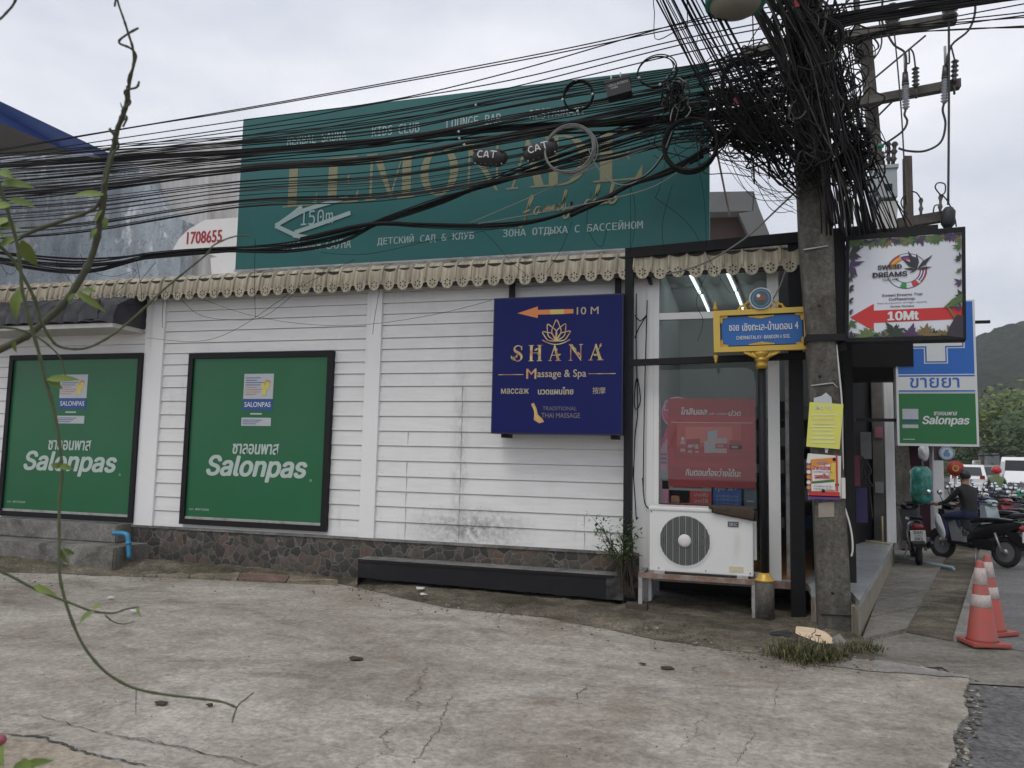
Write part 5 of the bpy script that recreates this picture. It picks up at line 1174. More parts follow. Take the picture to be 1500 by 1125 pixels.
# ---------------------------------------------------------------- concrete pole with its papers
def pole():
    Y = 7.37; t = thing('utility_pole', (.8, 7.5, 0), 'square concrete utility pole at the corner, papers pasted on it and swamped with black cables', 'utility pole')
    b0 = at(1200, 930, Y); b1 = at(1249, 932, Y); secs = [(0, at(1200, 915, Y).x, at(1250, 915, Y).x)]
    for y, xl, xr in ((500, 1184, 1226), (360, 1172.5, 1222), (0, 1158, 1205)): z = at((xl+xr)/2, y, Y).z; secs.append((z, at(xl, y, Y).x, at(xr, y, Y).x))
    z = 9.5; a, c = secs[-1], secs[-2]; f_ = (z-a[0])/(a[0]-c[0]); secs.append((z, a[1]+(a[1]-c[1])*f_, a[2]+(a[2]-c[2])*f_-.03))
    b = MB(); vs = []
    for z, xl, xr in [(-.1, secs[0][1]-.005, secs[0][2]+.005)] + secs:
        d = (xr-xl)*.92; c = .018
        vs += [(xl+c, Y, z), (xr-c, Y, z), (xr, Y+c, z), (xr, Y+d-c, z), (xr-c, Y+d, z), (xl+c, Y+d, z), (xl, Y+d-c, z), (xl, Y+c, z)]
    k = len(secs)+1; b.add(vs, [(i*8+j, i*8+(j+1) % 8, (i+1)*8+(j+1) % 8, (i+1)*8+j) for i in range(k-1) for j in range(8)], M_pole); b.build('shaft', t)
    b = MB()
    for x, y, r in ((1219.5, 869, .013), (1201, 551, .012), (1200, 448, .011)): q = at(x, y, Y-.002); b.lathe([(r, 0), (r, -.003)], q, M_dark, 10, 'Y')
    b.build('bolt_hole', t)
    b = MB(); q0, q1 = at(1177, 366, Y-.012), at(1213, 360, Y-.012); b.tube([q0, q1], .007, pm('pale_wire', (.4, .4, .38), .6), 5)
    q0, q1, q2 = at(1188, 565, Y-.01), at(1220, 561, Y-.01), at(1227, 568, Y+.0); b.tube([q0, q1, q2], .006, pm('pale_wire', (.4, .4, .38), .6), 5); q0, q1 = at(1201, 900, Y-.008), at(1249, 902, Y-.008); b.tube([q0, q1], .005, M_dark, 5); b.build('wire_band', t)
    b = MB(); z = at(1200, 490, Y).z; b.box((at(1184, 490, Y).x-.02, Y-.02, z-.06), (at(1232, 490, Y).x+.03, Y+.34, z+.0), M_black); b.build('clamp_band', t)
    def paper(nm, pts, d, m, lab, cat='notice', fn=None):
        q = [at(x, y, Y-d) for x, y in pts]; b = MB(); b.prism(q, (0, .006, 0), m); o = tag(b.build(nm), lab, cat); fr = Fr(q[0]+V((0, -.001, 0)), X, Z)
        if fn: b = MB(); fn(b, fr); b.build('print', o)
        return o
    Mye = pm('yellow_paper', (.58, .58, .12), .7, .06, 4); Myl = pm('yellow_ink', (.66, .64, .34), .7); 
    paper('torn_paper', [(1192, 592), (1192, 583), (1203, 580), (1210, 575), (1218, 582), (1219, 592)], .02, M_gry, 'torn scrap of white paper sticking out above the yellow notice', 'paper')
    def yl(b, fr):
        fr.tpx(b, 'สด ๆ', 1194, 601, 1217, 594, M_wht, d=.002, bold=.02)
        for i, y in enumerate((607, 613, 620, 624, 629, 635, 641, 647)): fr.rpx(b, 1188+(i % 3)*2-i*.3, y+1.6, 1226-(i*5 % 7)-i*.3, y, Myl if i not in (1, 2) else pm('yellow_ink2', (.62, .55, .3), .7), .002)
    paper('notice', [(1181, 654), (1186, 589), (1235.5, 592), (1230, 658)], .035, Mye, 'bright yellow paper notice pasted on the concrete pole', 'notice', yl)
    paper('torn_paper', [(1208, 656), (1214, 656), (1212, 664), (1209, 663)], .02, M_gry, 'tiny white scrap between the yellow notice and the colourful flyer', 'paper')
    def fl(b, fr):
        C_ = dict(o=(.55, .22, .04), r=(.45, .03, .03), y=(.6, .42, .06), w=(.62, .6, .58), g=(.06, .13, .04), p=(.09, .035, .16), v=(.12, .05, .12)); M = {k: pm('flyer_'+k, v, .5, .15, 20) for k, v in C_.items()}
        fr.rpx(b, 1184, 731, 1231, 727, M['p'], .002); fr.rpx(b, 1184, 727, 1230, 721, M['r'], .002); fr.ppx(b, [(1181.5, 676), (1188, 674), (1188, 722), (1183, 722)], M['v'], .0022)
        fr.ppx(b, [(1188, 673), (1224, 670), (1224, 720), (1188, 720)], M['o'], .003); fr.ppx(b, [(1218, 678), (1224, 678), (1225, 712), (1216, 700)], M['y'], .004); fr.ppx(b, [(1190, 684), (1216, 680), (1216, 703), (1190, 705)], M['w'], .0045); fr.ppx(b, [(1189, 705), (1222, 702), (1222, 708), (1189, 708)], M['g'], .005)
        fr.ppx(b, [(1188, 709), (1223, 706), (1223, 718), (1189, 719)], M['w'], .0055)
        fr.tpx(b, 'ดอกไม้สด', 1197, 680, 1212, 675, pm('flyer_blue', (.1, .2, .4), .5), d=.007); fr.tpx(b, 'อาหารไทย', 1190, 688, 1216, 681, M['r'], d=.007, bold=.03); fr.tpx(b, 'ฉลองปีใหม่', 1193, 701, 1215, 693.5, M['r'], d=.007, bold=.03)
        for y in (690.5, 711.5, 715.5): fr.tpx(b, 'ราคาพิเศษ เริ่มต้น', 1192, y+1.8, 1219, y-1, pm('flyer_ink', (.08, .08, .12), .6), d=.007)
        for i in range(6): a, c = fr.px(1184.5, 676+i*7.6); fr.disc(b, a, c, .018, M['o'] if i % 2 else M['w'], d=.003+.0003*i, n=10)
        for x, y in ((1222, 673), (1226, 710), (1206, 719)): a, c = fr.px(x, y); fr.disc(b, a, c, .016, M_dark, d=.006, n=9)
        fr.rpx(b, 1225, 720, 1226.6, 666, M['r'], .0075)
    paper('flyer', [(1184, 731.5), (1181.5, 676), (1183.5, 664), (1232, 668), (1231.5, 731)], .03, pm('flyer_paper', (.6, .58, .5), .5), 'colourful orange and red Thai flyer pasted on the pole under the yellow notice', 'flyer', fl)
    paper('torn_paper', [(1199, 758), (1199, 737), (1222, 735), (1222, 757)], .006, pm('old_glue', (.27, .235, .19), .8, .2, 15), 'faint tan patch of old glue below the colourful flyer', 'paper')
    # white cable and small white box running down the right edge
    Mwc = pm('white_cable', (.55, .54, .5), .5, .08); b = MB(); Yc = Y+.02
    b.tube(spline([at(x, y, Yc) for x, y in ((1225, 505), (1229, 545), (1233, 590), (1234, 650), (1235, 700))], 5), .008, Mwc, 6); p, q = at(1232.5, 730, Y-.01), at(1238, 700, Y-.01); b.box((p.x, Yc-.04, p.z), (q.x, Yc, q.z), Mwc)
    b.tube(spline([at(x, y, Yc) for x, y in ((1236, 728), (1238, 745), (1244, 765), (1248, 785), (1249, 805), (1247, 815))], 5), .008, Mwc, 6); tag(b.build('white_cable'), 'thin white cable with a small white junction box down the right edge of the pole', 'cable')
pole()

# ---------------------------------------------------------------- litter and traffic cones
def cones():
    Mr = pm('cone_red', (.42, .062, .048), .6, .15, 6, stain=(.27, .085, .07), stain_amt=.5); Mw = pm('cone_white', (.55, .50, .48), .5, .12, 12, stain=(.33, .26, .24), stain_amt=.45)
    t = thing('traffic_cone', (0, 0, 0), '', 'traffic cone', 'cones on the kerb'); t.scale = (.76, .76, .86); H_ = .80
    b = MB(); bm = bmesh.new(); bmesh.ops.create_cube(bm, size=1)
    for v in bm.verts: v.co = V((v.co.x*.42, v.co.y*.42, .018+v.co.z*.036))
    bmesh.ops.bevel(bm, geom=bm.edges[:], offset=.012, segments=2, affect='EDGES'); b.bm(bm, Mr); b.build('base', t, local=True)
    r = lambda z: lerp(.155, .036, (z-.036)/(H_-.036))
    b = MB(); b.lathe([(.165, .036), (r(.06), .06), (r(H_-.02), H_-.02), (.025, H_), (.004, H_+.001)], V((0, 0, 0)), Mr, 28); b.build('body', t, local=True)
    for z0, z1 in ((.36, .475), (.57, .73)): b = MB(); b.lathe([(r(z0), z0), (r(z0)+.004, z0+.003), (r(z1)+.004, z1-.003), (r(z1), z1)], V((0, 0, 0)), Mw, 28); b.build('reflective_band', t, local=True)
    p = gz(1439, 943); t.location = (p.x, p.y, -.0); t.rotation_euler = (0, 0, .25); t['label'] = 'nearer red and white traffic cone at the kerb, its whole square base visible'
    c = copy_tree(t); p = gz(1452, 927); c.location = (p.x, p.y, .0); c.rotation_euler = (.0, -.03, .6); c['label'] = 'second red and white traffic cone half hidden behind the nearer one'
    b = MB(); q = gz(1464, 918, .06); bm = bmesh.new(); bmesh.ops.create_icosphere(bm, subdivisions=3, radius=.075)
    for v in bm.verts: v.co = V((v.co.x*.7, v.co.y, v.co.z*1.15)) + V((q.x+.02, q.y+.15, .085))
    b.bm(bm, M_rub, True); tag(b.build('rubber_weight'), 'small round black rubber lump on the ground behind the traffic cones', 'weight')
    Mw2 = pm('litter_white', (.6, .62, .6), .6, .1); rn = random.Random(31)
    for x, y, w, lab in ((616, 864, .075, 'white scrap of paper on the verge before the black ledge'), (620, 873, .045, 'pale crumpled scrap just below the white scrap of paper'), (195, 898, .04, 'tiny white scrap on the forecourt near the vine tip'), (162, 878, .05, 'faint white fleck on the forecourt below the blue pipe'), (513, 966, .0, '')):
        if not w: continue
        p = gz(x, y, .06 if y < 875 and x > 500 else .004); b = MB(); pts = [p+V((math.cos(a)*w*rn.uniform(.6, 1.1), math.sin(a)*w*rn.uniform(.4, .8), 0)) for a in [q*math.pi/3 for q in range(6)]]
        b.prism([V((q.x, q.y, p.z+.012+.01*rn.random())) for q in pts], (0, 0, .006), Mw2); tag(b.build('litter'), lab, 'litter')
    Md = pm('dead_leaf', (.045, .035, .025), .9, .3)
    for i, (x, y, w, lab) in enumerate(((521, 962, .06, 'dry dark leaf lying in the middle of the forecourt'), (237, 1027, .05, 'dark dead leaf on the forecourt under the vine'), (977, 976, .05, 'curled dark leaf on the forecourt in front of the air conditioner'), (942, 970, .03, 'small dark leaf left of the curled leaf on the forecourt'), (308, 1030, .025, 'tiny dark leaf beside the drooping vine tip'))):
        p = gz(x, y, .022); b = MB(); rl = random.Random(i); b.prism([V((p.x+math.cos(a)*w*rl.uniform(.7, 1.1), p.y+math.sin(a)*w*rl.uniform(.45, .8), .004+.012*rl.random())) for a in [q*math.pi/4 for q in range(8)]], (0, 0, .006), Md); tag(b.build('dry_leaf'), lab, 'leaf')
cones()

# ---------------------------------------------------------------- power pole behind, with arms, fuses and transformer
M_ins = pm('insulator_brown', (.035, .028, .026), .35, .2, 12); M_fuse = pm('fuse_grey', (.30, .31, .33), .4, .1, 9); M_arm = pm('arm_concrete', (.125, .115, .095), .9, .3, 6, stain=(.06, .055, .045), stain_amt=.45)
def ribbed(b, p, q, r, m, n=6):
    """an insulator: a rod with sheds from p to q"""
    p, q = V(p), V(q); d = q-p; path, rad = [], []
    for i in range(n*3+1):
        t = i/(n*3); path.append(p+d*t); rad.append(r if i % 3 == 1 else r*.55)
    b.tube(path, rad, m, 10)
def power_pole():
    Y = 15.; t = thing('utility_pole', (2.4, 15, 0), 'tall power pole with two crossarms and grey fuses rising behind the leafy lightbox', 'utility pole')
    a0, a1 = at(1262, 60, Y), at(1278, 60, Y); c0, c1 = at(1284, 340, Y), at(1303, 340, Y); f_ = lambda z, p, q: p.x + (q.x-p.x)*(z-p.z)/(q.z-p.z)
    b = MB(); vs = []
    for z in (0, 4, 9.5): x0, x1 = f_(z, a0, c0), f_(z, a1, c1); vs += [(x0, Y, z), (x1, Y, z), (x1, Y+.26, z), (x0, Y+.26, z)]
    b.add(vs, [(i*4+j, i*4+(j+1) % 4, (i+1)*4+(j+1) % 4, (i+1)*4+j) for i in range(2) for j in range(4)] + [(8, 9, 10, 11)], M_pole)
    p, q = at(1253, 45, Y), at(1261, 45, Y); b.box((p.x, Y+.05, 9.0), (q.x, Y+.2, 12.), M_arm); b.build('shaft', t)
    def arm(x0, y0, x1, y1, h, Yl=14.9, Yr=14.5):
        a, c = at(x0, y0, Yl), at(x1, y1, Yr); b = MB(); up = V((0, 0, h)); dd = V((0, .16, 0)); b.add([a-up, c-up, c-up+dd, a-up+dd, a+up, c+up, c+up+dd, a+up+dd], ((0,3,2,1),(4,5,6,7),(0,1,5,4),(1,2,6,5),(2,3,7,6),(3,0,4,7)), M_arm); b.build('crossarm', t)
    arm(1205, 158, 1408, 120, .075); arm(1085, 76, 1402, 24, .085)
    b = MB()
    for p, q in (((1356, 52), (1272, 122)), ((1312, 144), (1280, 176)), ((1236, 156), (1266, 182)), ((1237, 66), (1262, 82)), ((1222, 122), (1245, 108))): b.tube([at(*p, 14.75), at(*q, 14.9)], .018, M_arm, 5)
    b.build('brace', t)
    for x0, y0, x1, y1 in ((1326, 106, 1327, 160), (1385, 96, 1383.5, 151)):
        b = MB(); p, q = at(x0, y0, 14.4), at(x1, y1, 14.4); ribbed(b, p.lerp(q, .3), q, .065, M_fuse, 9); b.tube([p, p.lerp(q, .35)], [.045, .06], M_ins, 8); b.tube([p + V((0, 0, .35)), p], .022, M_fuse, 6); b.build('drop_fuse', t)
    for x0, y0, x1, y1 in ((1341, 99, 1341.5, 128), (1399, 88, 1397.5, 122)):
        b = MB(); p, q = at(x0, y0, 14.45), at(x1, y1, 14.45); ribbed(b, p, q, .065, M_ins, 5); b.tube([q, q+V((0, 0, -.2))], .02, M_ins, 5); b.build('insulator', t)
    for x, y, r in ((1307, 16, .13), (1391, 2, .13), (1215, 22, .13)):
        b = MB(); p = at(x, y, 14.5); ribbed(b, p+V((0, 0, -.32)), p+V((0, 0, .12)), r, M_ins, 4); b.build('insulator', t)
    b = MB()
    W_ = lambda pts, r=.02, n=5: b.tube(spline([at(x, y, 14.35) for x, y in pts], n), r, M_rub, 5)
    W_(((1300, 50), (1310, 66), (1326, 78), (1327, 104))); W_(((1327, 92), (1332, 92), (1332, 72), (1338, 78), (1341, 99)), .015); W_(((1428, -8), (1428, 20), (1418, 45), (1394, 66), (1386, 95))); W_(((1393, 66), (1396, 78), (1399, 90)), .015)
    W_(((1327, 160), (1325, 168), (1329, 178), (1322, 192), (1300, 208), (1288, 214))); W_(((1383, 151), (1381, 162), (1385, 182), (1378, 208), (1355, 221), (1330, 221), (1316, 217)))
    W_(((1310, 48), (1316, 110), (1322, 190), (1327, 300)), .013); W_(((1390, 30), (1390, 160), (1389, 300)), .02); W_(((1288, 30), (1290, 70), (1260, 105), (1225, 122)), .015); W_(((1293, -5), (1292, 30), (1298, 45)), .02)
    b.build('jumper_wire', t)
    # stub post and the low arm beside the transformer
    b = MB(); p, q = at(1325, 228, 14.5), at(1336, 228, 14.5); p2, q2 = at(1327, 335, 14.5), at(1339, 335, 14.5); b.prism([p2, q2, q, p], (0, .2, 0), pm('timber', (.14, .11, .085), .9, .3, 9, stain=(.07, .06, .05), stain_amt=.5, stretch=(4, 4, .5))); b.build('stub_post', t)
    arm(1312, 327, 1398, 313, .085, 14.55, 14.45)
    b = MB()
    for x0, y0, x1, y1 in ((1349, 290, 1349, 314), (1378, 285, 1377, 312)): ribbed(b, at(x0, y0, 14.35), at(x1, y1, 14.35), .04, M_arm, 2)
    p, q = at(1390, 304, 14.3), at(1388, 334, 14.3); b.tube([p, p.lerp(q, .2), p.lerp(q, .8), q], [.06, .11, .11, .06], M_rub, 10); b.build('arrester', t)
    b = MB()
    for pts in (((1335, 280), (1343, 283), (1349, 292)), ((1378, 286), (1370, 275), (1374, 268), (1384, 270), (1384, 282), (1378, 286)), ((1380, 285), (1387, 293), (1391, 300)), ((1326, 283), (1320, 295), (1323, 305), (1330, 314)), ((1391, 300), (1397, 312), (1401, 332)), ((1367, 312), (1369, 302), (1375, 300))): b.tube(spline([at(x, y, 14.3) for x, y in pts], 5), .012, M_rub, 5)
    b.build('tail_wire', t)
    # transformer
    Y = 14.3; Mt = pm('transformer_grey', (.30, .33, .34), .45, .08, 5, stain=(.18, .19, .18), stain_amt=.25); t = thing('transformer', at(1300, 292, Y), 'grey transformer tank with black bushings hung beside the power pole', 'transformer')
    p, q = at(1287, 290, Y), at(1316, 243, Y); b = MB(); b.bbox((p.x, Y, p.z), (q.x-.02, Y+.4, q.z-.02), Mt, .02); b.box((p.x-.04, Y-.03, q.z-.03), (q.x+.0, Y+.43, q.z+.03), Mt)
    for i in range(5): b.box((p.x-.1, Y+.06*i, p.z+.1), (p.x, Y+.06*i+.02, q.z-.12), Mt)
    b.build('tank', t); a, c = at(1297, 280, Y), at(1307, 269, Y); b = MB(); b.box((a.x, Y-.008, a.z), (c.x, Y, c.z), M_dark); b.build('nameplate', t)
    for x0, y0, x1, y1, r in ((1301, 208, 1302, 240, .05), (1311, 208, 1308, 240, .06), (1293, 222, 1294, 241, .035)): b = MB(); ribbed(b, at(x0, y0, Y+.15), at(x1, y1, Y+.15), r, M_ins, 3); b.build('bushing', t)
    b = MB(); b.prism([at(x, y, Y+.05) for x, y in ((1284, 336), (1291, 295), (1316, 294), (1313, 334))], (0, .35, 0), pm('pale_box', (.42, .42, .39), .6, .05, 3)); b.build('lower_box', t)
    b = MB(); p = at(1289, 214, Y); b.ball(p, .06, pm('green_cap', (.02, .16, .08), .5), 10, (1.2, 1, .8)); b.build('green_cap', t)
power_pole()

def street_lamp():
    Y = 6.5; c = at(1077, 2, Y); t = thing('street_lamp', c, 'round street lamp with a green hood and beige lens at the top edge', 'street lamp')
    b = MB(); b.lathe([(.225, .02), (.225, .0), (.205, -.05), (.165, -.085), (.10, -.105), (.02, -.11)], c, pm('lamp_lens', (.25, .23, .19), .5, .08, 3), 32); b.build('lens', t)
    b = MB(); b.lathe([(.236, -.03), (.25, -.03), (.25, .07), (.22, .16), (.14, .24), (.05, .27)], c, pm('lamp_green', (.05, .26, .18), .4, .08, 4), 32); b.build('hood', t)
    b = MB(); b.tube(spline([c+V((0, 0, .26)), c+V((.2, .1, .42)), c+V((.55, .35, .45)), c+V((.75, .42, .4))], 5), .03, M_steel, 8); b.build('arm', t)
street_lamp()

# ---------------------------------------------------------------- cables
M_cab = pm('black_cable', (.008, .008, .0085), .6, .3, 6, spec=.15); M_cab3 = pm('faded_cable', (.055, .05, .045), .7, .3, 6, spec=.3)
M_cab2 = pm('grey_brown_cable', (.024, .021, .02), .6, .3, 6, spec=.15); M_pale = pm('grey_cable', (.17, .17, .16), .5, .15, 9)
CN = 0
rc = random.Random(99)
def cable(pts, Y0, Y1, r, label, group, m=None, name='overhead_cable', n=4, sides=5, sag=0):
    """a cable through photo points, its depth running from Y0 to Y1 along its length"""
    k = len(pts); P_ = []
    for i, (x, y) in enumerate(pts): t = i/(k-1); P_.append(at(x, y, Y0+(Y1-Y0)*t + (rc.uniform(-.02, .02) if 0 < i < k-1 else 0)))
    def on(p, q, px): h = px/math.hypot(q[0]-p[0], q[1]-p[1]); return q[0]+(q[0]-p[0])*h, q[1]+(q[1]-p[1])*h
    # cables that leave the picture run on towards the next pole
    if pts[0][0] <= -60: P_.insert(0, at(*on(pts[1], pts[0], 420), Y0))
    elif pts[0][1] <= -40: P_.insert(0, at(*on(pts[1], pts[0], 330), Y0-.6))
    if pts[-1][0] >= 1520: P_.append(at(*on(pts[-2], pts[-1], 520), Y1))
    b = MB(); b.tube(spline(P_, n), r, m or M_cab, sides); return tag(b.build(name), label, 'cable', group)
G = 'overhead cables'
L1 = 'thin black cable among the top strands crossing the sky above the hoarding'
for pts in (((-60, 228), (350, 160), (750, 87), (985, 38), (1170, 2)), ((-60, 231), (200, 186), (350, 162), (750, 91), (1000, 40), (1180, 10)), ((-60, 238), (350, 177), (560, 149), (750, 105), (1000, 33), (1180, -8)), ((-60, 242), (350, 187), (560, 150), (750, 117), (1000, 57), (1180, 22)),
            ((-60, 248), (350, 192), (560, 165), (750, 128), (1000, 65), (1175, 32)), ((-60, 252), (350, 200), (750, 134), (1000, 78), (1175, 48)), ((-60, 257), (350, 206), (560, 172), (750, 137), (1000, 98), (1175, 70))):
    cable(pts, 7.05, 7.25, .0065, L1, G+' above the hoarding', M_cab2 if rc.random() < .5 else M_cab, n=6)
L2 = 'black cable in the crowd of strands crossing the middle of the green hoarding'
st = (-80, 120, 350, 560, 750, 900, 1020, 1150)
lo = (232, 216, 200, 178, 142, 118, 98, 60); hi = (352, 338, 302, 292, 262, 230, 205, 225)
for i in range(58):
    t = min(1, max(0, rc.choice((.03, .10, .24, .30, .42, .47, .52, .66, .72, .78, .93, .98)) + rc.gauss(0, .022))); ys = []
    drift = rc.gauss(0, .06)
    for j, x in enumerate(st):
        u = min(1.02, max(-.02, t + drift*(j/4-1) + rc.gauss(0, .014))); y = lo[j]+(hi[j]-lo[j])*u
        ys.append((x, y))
    cable(ys, rc.uniform(6.9, 7.3), rc.uniform(7.15, 7.35), rc.choice((.004, .0045, .0055, .006, .008)), L2, G+' across the hoarding', rc.choice((M_cab, M_cab, M_cab, M_cab2, M_cab3)), n=5)
L3 = 'thick black cable in the taut bundle under the small top words of the hoarding'
for i in range(11):
    dy = rc.uniform(-6, 6); d2 = rc.uniform(-8, 8)
    cable(((-80, 247+dy*.7), (150, 234+dy*.6), (350, 222+dy*.5), (500, 211+dy*.6+d2*.3), (640, 200+d2*.8), (760, 190+d2), (900, 184+d2*1.2), (1040, 175+d2*1.6), (1150, 160+d2*2)), 7.1, 7.3, rc.choice((.008, .010, .012)), L3, G+' in the taut bundle', n=5)
L4 = 'sagging black cable in the low bundle over the cream eave on the left'
for i in range(16):
    dy = rc.gauss(0, 4.5); s = rc.uniform(0, 14) if rc.random() < .5 else 0; e = rc.uniform(-14, 16)
    cable(((-80, 362+dy), (40, 376+dy*1.2+s), (130, 381+dy+s*1.2), (220, 374+dy*.7), (320, 366+dy*.6), (420, 357+dy*.7+s*.8), (500, 341+dy*.7+s), (560, 323+dy*.6), (650, 292+dy*.8), (740, 258+e*.6), (860, 214+e), (1000, 165+e*1.6), (1140, 130+e*3)), 7.2, 7.3, rc.choice((.005, .006, .008, .009)), L4, G+' in the low bundle', n=4)
L5 = 'black cable of the sagging bunch across the lower right of the green hoarding'
for i in range(10):
    dy = rc.gauss(0, 2.5); s = rc.uniform(0, 16) if i % 3 == 0 else rc.uniform(0, 4)
    cable(((440, 350+dy), (540, 328+dy), (620, 327+dy+s*.6), (700, 328+dy+s), (780, 322+dy*.7+s*.6), (850, 304+dy*.5), (920, 273+dy*.6), (990, 243+dy), (1060, 205+dy*2.5), (1140, 170+dy*3)), 7.2, 7.3, rc.choice((.005, .006, .009)), L5, G+' in the sagging bunch', n=4)
cable(((835, 316), (880, 295), (925, 270), (975, 255), (1030, 228)), 7.22, 7.28, .024, 'fat black sheathed cable sagging across the lower right of the green hoarding', G, n=5)
cable(((700, 328), (790, 312), (900, 290), (960, 272), (1010, 240)), 7.2, 7.25, .0055, 'single pale grey cable under the gold script on the green hoarding', G, M_pale)
cable(((690, 326), (770, 292), (860, 250), (965, 212), (985, 200)), 7.18, 7.2, .0055, 'pale grey cable running up to the right behind the big grey coil', G, M_pale)
L6 = 'black cable in the sheaf slanting down to the pole from the top edge'
for i in range(22):
    x = 962 + i*3.4 + rc.uniform(-2, 2) + (8 if i > 7 else 0) + (8 if i > 14 else 0); e = 1092 + i*4.2 + rc.uniform(-10, 10)
    cable(((x-16, -40), (x, 0), (x+76+rc.uniform(-5, 5), 146), (e+rc.uniform(-10, 10), 215+rc.uniform(-14, 14)), (e+22+rc.uniform(-12, 12), 250+rc.uniform(-14, 24))), 6.3, 7.25, rc.choice((.005, .006, .008, .009)), L6, G+' slanting from the top edge', n=5)
L7 = 'black cable in the thick mat of cables hanging down the front of the pole'
for i in range(34):
    x = rc.uniform(1092, 1178); u = (x-1088)/90; s = rc.gauss(0, 6)
    cable(((x-28+rc.gauss(0, 14), -60), (x, 0), (x+38+s+rc.gauss(0, 9), 85+rc.gauss(0, 14)), (lerp(1160, 1234, u)+s+rc.gauss(0, 11), 168+rc.gauss(0, 12)), (lerp(1182, 1254, u)+s+rc.gauss(0, 9), 230+rc.gauss(0, 10)), (lerp(1196, 1270, u)+s*1.3, 285+rc.uniform(-10, 20)), (lerp(1200, 1278, u)+s*1.5, 335+rc.uniform(-12, 12))), 6.9, 7.2+rc.uniform(-.05, .12), rc.choice((.006, .008, .010, .012)), L7, G+' down the pole', rc.choice((M_cab, M_cab, M_cab, M_cab2, M_cab2, M_cab3)), n=4)
L8 = 'black cable in the curtain of lines dropping from the pole behind the leafy lightbox'
for i in range(40):
    x = rc.uniform(1212, 1262); e = lerp(1240, 1338, (x-1212)/50) + rc.gauss(0, 9)
    cable(((x-18, rc.uniform(40, 120)), (x, 175+rc.uniform(-15, 15)), (lerp(x, e, .45)+rc.gauss(0, 5), 255), (e, 338), (e+8, 372)), 7.35, 7.62, rc.choice((.004, .005, .006, .007)), L8, G+' behind the lightbox', rc.choice((M_cab, M_cab, M_cab2, M_cab3)), n=4)
L9 = 'black cable in the heavy band leaving the pole to the right at the top edge'
for i in range(24):
    d = rc.gauss(0, 6); q = rc.gauss(0, 5)
    cable(((1150, 52+d*2), (1230, 30+d+q*.4), (1320, 14+d), (1400, 2+d+q*.5), (1520, -16+d+q)), 7.3, 7.2, rc.choice((.006, .008, .011)), L9, G+' to the right', n=4)
L10 = 'thin black cable below the heavy band to the right of the pole'
for pts in (((1180, 75), (1260, 52), (1380, 28), (1520, 2)), ((1180, 90), (1270, 52), (1400, 30), (1520, 16)), ((1200, 85), (1300, 46), (1400, 36), (1520, 20)), ((1200, 60), (1310, 48), (1400, 44), (1520, 37)), ((1210, 70), (1320, 50), (1420, 42), (1520, 40)), ((1200, 50), (1290, 40), (1400, 33), (1520, 24))):
    cable(pts, 7.4, 7.3, .006, L10, G+' below the heavy band', M_cab2, n=5)
L11 = 'thin wire straying from the tangle towards the pole above the shop window'
for i in range(26):
    a = (rc.uniform(1040, 1130), rc.uniform(185, 240)); e = (1166+rc.uniform(-6, 6), rc.uniform(255, 335)); mx = (lerp(a[0], e[0], .5)+rc.gauss(0, 12), lerp(a[1], e[1], .5)+rc.uniform(-5, 45))
    cable((a, mx, e), 7.2, 7.33, rc.choice((.0022, .003, .004)), L11, 'stray wires above the window', M_cab2 if rc.random() < .5 else M_cab, n=7, sides=4)
L12 = 'stiff dark stay wire running from the tangle down to the left face of the pole'
for pts in (((1075, 215), (1120, 250), (1168, 290)), ((1085, 212), (1130, 250), (1168, 285)), ((1100, 210), (1135, 240), (1168, 278)), ((1118, 212), (1145, 240), (1166, 265))): cable(pts, 7.2, 7.36, .009, L12, 'stay wires at the pole', M_cab2)
cable(((1050, 222), (1058, 262), (1069, 318)), 7.3, 7.5, .010, 'rusty brown rod hanging from the tangle in front of the gabled roof', None, M_rust, name='hanging_rod')
cable(((1172, 275), (1145, 300), (1100, 342), (1060, 370), (1020, 390), (975, 402)), 7.3, 7.8, .009, 'pale grey cable running from the pole down to the eave above the shop window', None, M_pale, name='pale_cable')
cable(((1150, 398), (1142, 420), (1131, 440), (1123, 452)), 7.85, 7.75, .008, 'pale cable dropping behind the round crest of the soi sign', None, M_pale, name='pale_cable')
L13 = 'hair thin stray wire hanging in loops before the white boards and eave'
for pts in (((262, 435), (290, 460), (330, 468), (380, 466), (420, 440), (445, 412)), ((215, 495), (290, 500), (350, 480), (440, 420), (520, 380)), ((275, 430), (360, 460), (450, 475), (540, 475), (640, 460), (720, 440)), ((374, 350), (373, 410), (374, 465)), ((556, 425), (548, 470), (546, 490)), ((240, 430), (238, 460), (238, 480)), ((690, 325), (720, 350), (750, 385), (775, 405)), ((838, 325), (822, 365), (800, 400)), ((923, 270), (924, 330), (923, 372)), ((924, 275), (930, 300), (929, 340), (924, 365)), ((866, 280), (860, 330), (880, 362), (890, 330)), ((985, 270), (970, 330), (975, 380)), ((1040, 390), (1020, 440), (1030, 470), (1022, 500)), ((960, 290), (1010, 330), (1050, 400), (1070, 430)), ((170, 385), (200, 400), (170, 430), (183, 445), (207, 440), (200, 382)), ((228, 384), (205, 412)), ((80, 380), (110, 420), (135, 440)), ((0, 385), (10, 400), (20, 400), (28, 385)), ((118, 372), (130, 395), (165, 405), (200, 395)), ((600, 355), (640, 352), (700, 340), (760, 330)), ((470, 370), (540, 372), (640, 350)), ((990, 150), (970, 260), (960, 290)), ((1010, 190), (1030, 280), (1035, 360))):
    cable(pts, 7.5, 7.75, .0028, L13, 'stray wires before the wall', M_cab, n=6, sides=4)
L14 = 'dark cable clipped down the white corner post beside the shop window'
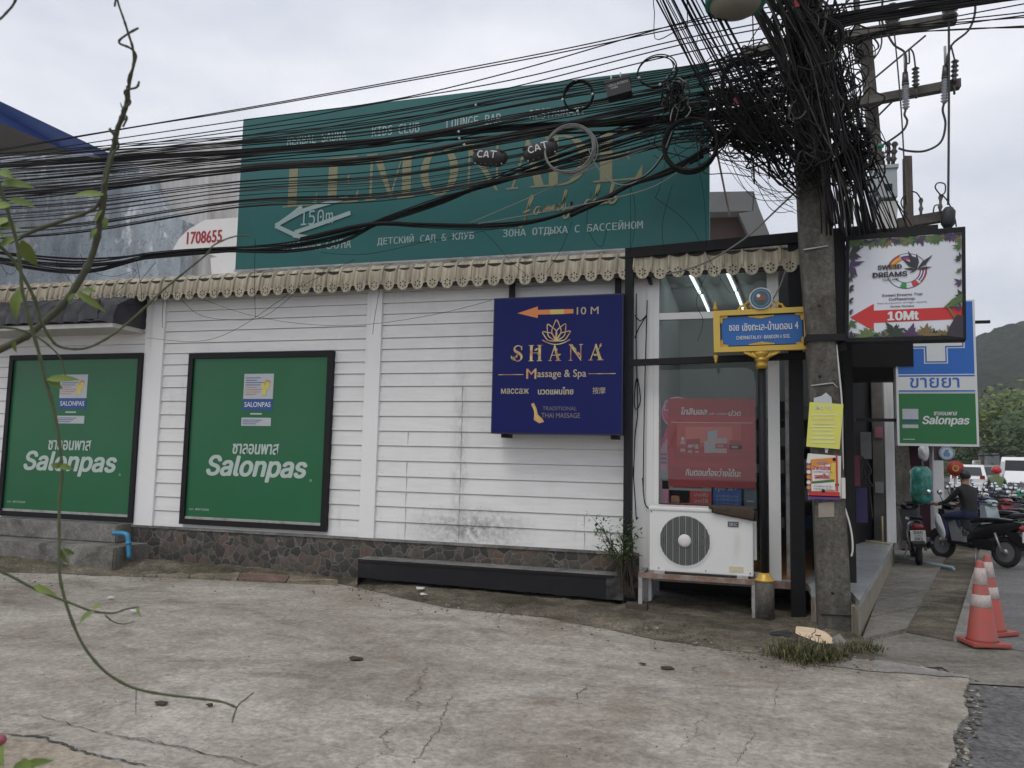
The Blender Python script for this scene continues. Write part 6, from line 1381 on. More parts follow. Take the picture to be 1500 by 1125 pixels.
for pts in (((932, 430), (932, 520), (934, 600), (930, 640), (928, 700)), ((948, 440), (945, 540), (943, 640), (942, 720)), ((930, 462), (938, 470), (947, 462), (936, 480), (930, 495)), ((931, 560), (929, 590), (933, 600), (938, 585), (934, 555), (931, 560)), ((922, 640), (928, 700), (932, 760)), ((941, 700), (944, 735), (950, 745))):
    cable(pts, 8.05, 8.06, .006, L14, 'cables on the corner post', M_cab, n=5)
# coils of slack cable
def coil(x, y, rx, ry, turns, r, Y, label, m=None, jit=.06):
    b = MB(); c = at(x, y, Y); s = Y/FPX*1.04; n = 36
    pts = []
    for i in range(int(n*turns)+1):
        a = 2*math.pi*i/n; k = int(i/n); rr = random.Random(int(x)*13+k); j = 1+rr.uniform(-jit, jit); ox, oz = rr.uniform(-jit, jit)*rx*s, rr.uniform(-jit, jit)*ry*s
        nx = random.Random(int(x)*13+k+1); f_ = i/n-k; j2 = 1+nx.uniform(-jit, jit); ox2, oz2 = nx.uniform(-jit, jit)*rx*s, nx.uniform(-jit, jit)*ry*s
        jj, px, pz = lerp(j, j2, f_), lerp(ox, ox2, f_), lerp(oz, oz2, f_)
        pts.append(c + V((math.cos(a)*rx*s*jj+px, .025*math.sin(a*.7+k), math.sin(a)*ry*s*jj+pz)))
    b.tube(pts, r, m or M_cab, 5); return tag(b.build('cable_coil'), label, 'cable coil')
coil(847, 140, 22, 22.5, 5, .008, 7.0, 'tidy black cable coil tied with white clips left of the black box', jit=.03)
coil(962, 103, 27, 22, 3, .006, 7.0, 'thin loose black cable coil above the right end of the green hoarding', jit=.06)
coil(834, 218, 37, 35, 6, .006, 6.95, 'large loose grey cable coil hanging over the gold letters of the hoarding', M_pale, jit=.09)
coil(1012, 212, 36, 38, 5, .011, 7.0, 'big heavy black cable coil at the right edge of the green hoarding', jit=.07)
coil(1062, 165, 24, 30, 6, .010, 7.1, 'tight black cable coil in the middle of the tangle left of the pole', jit=.12)
coil(1205, 60, 26, 30, 5, .010, 7.15, 'black cable coil strapped against the right side of the pole near the top', jit=.15)
coil(1085, 120, 26, 32, 5, .010, 7.1, 'upper black cable coil in the tangle just below the street lamp', jit=.12)
cable(((862, 218), (872, 240), (890, 262), (912, 271), (938, 262), (965, 235), (985, 190), (996, 150), (1000, 120)), 6.95, 7.05, .006, 'grey slack cable drooping from the large grey coil to the knot of ties', None, M_pale, name='slack_cable')
cable(((905, 272), (945, 258), (972, 228), (984, 200), (992, 165)), 6.98, 7.05, .008, 'black slack cable drooping beside the grey one under the knot of ties', None, name='slack_cable')
def clips():
    for i, (x, y) in enumerate(((844, 117), (824, 146), (846, 163), (868, 138), (987, 103), (967, 124), (936, 114), (697, 154), (672, 193), (673, 203), (680, 212))):
        b = MB(); p = at(x, y, 6.92); b.tube([p+V((-.008, 0, -.006)), p+V((.008, 0, .008))], .011, M_gry, 6); tag(b.build('cable_tie'), 'small white cable tie clipped on the coils and strands before the hoarding', 'cable tie', 'white cable ties')
clips()
def closures():
    for cx, cy, ang, lab, s in ((718, 231, -6, 'black splice closure hand painted CAT, the left one with its letters in full', 1), (792, 221, 14, 'black splice closure hand painted CAT, the right one partly behind the grey coil', 1)):
        Y = 7.0; c = at(cx, cy, Y); u = V((math.cos(R_(ang)), 0, math.sin(R_(ang)))); v = V((-u.z, 0, u.x)); t = thing('splice_closure', c, lab, 'splice closure', 'splice closures on the cables'); L_ = .172
        b = MB(); b.tube([c-u*L_, c-u*L_*.9, c-u*L_*.55, c+u*L_*.6, c+u*L_*.9, c+u*L_], [.04, .06, .083, .083, .055, .035], M_rub, 16); b.box(c+V((-.01, -.02, -.09)), c+V((.01, .02, -.07)), M_rub)
        b.tube([c-u*L_*.95+v*.045+V((0, -.06, 0)), c+u*L_*.95+v*.045+V((0, -.06, 0))], .010, M_rub, 6); b.build('body', t)
        fr = Fr(c+V((0, -.086, 0)), u, v); b = MB(); Mw = pm('chalk_white', (.5, .5, .5), .8, .1)
        for i, p in enumerate((((-.055, .03), (-.085, .033), (-.10, 0), (-.08, -.027), (-.05, -.022)), ((-.035, -.03), (-.012, .035), (.014, -.032)), ((-.027, -.01), (.007, -.012)), ((.03, .036), (.095, .03)), ((.062, .034), (.062, -.034)))):
            fr.stroke(b, p, .011, Mw, d=.004+.0006*i, n=4)
        b.build('lettering', t)
        b = MB()
        for k in range(6): q = c+u*L_*(-.8+.32*k)-v*.07; b.ball(q+V((0, -.03, 0)), .008, M_gry, 6)
        b.build('bolt', t)
    Y = 7.0; p, q = at(888, 147, Y), at(925, 113, Y); cx, cz = (p.x+q.x)/2, (p.z+q.z)/2; t = thing('junction_box', (cx, Y, p.z), 'black rectangular cable junction box with faint white writing above the hoarding', 'junction box')
    an = R_(10); u = V((math.cos(an), 0, math.sin(an))); v = V((-u.z, 0, u.x)); fr = Fr(V((cx, Y-.05, cz)), u, v); b = MB(); fr.slab(b, -.115, -.075, .115, .075, -.12, 0, M_rub); fr.slab(b, -.122, .06, .122, .085, -.125, .006, M_rub); b.build('body', t)
    b = MB(); fr.text(b, 'OD-LL-POTECH', (-.085, .015, .095, .036), M_gry, d=.004); fr.text(b, 'CABA', (-.07, -.012, -.0, .006), M_gry, d=.004); b.build('lettering', t)
    b = MB()
    for a in (-.06, .03): q = fr.p(a, .085, -.05); b.tube([q, q+V((0, 0, .07))], .008, M_gry, 6)
    b.build('hanger', t)
closures()
# the tangle itself
def tangle():
    b = MB(); rn = random.Random(77)
    def loop(cx, cy, rx, ry, Y, r, m, n=16, start=0, span=1.2):
        pts = []; tilt = rn.uniform(-.6, .6); ph = rn.uniform(0, 6.28); w = rn.uniform(.1, .3)
        for i in range(n+1):
            a = ph + 2*math.pi*span*i/n; x, y = math.cos(a)*rx*(1+w*math.sin(2*a+ph)), math.sin(a)*ry*(1+w*math.cos(3*a))
            pts.append(at(cx+x*math.cos(tilt)-y*math.sin(tilt), cy+x*math.sin(tilt)+y*math.cos(tilt), Y+.08*math.sin(a*1.3+ph)))
        b.tube(spline(pts, 2), r, m, 4)
    # dense mass hugging the pole
    for _ in range(150):
        y = rn.uniform(-40, 245); cx = 1165 + (y/300)*24 + rn.gauss(0, 21); loop(cx, y, rn.uniform(8, 26), rn.uniform(12, 48), rn.uniform(7.05, 7.34), rn.choice((.004, .006, .008, .011)), rn.choice((M_cab, M_cab, M_cab, M_cab2, M_cab3)))
    # body left of the pole, above the end of the hoarding
    for _ in range(84):
        x = rn.triangular(1035, 1165, 1120); y = rn.gauss(196, 14) if rn.random() < .55 else rn.uniform(80, 215); loop(x, y, rn.uniform(8, 34), rn.uniform(5, 20), rn.uniform(7.05, 7.35), rn.choice((.005, .007, .009)), M_cab if rn.random() < .8 else M_cab2)
    for _ in range(40): loop(rn.uniform(980, 1130), rn.uniform(120, 215), rn.uniform(20, 60), rn.uniform(10, 34), rn.uniform(7.05, 7.3), rn.choice((.004, .005)), M_cab, span=.6)
    # right of the pole, to the fan of drop lines
    for _ in range(72):
        y = rn.uniform(20, 270); x = 1222 + (y/290)*28 + rn.gauss(0, 20); loop(x, y, rn.uniform(6, 26), rn.uniform(10, 34), rn.uniform(7.3, 7.6), rn.choice((.004, .006, .008)), M_cab if rn.random() < .7 else M_cab2)
    for _ in range(50):
        loop(rn.gauss(1250, 20), rn.gauss(225, 22), rn.uniform(6, 22), rn.uniform(6, 22), rn.uniform(7.3, 7.55), rn.choice((.005, .007, .009)), M_cab)
    for _ in range(30): loop(rn.gauss(1125, 40), rn.gauss(150, 70), rn.uniform(22, 52), rn.uniform(18, 48), rn.uniform(6.95, 7.15), rn.choice((.004, .005, .007)), rn.choice((M_cab, M_cab2)), span=rn.uniform(.5, 1.1))
    # bits hanging under the knot
    for _ in range(70):
        x = rn.uniform(1040, 1160); y = rn.uniform(185, 212); p = at(x, y, 7.2); q = at(x+rn.gauss(0, 5), y+rn.uniform(6, 26), 7.2); b.tube([p, p.lerp(q, .5)+V((rn.gauss(0, .015), 0, 0)), q], [.009, .006, .003], M_cab, 4)
    # small knot of ties before the hoarding
    for _ in range(46): loop(rn.gauss(990, 6), rn.gauss(140, 12), rn.uniform(3, 12), rn.uniform(6, 22), rn.uniform(6.95, 7.1), rn.choice((.004, .006)), M_cab if rn.random() < .7 else M_pale, span=.7)
    tag(b.build('cable_tangle'), 'dense black tangle of looped cables wrapped round the upper half of the concrete pole', 'cable tangle', kind='stuff')
    for x, y, lab in ((1079, 148, 'small red tag caught in the tangle left of the pole'), (1166, 6, 'red tag tied in the cables at the top of the pole')):
        b = MB(); p = at(x, y, 6.95); b.prism([p+V((-.03, 0, -.03)), p+V((.03, 0, -.025)), p+V((.02, 0, .035)), p+V((-.015, 0, .04))], (0, .01, .005), pm('red_tag', (.25, .02, .04), .7)); tag(b.build('red_tag'), lab, 'tag')
tangle()

# ---------------------------------------------------------------- neighbouring shop front, hanging goods, round signs
def next_shop():
    t = thing('neighbour_shop', (2.6, 16, 0), 'open shop front with a dark red wall and a white pillar beyond the platform', 'shop')
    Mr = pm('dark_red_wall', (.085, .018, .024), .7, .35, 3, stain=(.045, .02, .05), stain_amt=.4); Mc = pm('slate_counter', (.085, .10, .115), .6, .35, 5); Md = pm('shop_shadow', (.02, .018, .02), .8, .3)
    p, q = at(1296, 660, 17.6), at(1368, 660, 17.6); b = MB(); b.box((p.x-.3, 17.6, 0), (q.x, 17.7, 3.2), Mr); fr = Fr((p.x, 17.595, 0), X, Z); fr.tpx(b, 'ANGE', 1311, 665, 1342, 657, pm('red_letter', (.15, .02, .025), .6), d=.004); b.build('wall', t)
    p, q = at(1303, 735, 16.4), at(1347, 735, 16.4); b = MB(); b.box((p.x, 16.4, 0), (q.x, 16.9, p.z), Mc); b.build('counter', t)
    b = MB(); rn = random.Random(12); Ms = [pm('goods_%d' % i, c, .6, .3) for i, c in enumerate(((.10, .025, .10), (.16, .16, .18), (.04, .05, .14), (.14, .05, .05)))]
    for i in range(26):
        x = rn.uniform(p.x, q.x-.1); w = rn.uniform(.05, .15); b.box((x, 16.5+i*.012, p.z+.001), (x+w, 16.58+i*.012, p.z+rn.uniform(.06, .28)), rn.choice(Ms))
    b.build('goods', t)
    p, q = at(1366.5, 700, 17.0), at(1387, 700, 17.0); b = MB(); b.bbox((p.x, 17.0, 0), (q.x-.05, 17.3, 3.0), M_white, .02); b.build('pillar', t)
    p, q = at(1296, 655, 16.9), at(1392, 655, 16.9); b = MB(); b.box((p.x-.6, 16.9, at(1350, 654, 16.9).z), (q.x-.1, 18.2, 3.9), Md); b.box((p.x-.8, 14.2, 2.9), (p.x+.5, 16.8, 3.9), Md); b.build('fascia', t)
    Y = 16.6; c = at(1386, 664, Y); t2 = thing('round_sign', c, 'small round white sign with a blue figure on a dark plate by the white pillar', 'sign'); fr = Fr(c, X, Z); b = MB(); fr.slab(b, -.2, -.14, .12, .14, -.06, -.02, pm('maroon_plate', (.05, .018, .02), .5)); b.build('plate', t2)
    b = MB(); b.lathe([(.135, 0), (.135, -.04), (.12, -.045)], c, pm('sign_pale', (.5, .55, .6), .4), 26, 'Y'); o = b.build('disc', t2); b = MB(); Mq = pm('figure_blue', (.12, .24, .38), .5); fr.poly(b, [(-.05, -.06), (.05, -.06), (.055, .0), (.03, .02), (.035, .07), (-.025, .07), (-.04, .02), (-.06, .0)], Mq, .052); fr.disc(b, 0, 0, .128, Mq, d=.0505, r0=.112, n=26); b.build('emblem', o)
    Y = 19.; c = at(1399, 686, Y); t2 = thing('round_sign', c, 'round red sign with a yellow mark behind the rider in black', 'sign'); fr = Fr(c, X, Z); b = MB(); b.lathe([(.17, 0), (.17, -.04)], c, pm('sign_red', (.36, .04, .025), .5), 24, 'Y'); fr.disc(b, 0, 0, .07, pm('mark_yellow', (.5, .28, .05), .5), d=.045, r0=.04, n=16); b.build('disc', t2); b = MB(); b.tube([c+V((0, .02, 0)), V((c.x, Y+.02, 0))], .03, M_steel, 8); b.build('post', t2)
    # wrapped goods hanging in front
    Y = 13.6; Mg = pm('green_film', (.02, .14, .06), .3, .5, 9, stain=(.05, .25, .25), stain_amt=.45, bmp=.6, bscale=14); a = at(1340, 683, Y); z0 = at(1350, 738, Y).z; cx = at(1349, 700, Y).x
    t2 = thing('hanging_bundle', (cx, Y, z0), 'tall green plastic wrapped bundle hanging before the dark red shop wall', 'bundle'); b = MB(); rn = random.Random(3); n = 14; vs = []
    for i in range(9):
        z = lerp(z0, a.z, i/8); r = .155*(.6+.4*math.sin(math.pi*min(1, (i+.8)/8.5))) if i in (0, 8) else .155
        for j in range(n): an = 2*math.pi*j/n; rr = r*(1+rn.uniform(-.1, .1)); vs.append((cx+math.cos(an)*rr, Y+math.sin(an)*rr*.8, z))
    b.add(vs, [(i*n+j, i*n+(j+1) % n, (i+1)*n+(j+1) % n, (i+1)*n+j) for i in range(8) for j in range(n)] + [tuple(range(n-1, -1, -1)), tuple(8*n+j for j in range(n))], Mg, True); b.build('wrapping', t2)
    b = MB(); b.tube([V((cx+.03, Y, a.z)), V((cx+.03, Y, at(1352, 640, Y).z))], .012, M_steel, 6); b.build('hook_rod', t2)
    c = at(1354, 662, Y-.25); b = MB(); bm = bmesh.new(); bmesh.ops.create_icosphere(bm, subdivisions=3, radius=.12)
    from mathutils import noise as NZ
    for v in bm.verts: v.co = c + V((v.co.x*.65, v.co.y*.5, v.co.z*1.1))*(1+.35*NZ.noise(v.co*14))
    b.bm(bm, pm('white_bag', (.5, .5, .52), .4, .1, 9), True); b.tube([c+V((0, 0, .11)), c+V((0, 0, .4))], .006, M_steel, 5); tag(b.build('plastic_bag'), 'crumpled white plastic bag hanging above the green wrapped bundle', 'bag')
    b = MB(); p, q = gz(1315, 818, .03), gz(1396, 832, .03); b.tube([p, q], .026, pm('cyan_pipe', (.16, .33, .4), .35, .2, 4, stain=(.4, .42, .42), stain_amt=.4), 10); b.tube([q, q+V((0, 0, -.04))], .028, pm('cyan_pipe', (.16, .33, .4), .35), 10); tag(b.build('pipe'), 'pale blue plastic pipe lying across the pavement under the rear facing motorbike', 'pipe')
next_shop()

# ---------------------------------------------------------------- motorbikes
M_tyre = pm('tyre', (.016, .016, .017), .8, .2, 20); M_rim = pm('alloy', (.32, .32, .33), .35, .1, 8, metal=.6); M_plate = pm('plate_white', (.58, .58, .56), .5, .05); M_bk2 = pm('bike_black', (.012, .012, .014), .35, .3, 6)
def motorbike(name, body, seat, label, accent=None, plate=None, top_box=False, hand=None):
    """local axes: x forward, wheels at x = +-.62"""
    t = thing(name, (0, 0, 0), label, 'motorbike', 'motorbikes parked along the kerb'); L = dict(local=True); accent = accent or body
    for x in (.62, -.62):
        b = MB(); n = 28; vs = []; R0 = .215
        for i in range(n):
            a = 2*math.pi*i/n
            for j in range(8): p = 2*math.pi*j/8; rr = R0 + .052*math.cos(p); vs.append((x+math.cos(a)*rr, .05*math.sin(p), .268+math.sin(a)*rr))
        b.add(vs, [(i*8+j, ((i+1) % n)*8+j, ((i+1) % n)*8+(j+1) % 8, i*8+(j+1) % 8) for i in range(n) for j in range(8)], M_tyre, True); w = b.build('wheel', t, **L)
        b = MB(); b.lathe([(.17, -.02), (.185, -.02), (.185, .02), (.17, .02)], V((x, 0, .268)), M_rim, 24, 'Y'); b.lathe([(.05, -.05), (.05, .05)], V((x, 0, .268)), M_rim, 12, 'Y')
        for k in range(5): a = 2*math.pi*k/5+.3; b.tube([V((x+.04*math.cos(a), 0, .268+.04*math.sin(a))), V((x+.175*math.cos(a), 0, .268+.175*math.sin(a)))], .014, M_rim, 5)
        b.build('rim', w, **L)
    def loft(secs, m, nm, ns=10):
        b = MB(); vs = []
        for x, z, w, h in secs:
            for j in range(ns): a = 2*math.pi*j/ns; ca, sa = math.cos(a), math.sin(a); vs.append((x, math.copysign(abs(ca)**.7, ca)*w, z+math.copysign(abs(sa)**.7, sa)*h))
        k = len(secs); b.add(vs, [(i*ns+j, i*ns+(j+1) % ns, (i+1)*ns+(j+1) % ns, (i+1)*ns+j) for i in range(k-1) for j in range(ns)] + [tuple(range(ns)), tuple((k-1)*ns+j for j in range(ns-1, -1, -1))], m, True); return b.build(nm, t, **L)
    loft([(-.92, .76, .05, .03), (-.8, .72, .10, .09), (-.5, .64, .13, .13), (-.15, .55, .12, .14), (.05, .42, .10, .10)], body, 'body')
    loft([(-.78, .80, .09, .03), (-.5, .80, .14, .045), (-.15, .78, .13, .05), (.0, .74, .09, .04)], seat, 'seat')
    b = MB(); b.prism([V((.58, -.16, .42)), V((.40, -.15, .34)), V((.28, -.12, .36)), V((.38, -.15, .62)), V((.46, -.12, .92)), V((.56, -.10, .92))], (0, .30, 0), accent); b.build('leg_shield', t, **L)
    b = MB(); b.bbox((-.05, -.12, .30), (.42, .12, .36), M_bk2, .02); b.bbox((-.45, -.09, .26), (.05, .09, .45), M_bk2, .03); b.build('floorboard', t, **L)
    b = MB(); vs = []; n = 9
    for i in range(n): a = R_(20+i*16); vs += [(.62+math.cos(a)*.30, -.075, .268+math.sin(a)*.30), (.62+math.cos(a)*.315, 0, .268+math.sin(a)*.315), (.62+math.cos(a)*.30, .075, .268+math.sin(a)*.30)]
    b.add(vs, [(i*3+j, i*3+j+1, i*3+j+4, i*3+j+3) for i in range(n-1) for j in range(2)], accent, True); b.build('front_mudguard', t, **L)
    b = MB(); [b.tube([V((.46, s*.06, .85)), V((.62, s*.075, .268))], .022, M_rim, 8) for s in (-1, 1)]; b.build('fork', t, **L)
    loft([(.40, .97, .07, .04), (.47, .98, .16, .075), (.56, .97, .12, .07), (.61, .95, .05, .04)], accent, 'handlebar_cover'); hb = t.children[-1]
    b = MB(); b.tube([V((.38, -.35, 1.0)), V((.46, -.15, .99)), V((.46, .15, .99)), V((.38, .35, 1.0))], .014, M_bk2, 8)
    for s in (-1, 1): b.tube([V((.38, s*.24, 1.0)), V((.36, s*.36, 1.0))], .02, M_rub, 8)
    b.build('handlebar', t, **L)
    for s in (-1, 1):
        b = MB(); b.tube([V((.43, s*.2, 1.0)), V((.45, s*.27, 1.14)), V((.44, s*.31, 1.2))], .007, M_bk2, 6); b.ball((.43, s*.33, 1.22), .06, M_bk2, 12, (.3, 1, .75)); m = b.build('mirror', t, **L)
        b = MB(); b.lathe([(.048, 0), (.048, -.003)], V((.411, s*.33, 1.22)), pm('mirror_glass', (.6, .65, .7), .08, .02, metal=.8), 14, 'X'); b.build('glass', m, **L)
    b = MB(); b.ball((.60, 0, .86), .075, pm('lamp_clear', (.5, .52, .54), .2), 12, (.5, 1.1, .8)); b.build('headlight', t, **L)
    b = MB(); b.ball((-.92, 0, .69), .075, pm('tail_red', (.20, .012, .015), .25), 12, (.5, 1.4, .75)); b.build('tail_light', t, **L)
    b = MB(); b.prism([V((-.90, -.09, .62)), V((-.62, -.09, .62)), V((-.75, -.09, .50)), V((-1.02, -.09, .36)), V((-1.03, -.09, .42))], (0, .18, 0), M_bk2); b.build('rear_mudguard', t, **L)
    pl = V((-1.01, 0, .56)); b = MB(); b.box((-1.0, -.115, .46), (-.985, .115, .64), M_plate); o = b.build('number_plate', t, **L)
    fr = Fr((-1.001, .115, .46), (0, -1, 0), (0, 0, 1)); b = MB(); Mk = pm('plate_ink', (.03, .03, .035), .6)
    for s, q in ((plate or ('1กข', 'ภูเก็ต', '382'))and zip(plate or ('1กข', 'ภูเก็ต', '382'), ((.05, .115, .18, .165), (.06, .075, .17, .10), (.05, .015, .18, .062)))): fr.text(b, s, q, Mk, d=.003, bold=.02)
    b.build('lettering', o, **L)
    b = MB(); b.tube([V((-.1, -.14, .3)), V((-.4, -.17, .30)), V((-.55, -.18, .34)), V((-.92, -.19, .42))], [.02, .025, .05, .048], M_rim if body is not M_bk2 else M_bk2, 10); b.build('exhaust', t, **L)
    b = MB(); b.tube([V((-.75, .1, .80)), V((-.92, .09, .85)), V((-.92, -.09, .85)), V((-.75, -.1, .80))], .013, M_bk2, 6); b.build('grab_rail', t, **L)
    b = MB(); b.tube([V((-.15, .12, .28)), V((-.25, .26, .02))], .012, M_rim, 6); [b.tube([V((-.5, s*.12, .58)), V((-.62, s*.12, .268))], .022, M_rim, 8) for s in (-1, 1)]; b.build('side_stand', t, **L)
    return t
def place(t, x, y, head, lean=.05):
    t.scale = (.85, .85, .85); t.location = (x, y, -.0); t.rotation_euler = (lean, 0, head)
M_bred = pm('bike_red', (.22, .015, .025), .3, .15, 5); M_bwht = pm('bike_white', (.55, .55, .54), .3, .08, 5); M_bblu = pm('bike_blue', (.025, .035, .10), .3, .2, 5); M_bsil = pm('bike_silver', (.30, .36, .37), .3, .12, 5)
bk = motorbike('motorbike', M_bk2, M_bk2, 'black motorbike seen from behind, its white plate facing the camera by the platform', M_bk2, ('ธงก', 'ภูเก็ต', '382')); p = gz(1357, 833); place(bk, p.x+.02, p.y+.75, R_(90-7), -.06)
def wrap():   # the white plastic bag slung on its right side
    c = at(1377, 770, 12.5); b = MB(); bm = bmesh.new(); bmesh.ops.create_icosphere(bm, subdivisions=3, radius=.15)
    from mathutils import noise as NZ
    for v in bm.verts: v.co = c + V((v.co.x*.36 + v.co.z*-.22, v.co.y*.4, v.co.z*1.15))*(1+.3*NZ.noise(v.co*9))
    b.bm(bm, pm('white_bag', (.5, .5, .52), .4), True); tag(b.build('plastic_bag'), 'white plastic bag slung on the right side of the rear facing motorbike', 'bag')
wrap()
sc_ = motorbike('scooter', M_bk2, M_bk2, 'black scooter standing across the kerb with its rider in black and jeans', M_bk2, ('๒กธ', 'ภูเก็ต', '9796'))
pr = gz(1474, 832); pf = gz(1386, 822); hd = math.atan2(.80, -.62); place(sc_, pr.x+math.cos(hd)*.53, pr.y+math.sin(hd)*.53, hd, .06)
sp = V(sc_.location)
for i, (px, Y, bd, st, ac, lab, hh) in enumerate(((1478, 14.9, M_bsil, M_bk2, M_bsil, 'silver grey motorbike parked just behind the black scooter', 118), (1502, 15.6, M_bred, M_bk2, M_bred, 'dark red motorbike cut by the right edge of the photo', 120), (1438, 17.0, M_bblu, M_bk2, M_bk2, 'dark blue motorbike in the row behind the rider in black', 122), (1462, 18.6, M_bk2, M_bk2, M_bwht, 'black and white motorbike in the middle of the parked row', 118),
        (1447, 15.6, M_bk2, M_bk2, M_bk2, 'all black motorbike wedged close behind the rider in black', 120), (1426, 16.3, M_bk2, M_bk2, M_bk2, 'black motorbike half hidden by the rider in black', 124), (1466, 16.6, M_bk2, M_bk2, M_bblu, 'black motorbike with a blue leg shield behind the silver grey one', 118), (1490, 17.6, M_bk2, M_bk2, M_bk2, 'black motorbike between the silver grey one and the right edge', 118), (1512, 17.2, M_bblu, M_bk2, M_bk2, 'dark motorbike half out of the photo at the right edge', 118), (1476, 19.7, M_bk2, M_bk2, M_bblu, 'dark motorbike with a blue shield in the third rank of the row', 120), (1456, 20.6, M_bk2, M_bk2, M_bk2, 'plain black motorbike near the rider with the red helmet', 120), (1424, 19.5, M_bk2, M_bk2, M_bblu, 'black and blue motorbike near the white pillar in the parked row', 125), (1490, 20.5, M_bwht, M_bk2, M_bk2, 'white motorbike far back in the row near the right edge', 118), (1448, 22.0, M_bk2, M_bk2, M_bsil, 'far black motorbike with a grey leg shield in the parked row', 122), (1500, 24.5, M_bred, M_bk2, M_bwht, 'farthest red and white motorbike at the right edge of the row', 118))):
    t = motorbike('motorbike', bd, st, lab, ac); x = at(px, 750, Y).x; place(t, x, Y, R_(hh))
    t['group'] = 'motorbikes parked along the kerb'

# ---------------------------------------------------------------- people
def person(name, J, label, shirt, trousers, skin, shoe, helmet=None, hair=None, face=V((0, -1, 0)), long_sleeve=False):
    """J: joint name -> (point, radius); one continuous skinned body, coloured by what covers it"""
    names = list(J); me = bpy.data.meshes.new('person'); E = [('pelvis', 'waist'), ('waist', 'chest'), ('chest', 'neck'), ('neck', 'head'), ('head', 'crown')]
    for s in 'lr': E += [('chest', 'shoulder_'+s), ('shoulder_'+s, 'elbow_'+s), ('elbow_'+s, 'wrist_'+s), ('wrist_'+s, 'palm_'+s), ('pelvis', 'hip_'+s), ('hip_'+s, 'knee_'+s), ('knee_'+s, 'ankle_'+s), ('ankle_'+s, 'toe_'+s)]
    for s in 'lr':
        w, p = V(J['wrist_'+s][0]), V(J['palm_'+s][0]); d = (p-w).normalized(); sd = d.orthogonal().normalized()
        for k in range(4): nm = 'finger%d_%s' % (k, s); J[nm] = (p + d*(.075-.006*abs(k-1)) + sd*(k-1.5)*.02, .009); E.append(('palm_'+s, nm))
        J['thumb_'+s] = (w + d*.05 + sd*.05, .010); E.append(('wrist_'+s, 'thumb_'+s))
    names = list(J); me.from_pydata([V(J[n][0]) for n in names], [(names.index(a), names.index(c)) for a, c in E], [])
    o = bpy.data.objects.new('tmp', me); COL.objects.link(o); md = o.modifiers.new('s', 'SKIN'); sb = o.modifiers.new('u', 'SUBSURF'); sb.levels = 1; sb.render_levels = 1
    for i, n in enumerate(names): me.skin_vertices[0].data[i].radius = (J[n][1], J[n][1]); me.skin_vertices[0].data[i].use_root = n == 'pelvis'
    bpy.context.view_layer.update(); dg = bpy.context.evaluated_depsgraph_get(); ev = bpy.data.meshes.new_from_object(o.evaluated_get(dg)); bpy.data.objects.remove(o)
    segs = [(a, c) for a, c in E]
    def cover(p):
        best, bn = 9, None
        for a, c in segs:
            A, B_ = V(J[a][0]), V(J[c][0]); t = max(0, min(1, (p-A).dot(B_-A)/max(1e-9, (B_-A).length_squared))); d = (p-(A+(B_-A)*t)).length - lerp(J[a][1], J[c][1], t)
            if d < best: best, bn, bt = d, (a, c), t
        k = bn[1].split('_')[0]
        if k == 'elbow' or (k == 'wrist' and long_sleeve): return shirt
        if k in ('head', 'crown', 'wrist', 'palm', 'thumb') or k.startswith('finger'): return skin
        if k in ('knee', 'ankle', 'hip'): return trousers
        if k == 'toe': return shoe
        return shirt
    t = thing(name, V(J['pelvis'][0]), label, 'person'); b = MB(); vs = [v.co.copy() for v in ev.vertices]
    for f in ev.polygons: b.f.append(list(f.vertices)); b.mi.append(b.m(cover(f.center))); b.smooth.append(True)
    b.v = vs; b.build('body', t)
    hd = V(J['head'][0]); fv = face.normalized(); sd = fv.cross(Z)
    b = MB(); b.tube([hd+fv*.072+V((0, 0, .015)), hd+fv*.098+V((0, 0, -.02))], [.010, .014], skin, 6)
    for s in (-1, 1): b.ball(hd+sd*s*.070, .022, skin, 8, (.6, .6, 1)); b.ball(hd+fv*.070+sd*s*.032+V((0, 0, .02)), .011, M_dark, 8)
    b.tube([hd+fv*.078-sd*.025+V((0, 0, -.055)), hd+fv*.078+sd*.025+V((0, 0, -.055))], .006, pm('lip', (.2, .07, .06), .5), 5); b.build('face', t)
    c = hd + V((0, 0, .045))
    if helmet:
        b = MB(); bm = bmesh.new(); bmesh.ops.create_uvsphere(bm, u_segments=18, v_segments=12, radius=.125)
        bmesh.ops.delete(bm, geom=[v for v in bm.verts if v.co.z < -.065], context='VERTS')
        for v in bm.verts: v.co = v.co + c
        b.bm(bm, helmet, True); b.build('helmet', t)
    else:
        b = MB(); bm = bmesh.new(); bmesh.ops.create_uvsphere(bm, u_segments=16, v_segments=10, radius=.088)
        bmesh.ops.delete(bm, geom=[v for v in bm.verts if v.co.dot(fv) > .03 and v.co.z < .045 or v.co.z < -.06], context='VERTS')
        for v in bm.verts: v.co = v.co*1.02 + c - fv*.008
        b.bm(bm, hair, True); b.build('hair', t)
    return t
